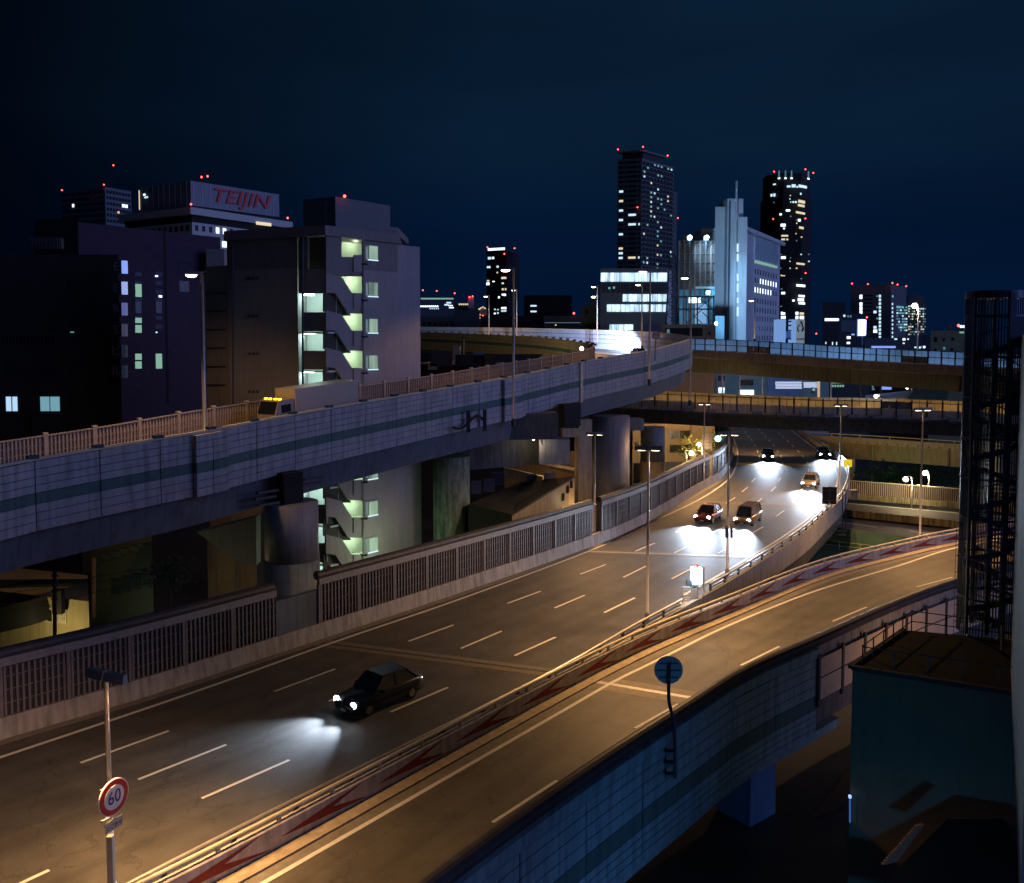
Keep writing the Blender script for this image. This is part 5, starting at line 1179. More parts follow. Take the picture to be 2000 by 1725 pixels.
for (u, v) in ((10, 706), (80, 706), (135, 542), (135, 624), (135, 706), (135, 776)): ww.px(ff, u, v, u + (24 if u < 50 else 36 if u < 100 else 12), v + 26, mat('dull_window', (.016, .022, .028), .3), .08)
ww.px(ff, 0, 655, 110, 656.5, STEELD, .5, 'balcony_rail'); ww.px(ff, 66, 808, 128, 850, DKB, .6, 'balcony_box'); ww.px(ff, 138, 648, 145, 650, LIM, .1)
for i in range(16): ww.px(ff, 4 + i * 7, 656, 5 + i * 7, 668, STEELD, .4, 'baluster')
ww.done()
MB().box(WD(91, 476, 99), (3.4, 1, 1.2)).build('roof_tank', mat('roof_tank', (.06, .06, .08), .6), t)
for i in range(9): MB().box(WD(62 + i * 7, 475, 98), (.12, .1, 1.3)).build('tank_bar', STEELD, t)
t = thing('vertical_sign', 'stack of dark square letter boxes down the corner of the tenement, some edges glowing blue', 'sign', WD(232, 620, 94))
for i, (v, s_, m_) in enumerate(((522, 'E', LB), (563, 'E', emis('lit_bluewhite', (.40, .50, 1.0), .8)), (604, 'R', emis('lit_edge', (.18, .22, .6), .5)), (645, 'S', emis('lit_edge2', (.12, .12, .25), .35)), (686, 'ビ', emis('lit_edge3', (.03, .05, .10), .3)), (726, 'ル', emis('lit_edge3', (.03, .05, .10), .3)))):
    p = WD(229, v, 94); MB().box(p, (1.05, .5, 1.45)).build('letter_box', mat('letter_box', (.025, .028, .034), .6), t)
    text_mesh('letter', s_, 1.3, mat('letter_grey', (.16, .17, .18), .5), t, frame((p.x, p.y - .27, p.z), (1, 0, 0)), .02)
    q = WD(243.5, v, 94); MB().box(q, (.44, .5, 1.35)).build('edge_panel', m_, t)
# large corner building with red lettering
TW = mat('pale_fascia', (.50, .52, .56), .6, var=.05, scale=.05)
C = WD(372, 353, 330); z = C.z; A = W(232, 376, z); B = W(545, 380, z)
t = thing('lettered_headquarters', 'large pale office block with a set-back rooftop screen carrying red capital lettering', 'building', (C.x, C.y, 0))
SCR = mat('rooftop_screen', (.26, .28, .36), .6, var=.12, scale=.2, dirt=.2)
fT = Face(C, B); fT0 = Face(A, C); zb = fT.at(380, 402).z; back = Vector((0, 30, 0))
A2 = W(272, 369, z)
block(t, 'rooftop_screen', [A2, C, B, B + A2 - C], zb, z, SCR)
for i in range(11): p = fT.sz((i + .3) * fT.L / 11.2, (z + zb) / 2, .05); MB().box(p, (.25, .3, z - zb), fT.rz).build('screen_rib', mat('screen_rib', (.42, .46, .56), .5), t)
for i in range(9): p = Face(A2, C).sz((i + .5) * (A2.xy - C.xy).length / 9.2, (z + zb) / 2, .05); MB().box(p, (.2, .3, z - zb), Face(A2, C).rz).build('screen_rib', mat('screen_rib2', (.28, .30, .36), .5), t)
o = fT.at(470, 389, .5); text_mesh('lettering', 'TEIJIN', 7.4, mat('red_letters', (.62, .05, .07), .5), t, frame((o.x, o.y, o.z), fT.t), .25, shear=.25, bold=.09, sx=1.3)
C2 = WD(372, 404, 322); z2 = C2.z; A_ = W(231, 420, z2); B_ = W(572, 434, z2)
block(t, 'white_fascia', para(A_, C2, B_), z2 - 2.6, z2, TW)
q = [p.lerp((A_ + B_) / 2, .07) for p in para(A_, C2, B_)]
block(t, 'black_gallery', q, z2 - 5.2, z2 - 2.62, BLACK); block(t, 'walls', q, 0, z2 - 5.22, TW)
fw = Face(q[1], q[2]); fw0 = Face(q[0], q[1]); ww = Wins(t)
for i in range(12): ww.px(fw, 381 + i * 13.6, 440 + i * 1.6, 387 + i * 13.6, 451 + i * 1.6, LW2 if i in (3, 4) else DW, .15)
for i in range(8): ww.px(fw0, 285 + i * 11 + 2, 448 - i * 1.2, 290 + i * 11 + 2, 459 - i * 1.2, DW, .15)
ww.px(fw, 434, 472, 442, 483, LW2, .2)
for i in range(6): ww.px(Face(C2, B_), 500 + i * 5, 433 + i * .6, 504 + i * 5, 439 + i * .6, LY, .3, 'gallery_light')
ww.px(Face(A2, C), 272, 372, 273.5, 410, LY, .3); ww.px(Face(A2, C), 281, 379, 284, 382, LW2, .3); ww.px(Face(A2, C), 283, 384, 289, 387, LW, .3)
ww.done()
for (u, v) in ((393.5, 346), (405.5, 344.5), (373, 399), (231.5, 415), (562, 426)): beacon(t, u, v, 318, .32)
MB().tube([WD(400, 353, 330), WD(400, 336, 330)], .2, 6).build('mast', STEELD, t)
t, fl, fr, z = bld('grid_office', 'dark office block with a regular window grid and beacons, behind the lettered headquarters', 'building', (205, 365, 500), (119, 373), (256, 374), BT('gridw', (.16, .20, .24)))
ww = Wins(t)
for r_ in range(8):
    for c_ in range(13):
        m_ = LW2 if (r_ == 2 and c_ == 3) or (r_ == 6 and c_ > 1 and c_ < 10) else DW
        ww.sz(fl, (c_ + .7) * fl.L / 13.4, z - 2.6 - r_ * 3.25, 1.35, 1.7, m_, .2)
    for c_ in range(8): ww.sz(fr, (c_ + .7) * fr.L / 8.4, z - 2.6 - r_ * 3.25, 1.5, 1.7, LW2 if (r_ == 2 and c_ in (5, 6)) else DW, .2)
ww.done()
for (u, v) in ((121, 371.5), (203, 361)): beacon(t, u, v, 498)
beacon(t, 221.5, 323, 498, None, 13)
# ============================================================ low things under the climbing ramp (far left)
CRM = mat('cream_wall', (.36, .30, .16), .8, var=.1, scale=.6, dirt=.2)
P = WD(172, 1140, 66); P0 = WD(-160, 1200, 66)
t, ff, z = flat('cream_shed', 'cream-walled low house with an angled dark canopy at the lower left', 'house', -150, 172, 1138, 68, CRM, 8, Y1=63)
pxwins(t, ff, [(91, 1188, 131, 1216, mat('sash_frame', (.45, .40, .28), .6)), (93, 1190, 103, 1213, DW), (106, 1190, 116, 1213, DW), (119, 1189, 129, 1211, DW)])
MB().prism([ff.at(-150, 1138, .1), ff.at(172, 1136, .1), ff.at(172, 1136, 2.6) + Vector((0, 0, -.3)), ff.at(-150, 1138, 2.6) + Vector((0, 0, -.6))], (0, 0, .2)).build('roof_canopy', BLACK, t)
MB().beam(ff.at(0, 1210, .8), ff.at(80, 1190, .8), 1.6, 1.8).build('porch_roof', BLACK, t)
MB().box(ff.at(114, 1175, .6), (.7, .5, 1.8)).build('side_cabinet', BLACK, t)
t, ff, z = flat('green_grey_flats', 'dull green-grey two-storey block with strip windows at the lower left', 'building', 160, 297, 1052, 72, mat('ggf', (.085, .095, .065), .8, var=.1), 8, Y1=70)
pxwins(t, ff, [(200 + i * 18, 1083 - i * 5, 216 + i * 18, 1092 - i * 5, mat('dull_window2', (.10, .14, .12), .3)) for i in range(5)] + [(218 + i * 20, 1130 - i * 5, 236 + i * 20, 1160 - i * 5, mat('dull_window3', (.03, .05, .05), .3)) for i in range(4)])
MB().tube([ff.at(183, 1205, .8), ff.at(183, 1090, .8)], .18, 8).build('down_pipe', mat('pipe_buff', (.24, .15, .08), .6), t)
pass
t = thing('yard_lamp', 'small yellowish yard lamp hidden behind the sound barrier at the lower left', 'street lamp', WD(60, 1250, 60)); p = WD(60, 1262, 60)  # light added to brighten the cream wall, with two more points beside it
MB().tube([Vector((p.x, p.y, 0)), p], .06, 6).build('pole', STEELD, t); MB().box(p + Vector((0, 0, .05)), (.4, .25, .1)).build('lamp_head', STEELD, t)
point(t, p + Vector((0, .3, -.1)), 420, (1.0, .80, .34), .2); point(t, WD(240, 1215, 66), 70, (.9, 1.0, .75), .2); point(t, WD(450, 1150, 66), 40, (1.0, .62, .3), .2)
t = thing('yard_lamp', 'low greenish lamp hidden behind the sound barrier by the stained greenish pier', 'street lamp', (-11, 79, 0))  # light added to brighten the left side of the pier
MB().tube([(-11, 79, 0), (-11, 79, 6)], .06, 6).build('pole', STEELD, t); MB().box((-11, 79, 6.05), (.4, .25, .1)).build('lamp_head', STEELD, t); point(t, (-11, 79, 6.4), 260, (.72, 1.0, .62), .2)
t = thing('yard_lamp', 'warm up-light hidden behind the sound barrier at the foot of the buff-lit slab', 'street lamp', (7.8, 91, 0))  # light added to brighten the slab and pier foot
MB().tube([(7.8, 91, 0), (7.8, 91, 7.4)], .06, 6).build('pole', STEELD, t); MB().box((7.8, 91, 7.5), (.4, .25, .1)).build('lamp_head', STEELD, t); point(t, (7.8, 90.6, 7.9), 330, WARM, .2)
t = thing('utility_pole', 'black utility pole with insulators in front of the cream shed', 'utility pole', WD(107, 1230, 58)); MB().tube([WD(107, 1300, 58), WD(107, 1115, 58)], .13, 8).build('pole', BLACK, t)
for v in (1125, 1140, 1155, 1170): MB().box(WD(107, v, 58), (.5, .1, .08)).build('crossarm', STEELD, t)
for i, (v0, v1, nm) in enumerate(((1150, 1108, 'uppermost'), (1172, 1120, 'middle'), (1188, 1138, 'lowest'))):
    t = thing('overhead_wire', '%s of three thin wires crossing the cream shed wall' % nm, 'wire', WD(107, v0 - 10, 58.5), 'wires over the cream shed')
    MB().tube(catmull([WD(-150, v0 + 22, 58.5), WD(60, v0 + 3, 58.5), WD(180, v1 + 20, 58.5), WD(300, v1, 58.5)], 5), .02, 4).build('wire', BLACK, t)
t, ff, z = flat('buff_wall_panel', 'buff concrete wall panel beside the round grey pier', 'wall', 404, 500, 1040, 70, mat('buffp', (.16, .12, .07), .8, var=.15, dirt=.3), 1)
for u in (461,): MB().tube([ff.at(u, 1150, .2), ff.at(u, 1050, .2)], .07, 6).build('pipe', STEELD, t)
MB().prism([WD(385, 1040, 66), WD(500, 1010, 63), WD(500, 1105, 63), WD(455, 1093, 64)], (0, 1.2, 0)).build('haunch', PIERM, t)
t = thing('shrub', 'dark garden shrub between the green-grey flats and the buff wall', 'shrub', WD(330, 1150, 68)); mb = MB(); LF = mat('shrub_leaf', (.03, .08, .04), .7, var=.4, scale=4)
c = WD(335, 1120, 69)
for i in range(700):
    d = Vector((random.gauss(0, .7), random.gauss(0, .5), random.gauss(0, .6))); p = c + d; a = Vector((random.uniform(-1, 1), random.uniform(-1, 1), random.uniform(-1, 1))).normalized() * .14; b = a.cross(Vector((0, 0, 1))).normalized() * .10
    mb.quad(p - a, p + b, p + a, p - b)
mb.build('foliage', LF, t); MB().tube([Vector((c.x, c.y, 0)), c], .12, 6, .05).build('trunk', BLACK, t)
point(t, WD(380, 1130, 66), 5, (.3, 1, .75), .2)
# things under the ramp centre
t = thing('dark_roof_house', 'low house with a dark pitched roof and air-conditioning boxes under the ramp', 'house', WD(1010, 1000, 88))
MB().prism([WD(915, 985, 84), WD(1000, 1005, 80), WD(1122, 930, 92), WD(1015, 942, 98)], (0, 0, -.5)).build('roof', mat('dark_roof', (.020, .020, .022), .7), t)
A = WD(1000, 1008, 80); B = WD(1122, 934, 92); MB().prism([A, B, Vector((B.x, B.y, 0)), Vector((A.x, A.y, 0))], Vector((-.3, .4, 0))).build('gable_wall', mat('gable', (.26, .24, .19), .8, dirt=.3), t)
A0 = WD(915, 990, 84); MB().prism([A0, A, Vector((A.x, A.y, 0)), Vector((A0.x, A0.y, 0))], Vector((0, .4, 0))).build('front_wall', mat('brownfw', (.04, .03, .02), .8), t)
for (u, v, Y, s_) in ((972, 935, 95, 1.5), (955, 948, 93, 1.2), (930, 952, 92, 1.0), (1038, 938, 97, 1.1), (1074, 934, 96, 1.1)): MB().box(WD(u, v, Y), (s_, 1, 1.3)).build('air_unit', mat('air_unit', (.12, .13, .17), .6), t)
fN = Face(A, B); ww = Wins(t)
for (u, v) in ((1108, 955), (1099, 970), (1120 - 5, 945)): ww.px(fN, u - 2, v - 6, u + 2, v + 8, DW, .1)
ww.done(); point(t, WD(1112, 975, 88), 30, (1, .9, .6), .2)
t = thing('buff_retaining_wall', 'buff panelled wall with a pale coping glimpsed under the ramp', 'wall', WD(1050, 915, 112))
A = WD(985, 908, 112); B = WD(1125, 905, 108); MB().prism([A, WD(1125, 880, 108), Vector((B.x, B.y, 0)), Vector((A.x, A.y, 0))], (0, .6, 0)).build('wall', mat('brw', (.30, .24, .15), .8, var=.15, dirt=.2), t)
MB().beam(WD(1035, 900, 109), WD(1125, 917, 105), .5, .3).build('coping', CONCL, t); MB().beam(WD(985, 922, 106), WD(1060, 940, 103), .4, 1.2).build('low_coping', CONCL, t)
point(t, WD(1075, 905, 103), 260, WARM, .3)
# building behind the centre piers
BF = mat('beige_front', (.44, .36, .24), .8, var=.06, scale=.4)
t, ff, z = flat('beige_building', 'beige building with ribbon windows behind the pale pier', 'building', 1236, 1396, 828, 150, BF, 10)
pxwins(t, ff, [(1306, 841, 1325, 857, DW), (1328, 841, 1347, 857, DW), (1308, 869, 1348, 884, DW), (1240, 863, 1246, 877, DW)] + [(1347, 830, 1350, 900, mat('bfj', (.25, .2, .13), .8))])
t, ff, z = flat('teal_gate_building', 'narrow dark teal building at the right end of the beige building', 'building', 1390, 1420, 826, 160, BT('tealg', (.04, .14, .16)), 8)
t = thing('slatted_fence', 'dark slatted fence in front of the beige building', 'fence', WD(1300, 930, 135)); mb = MB()
a, b = WD(1238, 905, 128), WD(1370, 900, 140); 
mb.k = 1; mb.beam(a + Vector((0, .1, -1.5)), b + Vector((0, .1, -1.5)), .05, 3); mb.k = 0
for i in range(50): mb.box(a.lerp(b, i / 50) + Vector((0, 0, -1.5)), (.12, .1, 3))
mb.build('slats', [CONCD, SBACK], t)
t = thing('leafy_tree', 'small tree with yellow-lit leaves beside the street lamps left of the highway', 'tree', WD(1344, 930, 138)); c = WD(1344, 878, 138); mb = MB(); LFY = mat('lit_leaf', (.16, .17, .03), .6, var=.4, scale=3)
for cc, nn, sd_ in ((c, 260, 1.0), (WD(1395, 880, 134), 260, 1.1), (WD(1402, 868, 134), 160, .8)):
    for i in range(nn):
        p = cc + Vector((random.gauss(0, sd_), random.gauss(0, sd_), random.gauss(0, sd_ * 1.2))); a_ = Vector((random.uniform(-1, 1), random.uniform(-1, 1), random.uniform(-.6, .6))).normalized() * .34; b_2 = a_.cross(Vector((0, 0, 1))).normalized() * .14
        mb.quad(p - a_, p + b_2, p + a_, p - b_2)
mb.build('crown', LFY, t); MB().tube([Vector((c.x, c.y, 0)), c + Vector((0, 0, 1))], .16, 6, .06).build('trunk', BLACK, t)
c = WD(1398, 890, 134); MB().tube([Vector((c.x, c.y, 0)), c + Vector((0, 0, 2))], .16, 6, .06).build('trunk', BLACK, t)
t = thing('louvre_sign', 'stack of pale horizontal board slats on two posts beside the beige building', 'sign board', WD(1380, 900, 130))
for i in range(5): MB().box(WD(1380.5, 849 + i * 6.3, 130), (1.5, .15, .36)).build('board', BROWN, t)
for u in (1372, 1389): MB().tube([WD(u, 925, 130), WD(u, 846, 130)], .07, 6).build('post', BROWN, t)
# trees below the slip viaduct
t = thing('dark_trees', 'dark green tree crowns in shadow under the buff slip viaduct', 'trees', WD(1750, 935, 145)); mb = MB()
for cx in range(9):
    c = WD(1690 + cx * 24 + random.randint(-6, 6), 930, 148)
    for i in range(240):
        p = c + Vector((random.gauss(0, 1.3), random.gauss(0, 1.2), random.gauss(0, 1.0))); a_ = Vector((random.uniform(-1, 1), random.uniform(-1, 1), random.uniform(-.6, .6))).normalized() * .32; b_2 = a_.cross(Vector((0, 0, 1))).normalized() * .2
        mb.quad(p - a_, p + b_2, p + a_, p - b_2)
t['kind'] = 'stuff'; mb.build('foliage', LF, t)
point(t, WD(1750, 915, 143), 60, (.2, 1, .4), .3)
# ============================================================ lamps
def shoebox(name, label, u, vb, vt, Y, yaw, group, energy, zbase=None, lean=0, tilt=0, r=.10, light=True, side=1):
    """pole with a long box head seen from above"""
    top = WD(u, vt, Y); zb = zbase if zbase is not None else WD(u, vb, Y).z
    t = thing(name, label, 'street lamp', (top.x, top.y, zb), group)
    H = top.z; smooth(MB().tube([(top.x, top.y, zb), (top.x, top.y, zb + 1.2), (top.x, top.y, H - .1)], r * 1.05, 12, r * .62)).build('pole', STEEL, t) if False else MB().tube([(top.x, top.y, zb), (top.x, top.y, H - .1)], r, 14, r * .62).build('pole', STEEL, t)
    smooth(t.children[0])
    MB().lathe((top.x, top.y, zb), [(r * 1.5, 0), (r * 1.5, .9), (r * 1.1, 1.0)], 12).build('pole_base', STEEL, t)
    c, s = math.cos(yaw), math.sin(yaw); X = lambda a, b, z: Vector((top.x + a * c - b * s, top.y + a * s + b * c, H + z))
    for q0, q1 in ((-.80, -.02), (.02, .80)):
        mb = MB(); e0 = .10 if q0 < 0 else .17; e1 = .17 if q0 < 0 else .10
        mb.hexa([X(q0, -e0, -.07), X(q1, -e1, -.09), X(q1, e1, -.09), X(q0, e0, -.07), X(q0, -e0 * .6, .16), X(q1, -e1 * .6, .18), X(q1, e1 * .6, .18), X(q0, e0 * .6, .16)])
        mb.build('lamp_head', GALVL, t)
        MB().box(X((q0 + q1) / 2, 0, -.088), (.44, .16, .02), yaw).build('lens', emis('sodium_lens', (1.0, .72, .38), 18), t)
    if light:
        for a in (-.45, .45):
            p = X(a, 0, -.22); q = X(a * 9, -1.0, -11); spot(t, p, q, energy, WARM, 138, .5, .16)
    return t
def cobra(name, label, u, vt, vb, Y, group, energy, arm=1.0, r=.12, zb=None, hk=1.0, target=None):
    """tall post with a glowing head on a short arm pointing left"""
    top = WD(u, vt, Y); zb = WD(u, vb, Y).z if zb is None else zb
    t = thing(name, label, 'street lamp', (top.x, top.y, zb), group)
    smooth(MB().tube([(top.x, top.y, zb), (top.x, top.y, top.z)], r, 14, r * .7).build('pole', STEEL, t))
    MB().lathe((top.x, top.y, zb), [(r * 1.5, -.2), (r * 1.5, .5), (r * 1.1, .6)], 12).build('pole_base', STEELD, t)
    h = hk; x0, x1 = top.x - arm * .35, top.x - arm * 1.25
    MB().hexa([(x1, top.y - .16 * h, top.z - .02), (x0, top.y - .16 * h, top.z - .02), (x0, top.y + .16 * h, top.z - .02), (x1, top.y + .16 * h, top.z - .02), (x1 + .1, top.y - .1 * h, top.z + .16), (top.x + .35, top.y - .1 * h, top.z + .2), (top.x + .35, top.y + .1 * h, top.z + .2), (x1 + .1, top.y + .1 * h, top.z + .16)]).build('lamp_head', GALVL, t)
    mb = MB(); n = 12; c = Vector(((x0 + x1) / 2, top.y, top.z - .04)); a_, b_1 = (x0 - x1) / 2, .14 * h
    for zz, k in ((0, 1), (-.10 * h, .8), (-.15 * h, .45)):
        for j in range(n): mb.v.append((c.x + a_ * k * math.cos(2 * math.pi * j / n), c.y + b_1 * k * math.sin(2 * math.pi * j / n), c.z + zz))
    for a in (0, n):
        for j in range(n): mb.f.append((a + j, a + (j + 1) % n, a + n + (j + 1) % n, a + n + j)); mb.m.append(0)
    mb.f.append(tuple(range(2 * n, 3 * n))); mb.m.append(0)
    mb.build('lens', emis('hot_lens', (1.0, .80, .50), 16), t)
    if energy:
        q = target if target is not None else c + Vector((-1.5, .5, -10)); spot(t, c + Vector((0, 0, -.32)), q, energy, WARM, 126, .5, .16)
    return t
G1 = 'box-headed lamps along the wide highway and near ramp'
E0 = 2600
RAILZ = 9.0
shoebox('street_lamp', 'nearest box-headed street lamp, carrying the round 60 speed sign', 207, 1725, 1322, 25.8, R(-24), G1, E0 * 1.75, zbase=8.0, r=.105)
shoebox('street_lamp', 'box-headed street lamp standing where the highway and near ramp split', 1267, 1222, 877, 51.8, R(-6), G1, E0 * 1.7, zbase=8.2)
shoebox('street_lamp', 'box-headed street lamp right of the glowing roadside box, with meters strapped to its pole', 1424, 1135, 848, 62, R(-2), G1, E0, zbase=8.2)
shoebox('street_lamp', 'box-headed street lamp beside the black back of a road sign at the curve', 1643, 960, 792, 96, R(4), G1, E0 * 2.2, zbase=7.4)
shoebox('street_lamp', 'box-headed street lamp on the arrow-painted wall near the steel stair tower', 1803, 1045, 800, 74, R(6), G1, E0 * 2.0, zbase=8.0)
shoebox('street_lamp', 'box-headed street lamp in the recess of the long slatted barrier', 1162, 1035, 848, 76.9, R(0), G1, E0 * .8, zbase=8.9)
shoebox('street_lamp', 'box-headed street lamp behind the slatted barrier before the crossing viaducts', 1376, 890, 789, 103.6, R(0), G1, E0 * 2.0, zbase=8.9)
# lamps just outside the frame that light the near carriageways
for (u, v, Y, lab) in ((2120, 1010, 64, 'lamp on the near ramp just outside the right edge'),): pass
# beyond the viaduct
LL = []
G2 = 'tall lamps standing along the climbing ramp and its loop'
cobra('ramp_lamp', 'nearest tall ramp lamp on the left with its head glowing over the buff slatted fence', 394, 536, 838, 57.2, G2, E0 * 1.1, .85, .15, zb=WD(394, 838, 56).z - 1.2, target=Vector((-27, 66, 10)))
cobra('ramp_lamp', 'tall ramp lamp bolted outside the violet panels, directly left of the step post', 1003, 527, 835, 83.0, G2, E0 * .6, .95, .15, zb=WD(1003, 830, 83).z)
cobra('ramp_lamp', 'tall ramp lamp beside the small round sign on the loop, before the lit office block', 1270, 530, 745, 106.0, G2, E0 * .7, 1.1, .15, zb=WD(1270, 750, 106).z)
cobra('ramp_lamp', 'tall ramp lamp at the outermost point of the loop, before the low brown building', 1350, 543, 705, 120.0, G2, E0 * .7, 1.1, .14, zb=WD(1350, 790, 120).z)
LL.append(('lamp on the far side of the loop before the lit office block', 1262, 556))
LL.append(('taller one of two lamps close together before the stepped grey building', 1174, 560))
LL.append(('shorter one of two lamps close together before the stepped grey building', 1177, 580))
LL.append(('lamp on the far side of the loop just right of the slender dark tower', 1017, 567))
LL.append(('lamp on the far side of the loop in front of the slender dark tower', 961, 579))
cobra('ramp_lamp', 'lamp on the upper crossing viaduct before the windows of the white office block', 1475, 587, 668, 158.0, G2, E0 * .8, .9, .13)
def loop_lamp(label, u, vt, en, r=.14):
    far_ = [p for p in OB if p.y > 132]; p = min(far_, key=lambda q: abs(1000 + FPX * q.x / q.y - u)); i = OB.index(p); q = p - normals(OB)[i] * 1.0
    Y = q.y; cobra('ramp_lamp', label, 1000 + FPX * q.x / q.y, vt, 645, Y, G2, en, .9, r, zb=p.z - 3, target=Vector((q.x, q.y, 0)) - normals(OB)[i] * 9 + Vector((0, 0, 24)))
def curved(label, u, v, ub, vb, Y, energy, hk=1.0, group='curved-neck lamps with round glowing heads', zb=None):
    h = WD(u, v, Y); b = WD(ub, vb, Y); b.y = h.y; zb = b.z if zb is None else zb
    t = thing('curved_lamp', label, 'street lamp', (b.x, b.y, zb), group); H = h.z + .5 * hk
    MB().tube(catmull([Vector((b.x, b.y, zb)), Vector((b.x, b.y, (zb + H) / 2)), Vector((b.x, b.y, H - 1.0)), Vector((b.x - .25, b.y, H - .1)), Vector((h.x + .1, b.y, H - .1)), Vector((h.x, b.y, h.z + .1))], 5), .10, 8).build('pole', STEEL, t)
    MB().lathe(h, [(.12 * hk, -.36 * hk), (.34 * hk, -.2 * hk), (.38 * hk, .05 * hk), (.18 * hk, .32 * hk)], 14).build('globe', emis('globe_hot', (1.0, .86, .62), 14), t)
    if energy: point(t, h + Vector((0, 0, -.7)), energy, (1, .76, .42), .3)
    return t
for l_ in LL: loop_lamp(*l_, E0 * 1.6 if l_[2] != 580 else E0)
curved('curved-neck lamp on the upper crossing viaduct before the brown tower', 1786, 597, 1791, 690, 133, 1800, 1.0)
curved('curved-neck lamp beside the slatted street barrier at street level', 1769, 936, 1780, 1015, 127, 1100, 1.0)
curved('round lamp just right of a box-headed lamp pole, at street level under the buff viaduct', 1807, 924, 1812, 1012, 130, 1100, 1.0)
curved('round lamp lower left of the green traffic light, nearest the leafy tree', 1351, 885, 1340, 930, 128, 1500, 1.0)
curved('smaller round lamp right beside the stacked board slats', 1365, 868, 1371, 930, 136, 1200, .8)
curved('small round lamp seen between the crossing viaducts near the pale roof', 1711, 774, 1720, 800, 140, 0, .8)
curved('small round lamp beyond the canopy between the crossing viaducts', 1772, 757, 1780, 800, 165, 0, .8)
curved('small round lamp at the inner edge of the loop above the buff fence', 1136, 681, 1137, 700, 126, 120, .8)
curved('small lamp on the end of the dark crosshead under the ramp', 1042, 856, 1058, 862, 90, 60, .6)
t = thing('traffic_light', 'green-lit traffic light above the sound barrier before the crossing viaducts', 'traffic light', WD(1402, 857, 128)); p = WD(1402, 857, 128)
MB().disc(p, (0, -1, 0), .42, .2, 14).build('lens', emis('green_hot', (.45, 1.0, .85), 8), t); MB().box(p + Vector((.5, .5, 0)), (2.0, .4, .9)).build('housing', STEELD, t); MB().tube([Vector((p.x + 1.6, p.y + .5, 8)), p + Vector((1.6, .5, 0))], .1, 6).build('pole', STEELD, t)
point(t, p - Vector((0, .9, 0)), 60, (.3, 1, .8), .2)
# meters on the lamp right of the glowing box
t = thing('pole_equipment', 'pair of dark meter boxes strapped to the lamp pole right of the glowing roadside box', 'meter box', WD(1424, 1040, 61.8))
for s_ in (-1, 1): p = WD(1424 + s_ * 4.6, 1039, 61.9); MB().box(p, (.18, .2, .85)).build('box', STEELD, t)
MB().box(WD(1424, 1030, 61.9), (.5, .3, .06)).build('strap', STEEL, t)
# 60 sign on the nearest lamp
p = WD(222, 1557, 25.4); t = thing('speed_sign', 'round white 60 speed sign with a red rim on the nearest street lamp', 'road sign', p)
fwd = Vector((-.78, -.62, 0)).normalized(); fwd = Vector((-.50, -.86, 0)).normalized()
fwd = Vector((.92, -.40, 0)).normalized()
xd = Vector((-fwd.y, fwd.x, 0)); xd = xd if xd.x > 0 else -xd
MB().disc(p - fwd * .02, fwd, .55, .03, 40).build('rim', mat('sign_rim', (.75, .70, .66), .4), t)
MB().disc(p + fwd * .012, fwd, .52, .008, 40).build('red_ring', mat('sign_red', (.42, .03, .02), .4, var=.03), t)
MB().disc(p + fwd * .022, fwd, .36, .008, 40).build('face', mat('sign_white', (.72, .66, .58), .4, var=.03), t)
text_mesh('numerals', '60', .56, mat('sign_navy', (.02, .015, .14), .5), t, frame(p + fwd * .035 + Vector((0, 0, -.0)), xd), .004, sx=.86)
b = p + Vector((0, 0, -.86)) + xd * -.02
MB().box(b, (.62, .03, .26), math.atan2(xd.y, xd.x)).build('plate', mat('plate_white', (.40, .36, .30), .5), t); MB().box(b + Vector((0, 0, .15)), (.66, .06, .04), math.atan2(xd.y, xd.x)).build('plate_rail', STEEL, t)
text_mesh('plate_lettering', 'ここから', .15, mat('sign_black', (.02, .02, .02), .5), t, frame(b + fwd * .03, xd), .004)
for z_ in (.25, -.25, -.7): MB().box(p - fwd * .12 + Vector((-.12, 0, z_)), (.42, .08, .07), math.atan2(xd.y, xd.x)).build('clamp', STEEL, t)
q = WD(216, 1640, 25.6); MB().box(q + Vector((.06, -.14, -.6)), (.18, .16, 1.6)).build('cable_box', GALVL, t)
# round sign seen from behind on the near ramp barrier
p = WD(1306, 1309, 36.6); t = thing('sign_back', 'grey back of a round road sign on a bent pole outside the near ramp barrier', 'road sign', WD(1312, 1500, 36.6))
MB().disc(p, (0, -1, 0), .60, .03, 36).build('disc', mat('sign_back', (.36, .36, .38), .5, .2), t)
MB().disc(p + Vector((0, .02, 0)), (0, 1, 0), .615, .02, 36).build('rim', mat('rim_amber', (.55, .42, .25), .5), t)
for z_ in (.3, 0, -.3): MB().box(p + Vector((0, -.05, z_)), (1.02 if z_ == 0 else .8, .04, .035)).build('rib', STEELD, t)
MB().tube(catmull([p + Vector((0, -.1, .3)), WD(1306, 1340, 36.4), WD(1307, 1372, 36.2), WD(1316, 1410, 36.0), WD(1318, 1450, 35.9), WD(1318, 1520, 35.8)], 6), .075, 10).build('pole', STEELD, t)
for v in (1468, 1490, 1512): MB().box(WD(1308, v, 35.9), (.42, .3, .08)).build('bracket', STEELD, t)
MB().box(WD(1299, 1490, 36.2), (.08, .2, 1.3)).build('bracket_rail', STEELD, t)
p = WD(1281, 655, 104); t = thing('sign_back', 'small round sign on a reddish post at the outer side of the loop', 'road sign', p)
MB().disc(p, (0, -1, 0), .52, .04, 24).build('disc', mat('sign_buff', (.50, .42, .36), .5), t); MB().tube([p + Vector((0, .1, .3)), WD(1279, 705, 104)], .06, 8).build('post', mat('red_brown', (.18, .08, .05), .6), t); MB().box(p + Vector((0, -.06, .08)), (.9, .03, .05)).build('rib', STEELD, t)
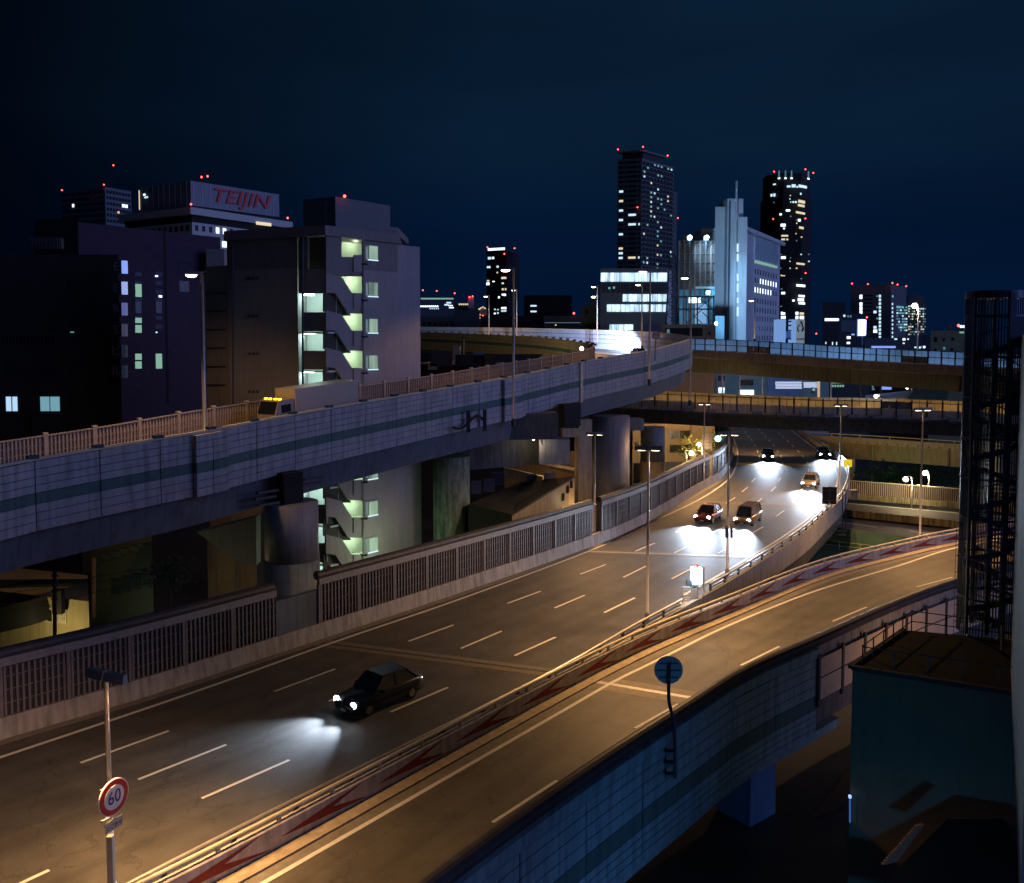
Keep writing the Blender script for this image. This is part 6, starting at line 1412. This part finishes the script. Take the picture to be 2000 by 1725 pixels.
# black sign board at the curve
t = thing('road_sign_board', 'black back of a rectangular road sign on the parapet of the curve', 'road sign', WD(1620, 985, 88)); p = WD(1620, 968, 88)
MB().box(p, (1.45, .06, 1.75)).build('board', BLACK, t); MB().tube([WD(1614, 1022, 88), WD(1620, 950, 88)], .07, 8).build('post', STEELD, t)
for z_ in (-.5, .5): MB().box(p + Vector((0, -.06, z_)), (1.4, .05, .06)).build('rib', STEELD, t)
p = WD(1668, 968, 90); t = thing('junction_box', 'grey equipment box hung outside the curve parapet on thin posts', 'equipment box', p); MB().box(p + Vector((-.1, 0, .1)), (.7, .5, 1.0)).build('box', CONC, t)
for u in (1645.5, 1652): MB().tube([WD(u, 1045, 92), WD(u, 955, 92)], .05, 6).build('post', STEELD, t)
for i, v in enumerate((1030, 1037, 1045)): MB().beam(WD(1632, v, 92), WD(1654, v, 92), .1, .08).build('rail', STEELD, t)
p = WD(1575, 848, 158); t = thing('amber_beacon', 'amber flasher low on the outer parapet of the far curve', 'beacon', W(1660, 906, 9.2)); p = W(1656, 905, 9.15)  # lamp added only to throw the yellow streak over the lanes
MB().lathe(p, [(.12, -.15), (.14, .05), (.06, .18)], 12).build('lens', emis('amber_hot', (1.0, .68, .02), 10), t); MB().box(p - Vector((0, 0, .25)), (.3, .3, .2)).build('base', STEELD, t)
spot(t, p + Vector((-.4, -.1, .1)), W(1520, 908, ZR + .2), 42000, (1.0, .60, .01), 9, .9, .1)
t = thing('warning_board', 'small bright yellow warning board at the fork of the highway', 'road sign', p); MB().box(p, (1.0, .3, .95)).build('board', emis('lit_yellow_board', (1.0, .72, .02), .75), t)
MB().tube([p - Vector((0, -.2, 2)), p], .1, 6).build('post', STEELD, t)
# glowing roadside box with cabinet and railing
t = thing('roadside_cabinet', 'glowing white emergency box on a steel mast with cabinet and railing at the highway split', 'cabinet', W(1355, 1195, 8.2))
B0 = WD(1355, 1190, 56.5); ax = lambda u, v, dy=0: WD(u, v, 56.5 + dy)
MB().box(ax(1360, 1124), (.62, .5, 1.05), R(8)).build('light_box', emis('box_hot', (.62, .93, 1.0), 7), t)
MB().box(ax(1360, 1124) + Vector((.36, .1, 0)), (.10, .56, 1.15), R(8)).build('side_plate', mat('teal_plate', (.05, .22, .30), .4), t)
MB().box(ax(1360, 1138) + Vector((0, .1, -.12)), (.75, .56, .06), R(8)).build('base_plate', mat('teal_plate', (.05, .22, .30), .4), t)
point(t, ax(1357, 1124) + Vector((-.2, -.9, 0)), 110, (.6, .85, 1.0), .25)
MB().tube([ax(1361, 1182), ax(1361, 1140)], .10, 10).build('mast', STEEL, t); MB().tube(catmull([ax(1361, 1175), ax(1372, 1165), ax(1374, 1155), ax(1374, 1112)], 5), .07, 8).build('side_pipe', STEEL, t)
MB().lathe(ax(1362, 1106), [(.09, -.12), (.1, .05), (.05, .16)], 10).build('beacon', emis('dull_red', (.9, .12, .1), .5), t); MB().lathe(ax(1374, 1110), [(.07, -.1), (.08, .05), (.04, .12)], 10).build('beacon', emis('dull_red', (.9, .12, .1), .5), t)
MB().box(ax(1355, 1164), (.34, .4, 1.1)).build('cabinet', GALVL, t); MB().box(ax(1347, 1138), (.42, .3, .28)).build('camera_housing', STEELD, t); MB().box(ax(1347, 1142), (.36, .26, .1)).build('camera_bracket', STEELD, t)
for u in (1333, 1350): MB().tube([ax(u, 1184), ax(u, 1147)], .04, 6).build('railing_post', STEEL, t)
MB().tube([ax(1333, 1147), ax(1350, 1147), ax(1361, 1140)], .035, 6).build('railing_top', STEEL, t)
for i in range(6): MB().tube([ax(1334, 1152 + i * 5), ax(1350, 1152 + i * 5)], .012, 4).build('railing_wire', STEEL, t)
MB().box(ax(1343, 1196), (1.0, 1.2, 1.1)).build('plinth', KERB, t)
# ============================================================ vehicles
def carmesh(L=4.4, Wd=1.72, H=1.46, body=None, van=0, label='', group=None):
    t = thing('car', label, 'car', (0, 0, 0), group); local(t)
    hw = Wd / 2
    # lower body: cross sections along x (front = -x toward camera after placement), length L
    st = [(-.5, .34, .62, .80), (-.485, .26, .70, .90), (-.42, .22, .80, .97), (-.20, .20, .93, 1.0), (.10, .20, .95, 1.0), (.40, .22, .97, .98), (.48, .26, .92, .92), (.5, .36, .80, .84)]
    mb = MB(); rings = []
    for (x, z0, z1, k) in st:
        w_ = hw * k; rings.append(len(mb.v)); x *= L
        for (y, z) in ((-w_ * .9, z0), (w_ * .9, z0), (w_, z0 + .14), (w_, z1 - .14), (w_ * .88, z1), (-w_ * .88, z1), (-w_, z1 - .14), (-w_, z0 + .14)): mb.v.append((x, y, z))
    for a, b in zip(rings, rings[1:]):
        for j in range(8): mb.f.append((a + j, b + j, b + (j + 1) % 8, a + (j + 1) % 8)); mb.m.append(0)
    mb.f.append(tuple(rings[0] + j for j in range(8))); mb.m.append(0); mb.f.append(tuple(rings[-1] + 7 - j for j in range(8))); mb.m.append(0)
    # roof pillars block
    xs = (-.22, -.08, .26, .40) if not van else (-.36, -.22, .40, .47)
    def ring(x, k, z): return [(x * L, -hw * k, z), (x * L, hw * k, z)]
    top = H
    bot = [(xs[0] * L, -hw * .88, .93), (xs[0] * L, hw * .88, .93), (xs[3] * L, hw * .88, .95), (xs[3] * L, -hw * .88, .95)]
    tp = [(xs[1] * L, -hw * .70, top), (xs[1] * L, hw * .70, top), (xs[2] * L, hw * .70, top), (xs[2] * L, -hw * .70, top)]
    g = MB(); g.hexa(bot + tp); o = mb.build('body', body, t); smooth(o); g.build('windows', DKGLASS, t)
    r_ = MB(); r_.hexa([Vector(q) + Vector((0, 0, .003)) for q in tp] + [Vector((q[0] * .96 + .05, q[1] * .93, q[2] + .06)) for q in tp])
    for i in range(4): r_.beam(Vector(bot[i]) * 1.002, Vector(tp[i]) * 1.002, .09, .06)
    r_.beam(((xs[0] + xs[3]) / 2 * L, -hw * .885, .95), ((xs[1] + xs[2]) / 2 * L, -hw * .705, top), .08, .05); r_.beam(((xs[0] + xs[3]) / 2 * L, hw * .885, .95), ((xs[1] + xs[2]) / 2 * L, hw * .705, top), .08, .05)
    r_.build('roof', body, t)
    TY = mat('tyre', (.02, .02, .02), .8); RI = mat('wheel_rim', (.3, .3, .32), .35, .8)
    for x in (-.31, .30):
        for y in (-1, 1):
            wl = MB(); wl.tube([(x * L, y * (hw - .20), .32), (x * L, y * (hw - .005), .32)], .32, 18); wo = wl.build('wheel', TY, t)
            rm = MB(); rm.tube([(x * L, y * (hw - .03), .32), (x * L, y * (hw + .01), .32)], .19, 12); rm.build('rim', RI, wo)
    for y in (-1, 1):
        MB().disc((-.47 * L, y * hw * .72, .66), (-1, 0, 0), .15, .09, 16).build('headlight', emis('headlight_hot', (.80, .90, 1.0), 45), t)
        MB().box((.495 * L, y * hw * .72, .74), (.06, .28, .14)).build('tail_light', mat('tail_red', (.3, .01, .01), .3), t)
        MB().box((-.14 * L, y * (hw + .08), .98), (.14, .16, .12)).build('mirror', body, t)
        spot(t, (-.5 * L - .08, y * hw * .72, .66), (-.5 * L - 12, y * hw * .72, .0), 9000, (.66, .80, 1.0), 60, 1.0, .07, 'headlight_beam')
    MB().box((-.499 * L, 0, .42), (.03, .9, .14)).build('grille', BLACK, t); MB().box((-.503 * L, 0, .34), (.02, .33, .12)).build('number_plate', mat('plate', (.6, .6, .55), .5), t)
    return t
BB = lambda n, c: mat(n, c, .25, .3, var=.03, spec=.6)
def heading(a, b, z=ZR): p, q = W(*a, z), W(*b, z); d = q - p; return math.atan2(-d.y, -d.x)
cars = [('dark car alone in the near stretch of highway with both headlights on', BB('car_black', (.02, .02, .025)), (742, 1372), (640, 1413), 0, 0),
        ('dark hatchback with dazzling headlights in the middle of the far curve', BB('car_navy', (.03, .035, .05)), (1500, 897), (1500, 912), 0, 0),
        ('dark compact car with headlights on hugging the outer edge line of the far curve', BB('car_ink', (.025, .03, .045)), (1607, 893), (1618, 902), 0, 0),
        ('silver car just left of the black sign board, lighting the parapet', BB('car_silver', (.35, .30, .26)), (1583, 950), (1572, 962), 0, 0),
        ('dark red car leading the pair on the left lanes below the far curve', BB('car_red', (.16, .02, .015)), (1384, 1016), (1360, 1030), 0, 0),
        ('tan estate car following the dark red car', BB('car_tan', (.30, .20, .13)), (1461, 1021), (1438, 1036), 1, 0)]
for lab, m_, a, b, van, _ in cars:
    c = carmesh(4.4, 1.74, 1.5 if not van else 1.75, m_, van, lab, 'cars driving toward the viewer on the highway')
    c.location = W(*a, ZR + .01); c.rotation_euler = (0, 0, heading(a, b))
    if a[0] < 800:
        for ch in c.children:
            if ch.type == 'LIGHT': ch.data.energy = 2600; ch.data.spot_size = R(84)
k = nearest(OBd, WD(1292, 650, 147)); p = OBd[k] - normals(OBd)[k] * 4.2; tt = OBd[k + 1] - OBd[k]
c = carmesh(4.4, 1.74, 1.5, BB('car_white', (.5, .5, .52)), 0, 'pale car on the far side of the loop with headlights washing the barrier', 'cars driving toward the viewer on the highway'); c['group'] = 'car on the loop'
del c['group']
c.location = p + Vector((0, 0, .02)); c.rotation_euler = (0, 0, math.atan2(-tt.y, -tt.x) - R(7))
for ch in c.children:
    if ch.type == 'LIGHT': ch.data = ch.data.copy(); ch.data.energy *= 5; ch.data.spot_size = R(80)
# truck on the climbing ramp
t = thing('box_truck', 'large buff box truck with yellow roof marker lamps on the climbing ramp', 'truck'); local(t)
TB = mat('truck_box', (.50, .42, .33), .45, var=.05)
MB().box((1.2, 0, 2.1), (6.6, 2.3, 2.45)).build('cargo_box', TB, t); MB().box((1.2, 0, .78), (6.8, 1.2, .24)).build('chassis', STEELD, t)
cab = MB(); cab.prism([(-4.05, -1.08, .5), (-2.2, -1.08, .5), (-2.2, -1.08, 2.6), (-3.6, -1.08, 2.6), (-4.0, -1.08, 1.6)], (0, 2.16, 0)); cb = cab.build('cab', mat('truck_cab', (.36, .33, .30), .35, var=.03), t)
MB().prism([(-4.02, -.95, 1.62), (-3.64, -.95, 2.5), (-3.66, .95, 2.5), (-4.04, .95, 1.62)], (-.02, 0, .01)).build('windscreen', DKGLASS, t)
for y in (-1.09, 1.07): MB().box((-3.0, y, 1.95), (.9, .03, .6)).build('side_window', DKGLASS, t)
for y in (-.8, -.3, .3, .8): MB().box((-3.3, y, 2.68), (.22, .14, .1)).build('marker_lamp', emis('marker_yellow', (1.0, .75, .02), 4), t)
for x in (-3.1, 1.6, 3.2):
    for y in (-1, 1): w_ = MB().tube([(x, y * .85, .48), (x, y * 1.1, .48)], .48, 18).build('wheel', mat('tyre', (.02, .02, .02), .8), t); MB().tube([(x, y * 1.08, .48), (x, y * 1.12, .48)], .26, 12).build('rim', mat('wheel_rim', (.3, .3, .32), .35, .8), w_)
for y in (-.85, .85): MB().disc((-4.06, y, .85), (-1, 0, 0), .13, .03, 14).build('headlight', emis('truck_light', (1, .9, .6), 6), t)
k = nearest(OBd, WD(660, 795, 67.3)); tt = OBd[k + 2] - OBd[k - 2]; p = OBd[k] - normals(OBd)[k] * 3.4
t.location = p + Vector((0, 0, .02)); t.rotation_euler = (0, math.atan2(-tt.z, tt.xy.length) * 1, math.atan2(tt.y, tt.x)); t.scale = (1, 1, 1)
# ============================================================ steel stair tower (right edge) and roof building
RZ = 11.5
ty = 41.0; cx = WD(1942, 700, ty).x; zt_ = WD(1942, 569, ty).z; zb_ = RZ
t = thing('spiral_stair_tower', 'dark steel spiral stair tower caged in vertical bars at the right edge', 'stair tower', (cx, ty, zb_))
r = 1.27
BLS = mat('stair_blue_steel', (.05, .08, .13), .45, .2, var=.15, scale=2)
MB().lathe((cx, ty, zt_ - .35), [(r + .03, 0), (r + .03, .34), (.1, .40)], 28).build('roof_cap', BLS, t)
MB().tube([(cx, ty, zb_), (cx, ty, zt_ - .3)], .11, 12).build('centre_column', BLS, t)
for a in (200, 270, 340, 90): MB().box((cx + r * math.cos(R(a)), ty + r * math.sin(R(a)), (zb_ + zt_) / 2), (.13, .13, zt_ - zb_ - .3)).build('corner_post', BLS, t)
nb = 60
for i in range(nb):
    a = 2 * math.pi * i / nb; MB().box((cx + r * math.cos(a), ty + r * math.sin(a), (zb_ + zt_) / 2), (.040, .040, zt_ - zb_ - .35), a).build('cage_bar', BLS, t)
TREAD = []
ns = 88; H_ = zt_ - zb_ - 2.4
for i in range(ns):
    a = R(20) + i * R(24); z_ = zb_ + .2 + H_ * i / ns; da = R(25)
    mb = MB(); q = lambda an, rr, zz: (cx + rr * math.cos(an), ty + rr * math.sin(an), zz)
    mb.hexa([q(a, .1, z_), q(a, r - .05, z_), q(a + da, r - .05, z_), q(a + da, .1, z_), q(a, .1, z_ + .04), q(a, r - .05, z_ + .04), q(a + da, r - .05, z_ + .04), q(a + da, .1, z_ + .04)])
    mb.build('tread', BLS, t)
mb = MB(); mb2 = MB(); rr = r - .06
for i in range(ns - 1):
    a = R(20) + i * R(24); z_ = zb_ + .2 + H_ * i / ns; z1 = zb_ + .2 + H_ * (i + 1) / ns; a1 = a + R(24)
    mb.quad(q(a, rr, z_ - .12), q(a1, rr, z1 - .12), q(a1, rr, z1 + .16), q(a, rr, z_ + .16))
    mb2.beam(q(a, rr - .03, z_ + .95), q(a1, rr - .03, z1 + .95), .05, .05)
mb.build('outer_string', BLS, t); mb2.build('handrail', BLS, t)
for z_ in [zb_ + 1.9 * i for i in range(1, 9)]:
    mb = MB(); 
    for i in range(20): a = 2 * math.pi * i / 20; a1 = a + math.pi / 10; mb.beam(q(a, r + .02, z_), q(a1, r + .02, z_), .04, .10)
    mb.build('hoop', BLS, t)
mb = MB()
for i in range(8): z_ = WD(1886, 1020 + i * 32, ty).z; mb.tube([(cx - r - .33, ty - .1, z_), (cx - r, ty - .1, z_)], .022, 5)
mb.tube([(cx - r - .33, ty - .1, WD(1886, 1245, ty).z), (cx - r - .33, ty - .1, WD(1886, 1020, ty).z)], .012, 5); mb.build('side_ladder', BLS, t)
for (u0, u1, v0, v1) in ((1938, 1996, 597, 618), (1945, 1990, 618, 676)):
    pass
MB().box((cx + .02, ty - r - .05, (zb_ + zt_) / 2), (.22, .1, zt_ - zb_ - .2)).build('front_post', BLS, t); MB().box((cx + r + .06, ty - .6, (zb_ + zt_) / 2), (.14, .14, zt_ - zb_ - .2)).build('corner_post', BLS, t)
mb = MB().box((cx + .66, ty - r - .02, WD(1960, 650, ty).z), (1.2, .05, 1.45)).build('side_panel', BLS, t)
mb = MB().box((cx + .66, ty - r - .02, WD(1960, 792, ty).z), (1.2, .05, .7)).build('landing_panel', BLS, t)
mb = MB().box((cx + .66, ty - r - .02, WD(1960, 1050, ty).z), (1.2, .05, .5)).build('landing_panel', BLS, t)
# flat-roofed building
zr = RZ; A = W(1665, 1305, zr); Bq = W(2300, 1405, zr); C_ = W(1770, 1232, zr); D_ = W(2400, 1290, zr)
t = thing('flat_roof_building', 'dark blank-walled building with an empty railed flat roof at the lower right', 'building', A)
DT = mat('dark_teal_wall', (.24, .21, .14), .85, var=.14, scale=.35, dirt=.1)
block(t, 'walls', [A, Bq, D_, C_], 0, zr - .02, DT)
mb = MB(); mb.prism([A + Vector((.1, .2, 0)), Bq + Vector((0, .2, 0)), D_, C_ + Vector((.1, 0, 0))], (0, 0, .02)); mb.build('roof', mat('roof_felt', (.0045, .004, .004), .9, var=.4, scale=1), t)
MB().beam(A + Vector((-.06, -.05, .05)), Bq + Vector((0, -.05, .05)), .25, .18).build('coping', mat('coping', (.06, .05, .05), .7), t); MB().beam(A + Vector((-.1, 0, .05)), C_ + Vector((-.1, 0, .05)), .2, .16).build('coping', mat('coping', (.06, .05, .05), .7), t)
rl = thing('roof_railing', 'thin dark railing around the edge of the flat roof below the stair tower', 'railing', A + Vector((0, 0, .1)))
P = [W(1684, 1306, zr), C_ + Vector((.2, -.1, 0)), W(1990, 1262, zr)]
for a, b in ((P[0], P[1]), (P[1], P[2])):
    for h in (1.0, .5): MB().tube([a + Vector((0, 0, h)), b + Vector((0, 0, h))], .025, 6).build('rail', STEELD, rl)
    n = max(3, round((b - a).length / 1.3))
    for i in range(n): MB().tube([a.lerp(b, i / n), a.lerp(b, i / n) + Vector((0, 0, 1.05))], .03, 6).build('post', STEELD, rl)
rl = thing('roof_railing', 'front railing with spaced posts just inside the front edge of the flat roof', 'railing', W(1684, 1306, zr))
a, b = W(1684, 1306, zr), W(2250, 1390, zr)
MB().tube([a + Vector((0, 0, .95)), b + Vector((0, 0, .95))], .025, 6).build('rail', BLS, rl)
for i in range(8): MB().tube([a.lerp(b, i / 8), a.lerp(b, i / 8) + Vector((0, 0, .95))], .028, 6).build('post', BLS, rl)
t = thing('steel_frame', 'bracing frame of dark steel at the foot of the stair tower', 'steel frame', W(1960, 1300, zr))
for (u0, v0, u1, v1) in ((1957, 1335, 1957, 1222), (1888, 1240, 1990, 1290), (1965, 1335, 2005, 1270), (1957, 1235, 2010, 1238)): MB().beam(WD(u0, v0, 38.6), WD(u1, v1, 38.6), .09, .09).build('bar', BLS, t)
t = thing('edge_building', 'pale blue-grey corner of a building cut off by the right edge', 'building', WD(1997, 900, 36)); p0 = WD(1995.5, 655, 36)
block(t, 'walls', [Vector((12.4, 20.5, 0)), Vector((45, 20.5, 0)), Vector((45, 46, 0)), Vector((27.1, 46, 0)), p0], 11.6, p0.z, mat('edge_wall', (.20, .27, .28), .8))  # corner is real; unseen bulk enlarged to block the violet sun
# lower right roof and street
t = thing('tiled_roof_house', 'black house roof with a strip of tiles catching light at the bottom right', 'house', W(1780, 1690, 4)); z0 = 5.0
zz = lambda u, v, z: W(u, v, z)
MB().prism([zz(1600, 1760, 4), zz(1690, 1760, 4.2), zz(1850, 1600, 6.6), zz(1960, 1600, 6.8), zz(2150, 1780, 4.4), zz(2100, 1900, 3.6), zz(1600, 1850, 3.4)], (0, 0, -.3)).build('roof', mat('roof_black', (.010, .010, .012), .6), t)
mb = MB(); 
for i in range(16):
    a = zz(1722, 1697, 5.2).lerp(zz(1790, 1620, 6.5), i / 16); b = zz(1752, 1690, 5.2).lerp(zz(1806, 1615, 6.5), i / 16); mb.beam(a + Vector((0, 0, .2)), b + Vector((0, 0, .2)), .09, .07)
mb.build('lit_tiles', mat('tiles', (.30, .18, .10), .6), t)
spot(t, zz(1752, 1660, 6) + Vector((-.6, -.6, 1.6)), zz(1760, 1660, 5.6), 3, WARM, 60, .8, .05)  # spot added without a fitting to light the tile strip
t = thing('drain_pipe', 'thin blue-lit pipe on the corner of the blank-walled building', 'pipe', WD(1660, 1600, 36)); MB().tube([WD(1660, 1606, 36.4), WD(1660, 1556, 36.4)], .035, 6).build('pipe', emis('blue_glint', (.05, .16, .55), .6), t)  # blue light on the pipe and cap put in as emission
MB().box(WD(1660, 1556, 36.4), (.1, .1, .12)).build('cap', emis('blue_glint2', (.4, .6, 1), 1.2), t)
MB().quad(W(1580, 1600, .03), W(1700, 1452, .03), W(1700, 1500, .03), W(1640, 1580, .03)).build('pavement', mat('lit_pave', (.10, .07, .04), .8), kind='structure')
# unseen lights added to tint the ramp wall blue and opal panels warm
t = thing('street_lamp', 'cold bluish street lamp standing below the near ramp out of sight', 'street lamp', (9, 22, 0)); MB().tube([(9, 22, 0), (9, 22, 4.4)], .07, 8).build('pole', STEELD, t); MB().box((9, 22, 4.5), (.5, .3, .12)).build('lamp_head', STEELD, t)
spot(t, (9, 22.3, 4.3), (11, 40, 5.0), 620, (.06, .40, 1.0), 130, .9, .3)
t = thing('street_lamp', 'warm street lamp standing beside the flat-roofed building out of sight', 'street lamp', (27, 46.6, 0)); MB().tube([(27, 46.6, 0), (27, 46.6, 6.6)], .07, 8).build('pole', STEELD, t); MB().box((27, 46.6, 6.7), (.5, .3, .12)).build('lamp_head', STEELD, t)
spot(t, (27, 46.8, 6.4), (23.5, 56, 7.6), 700, WARM, 160, .9, .2)
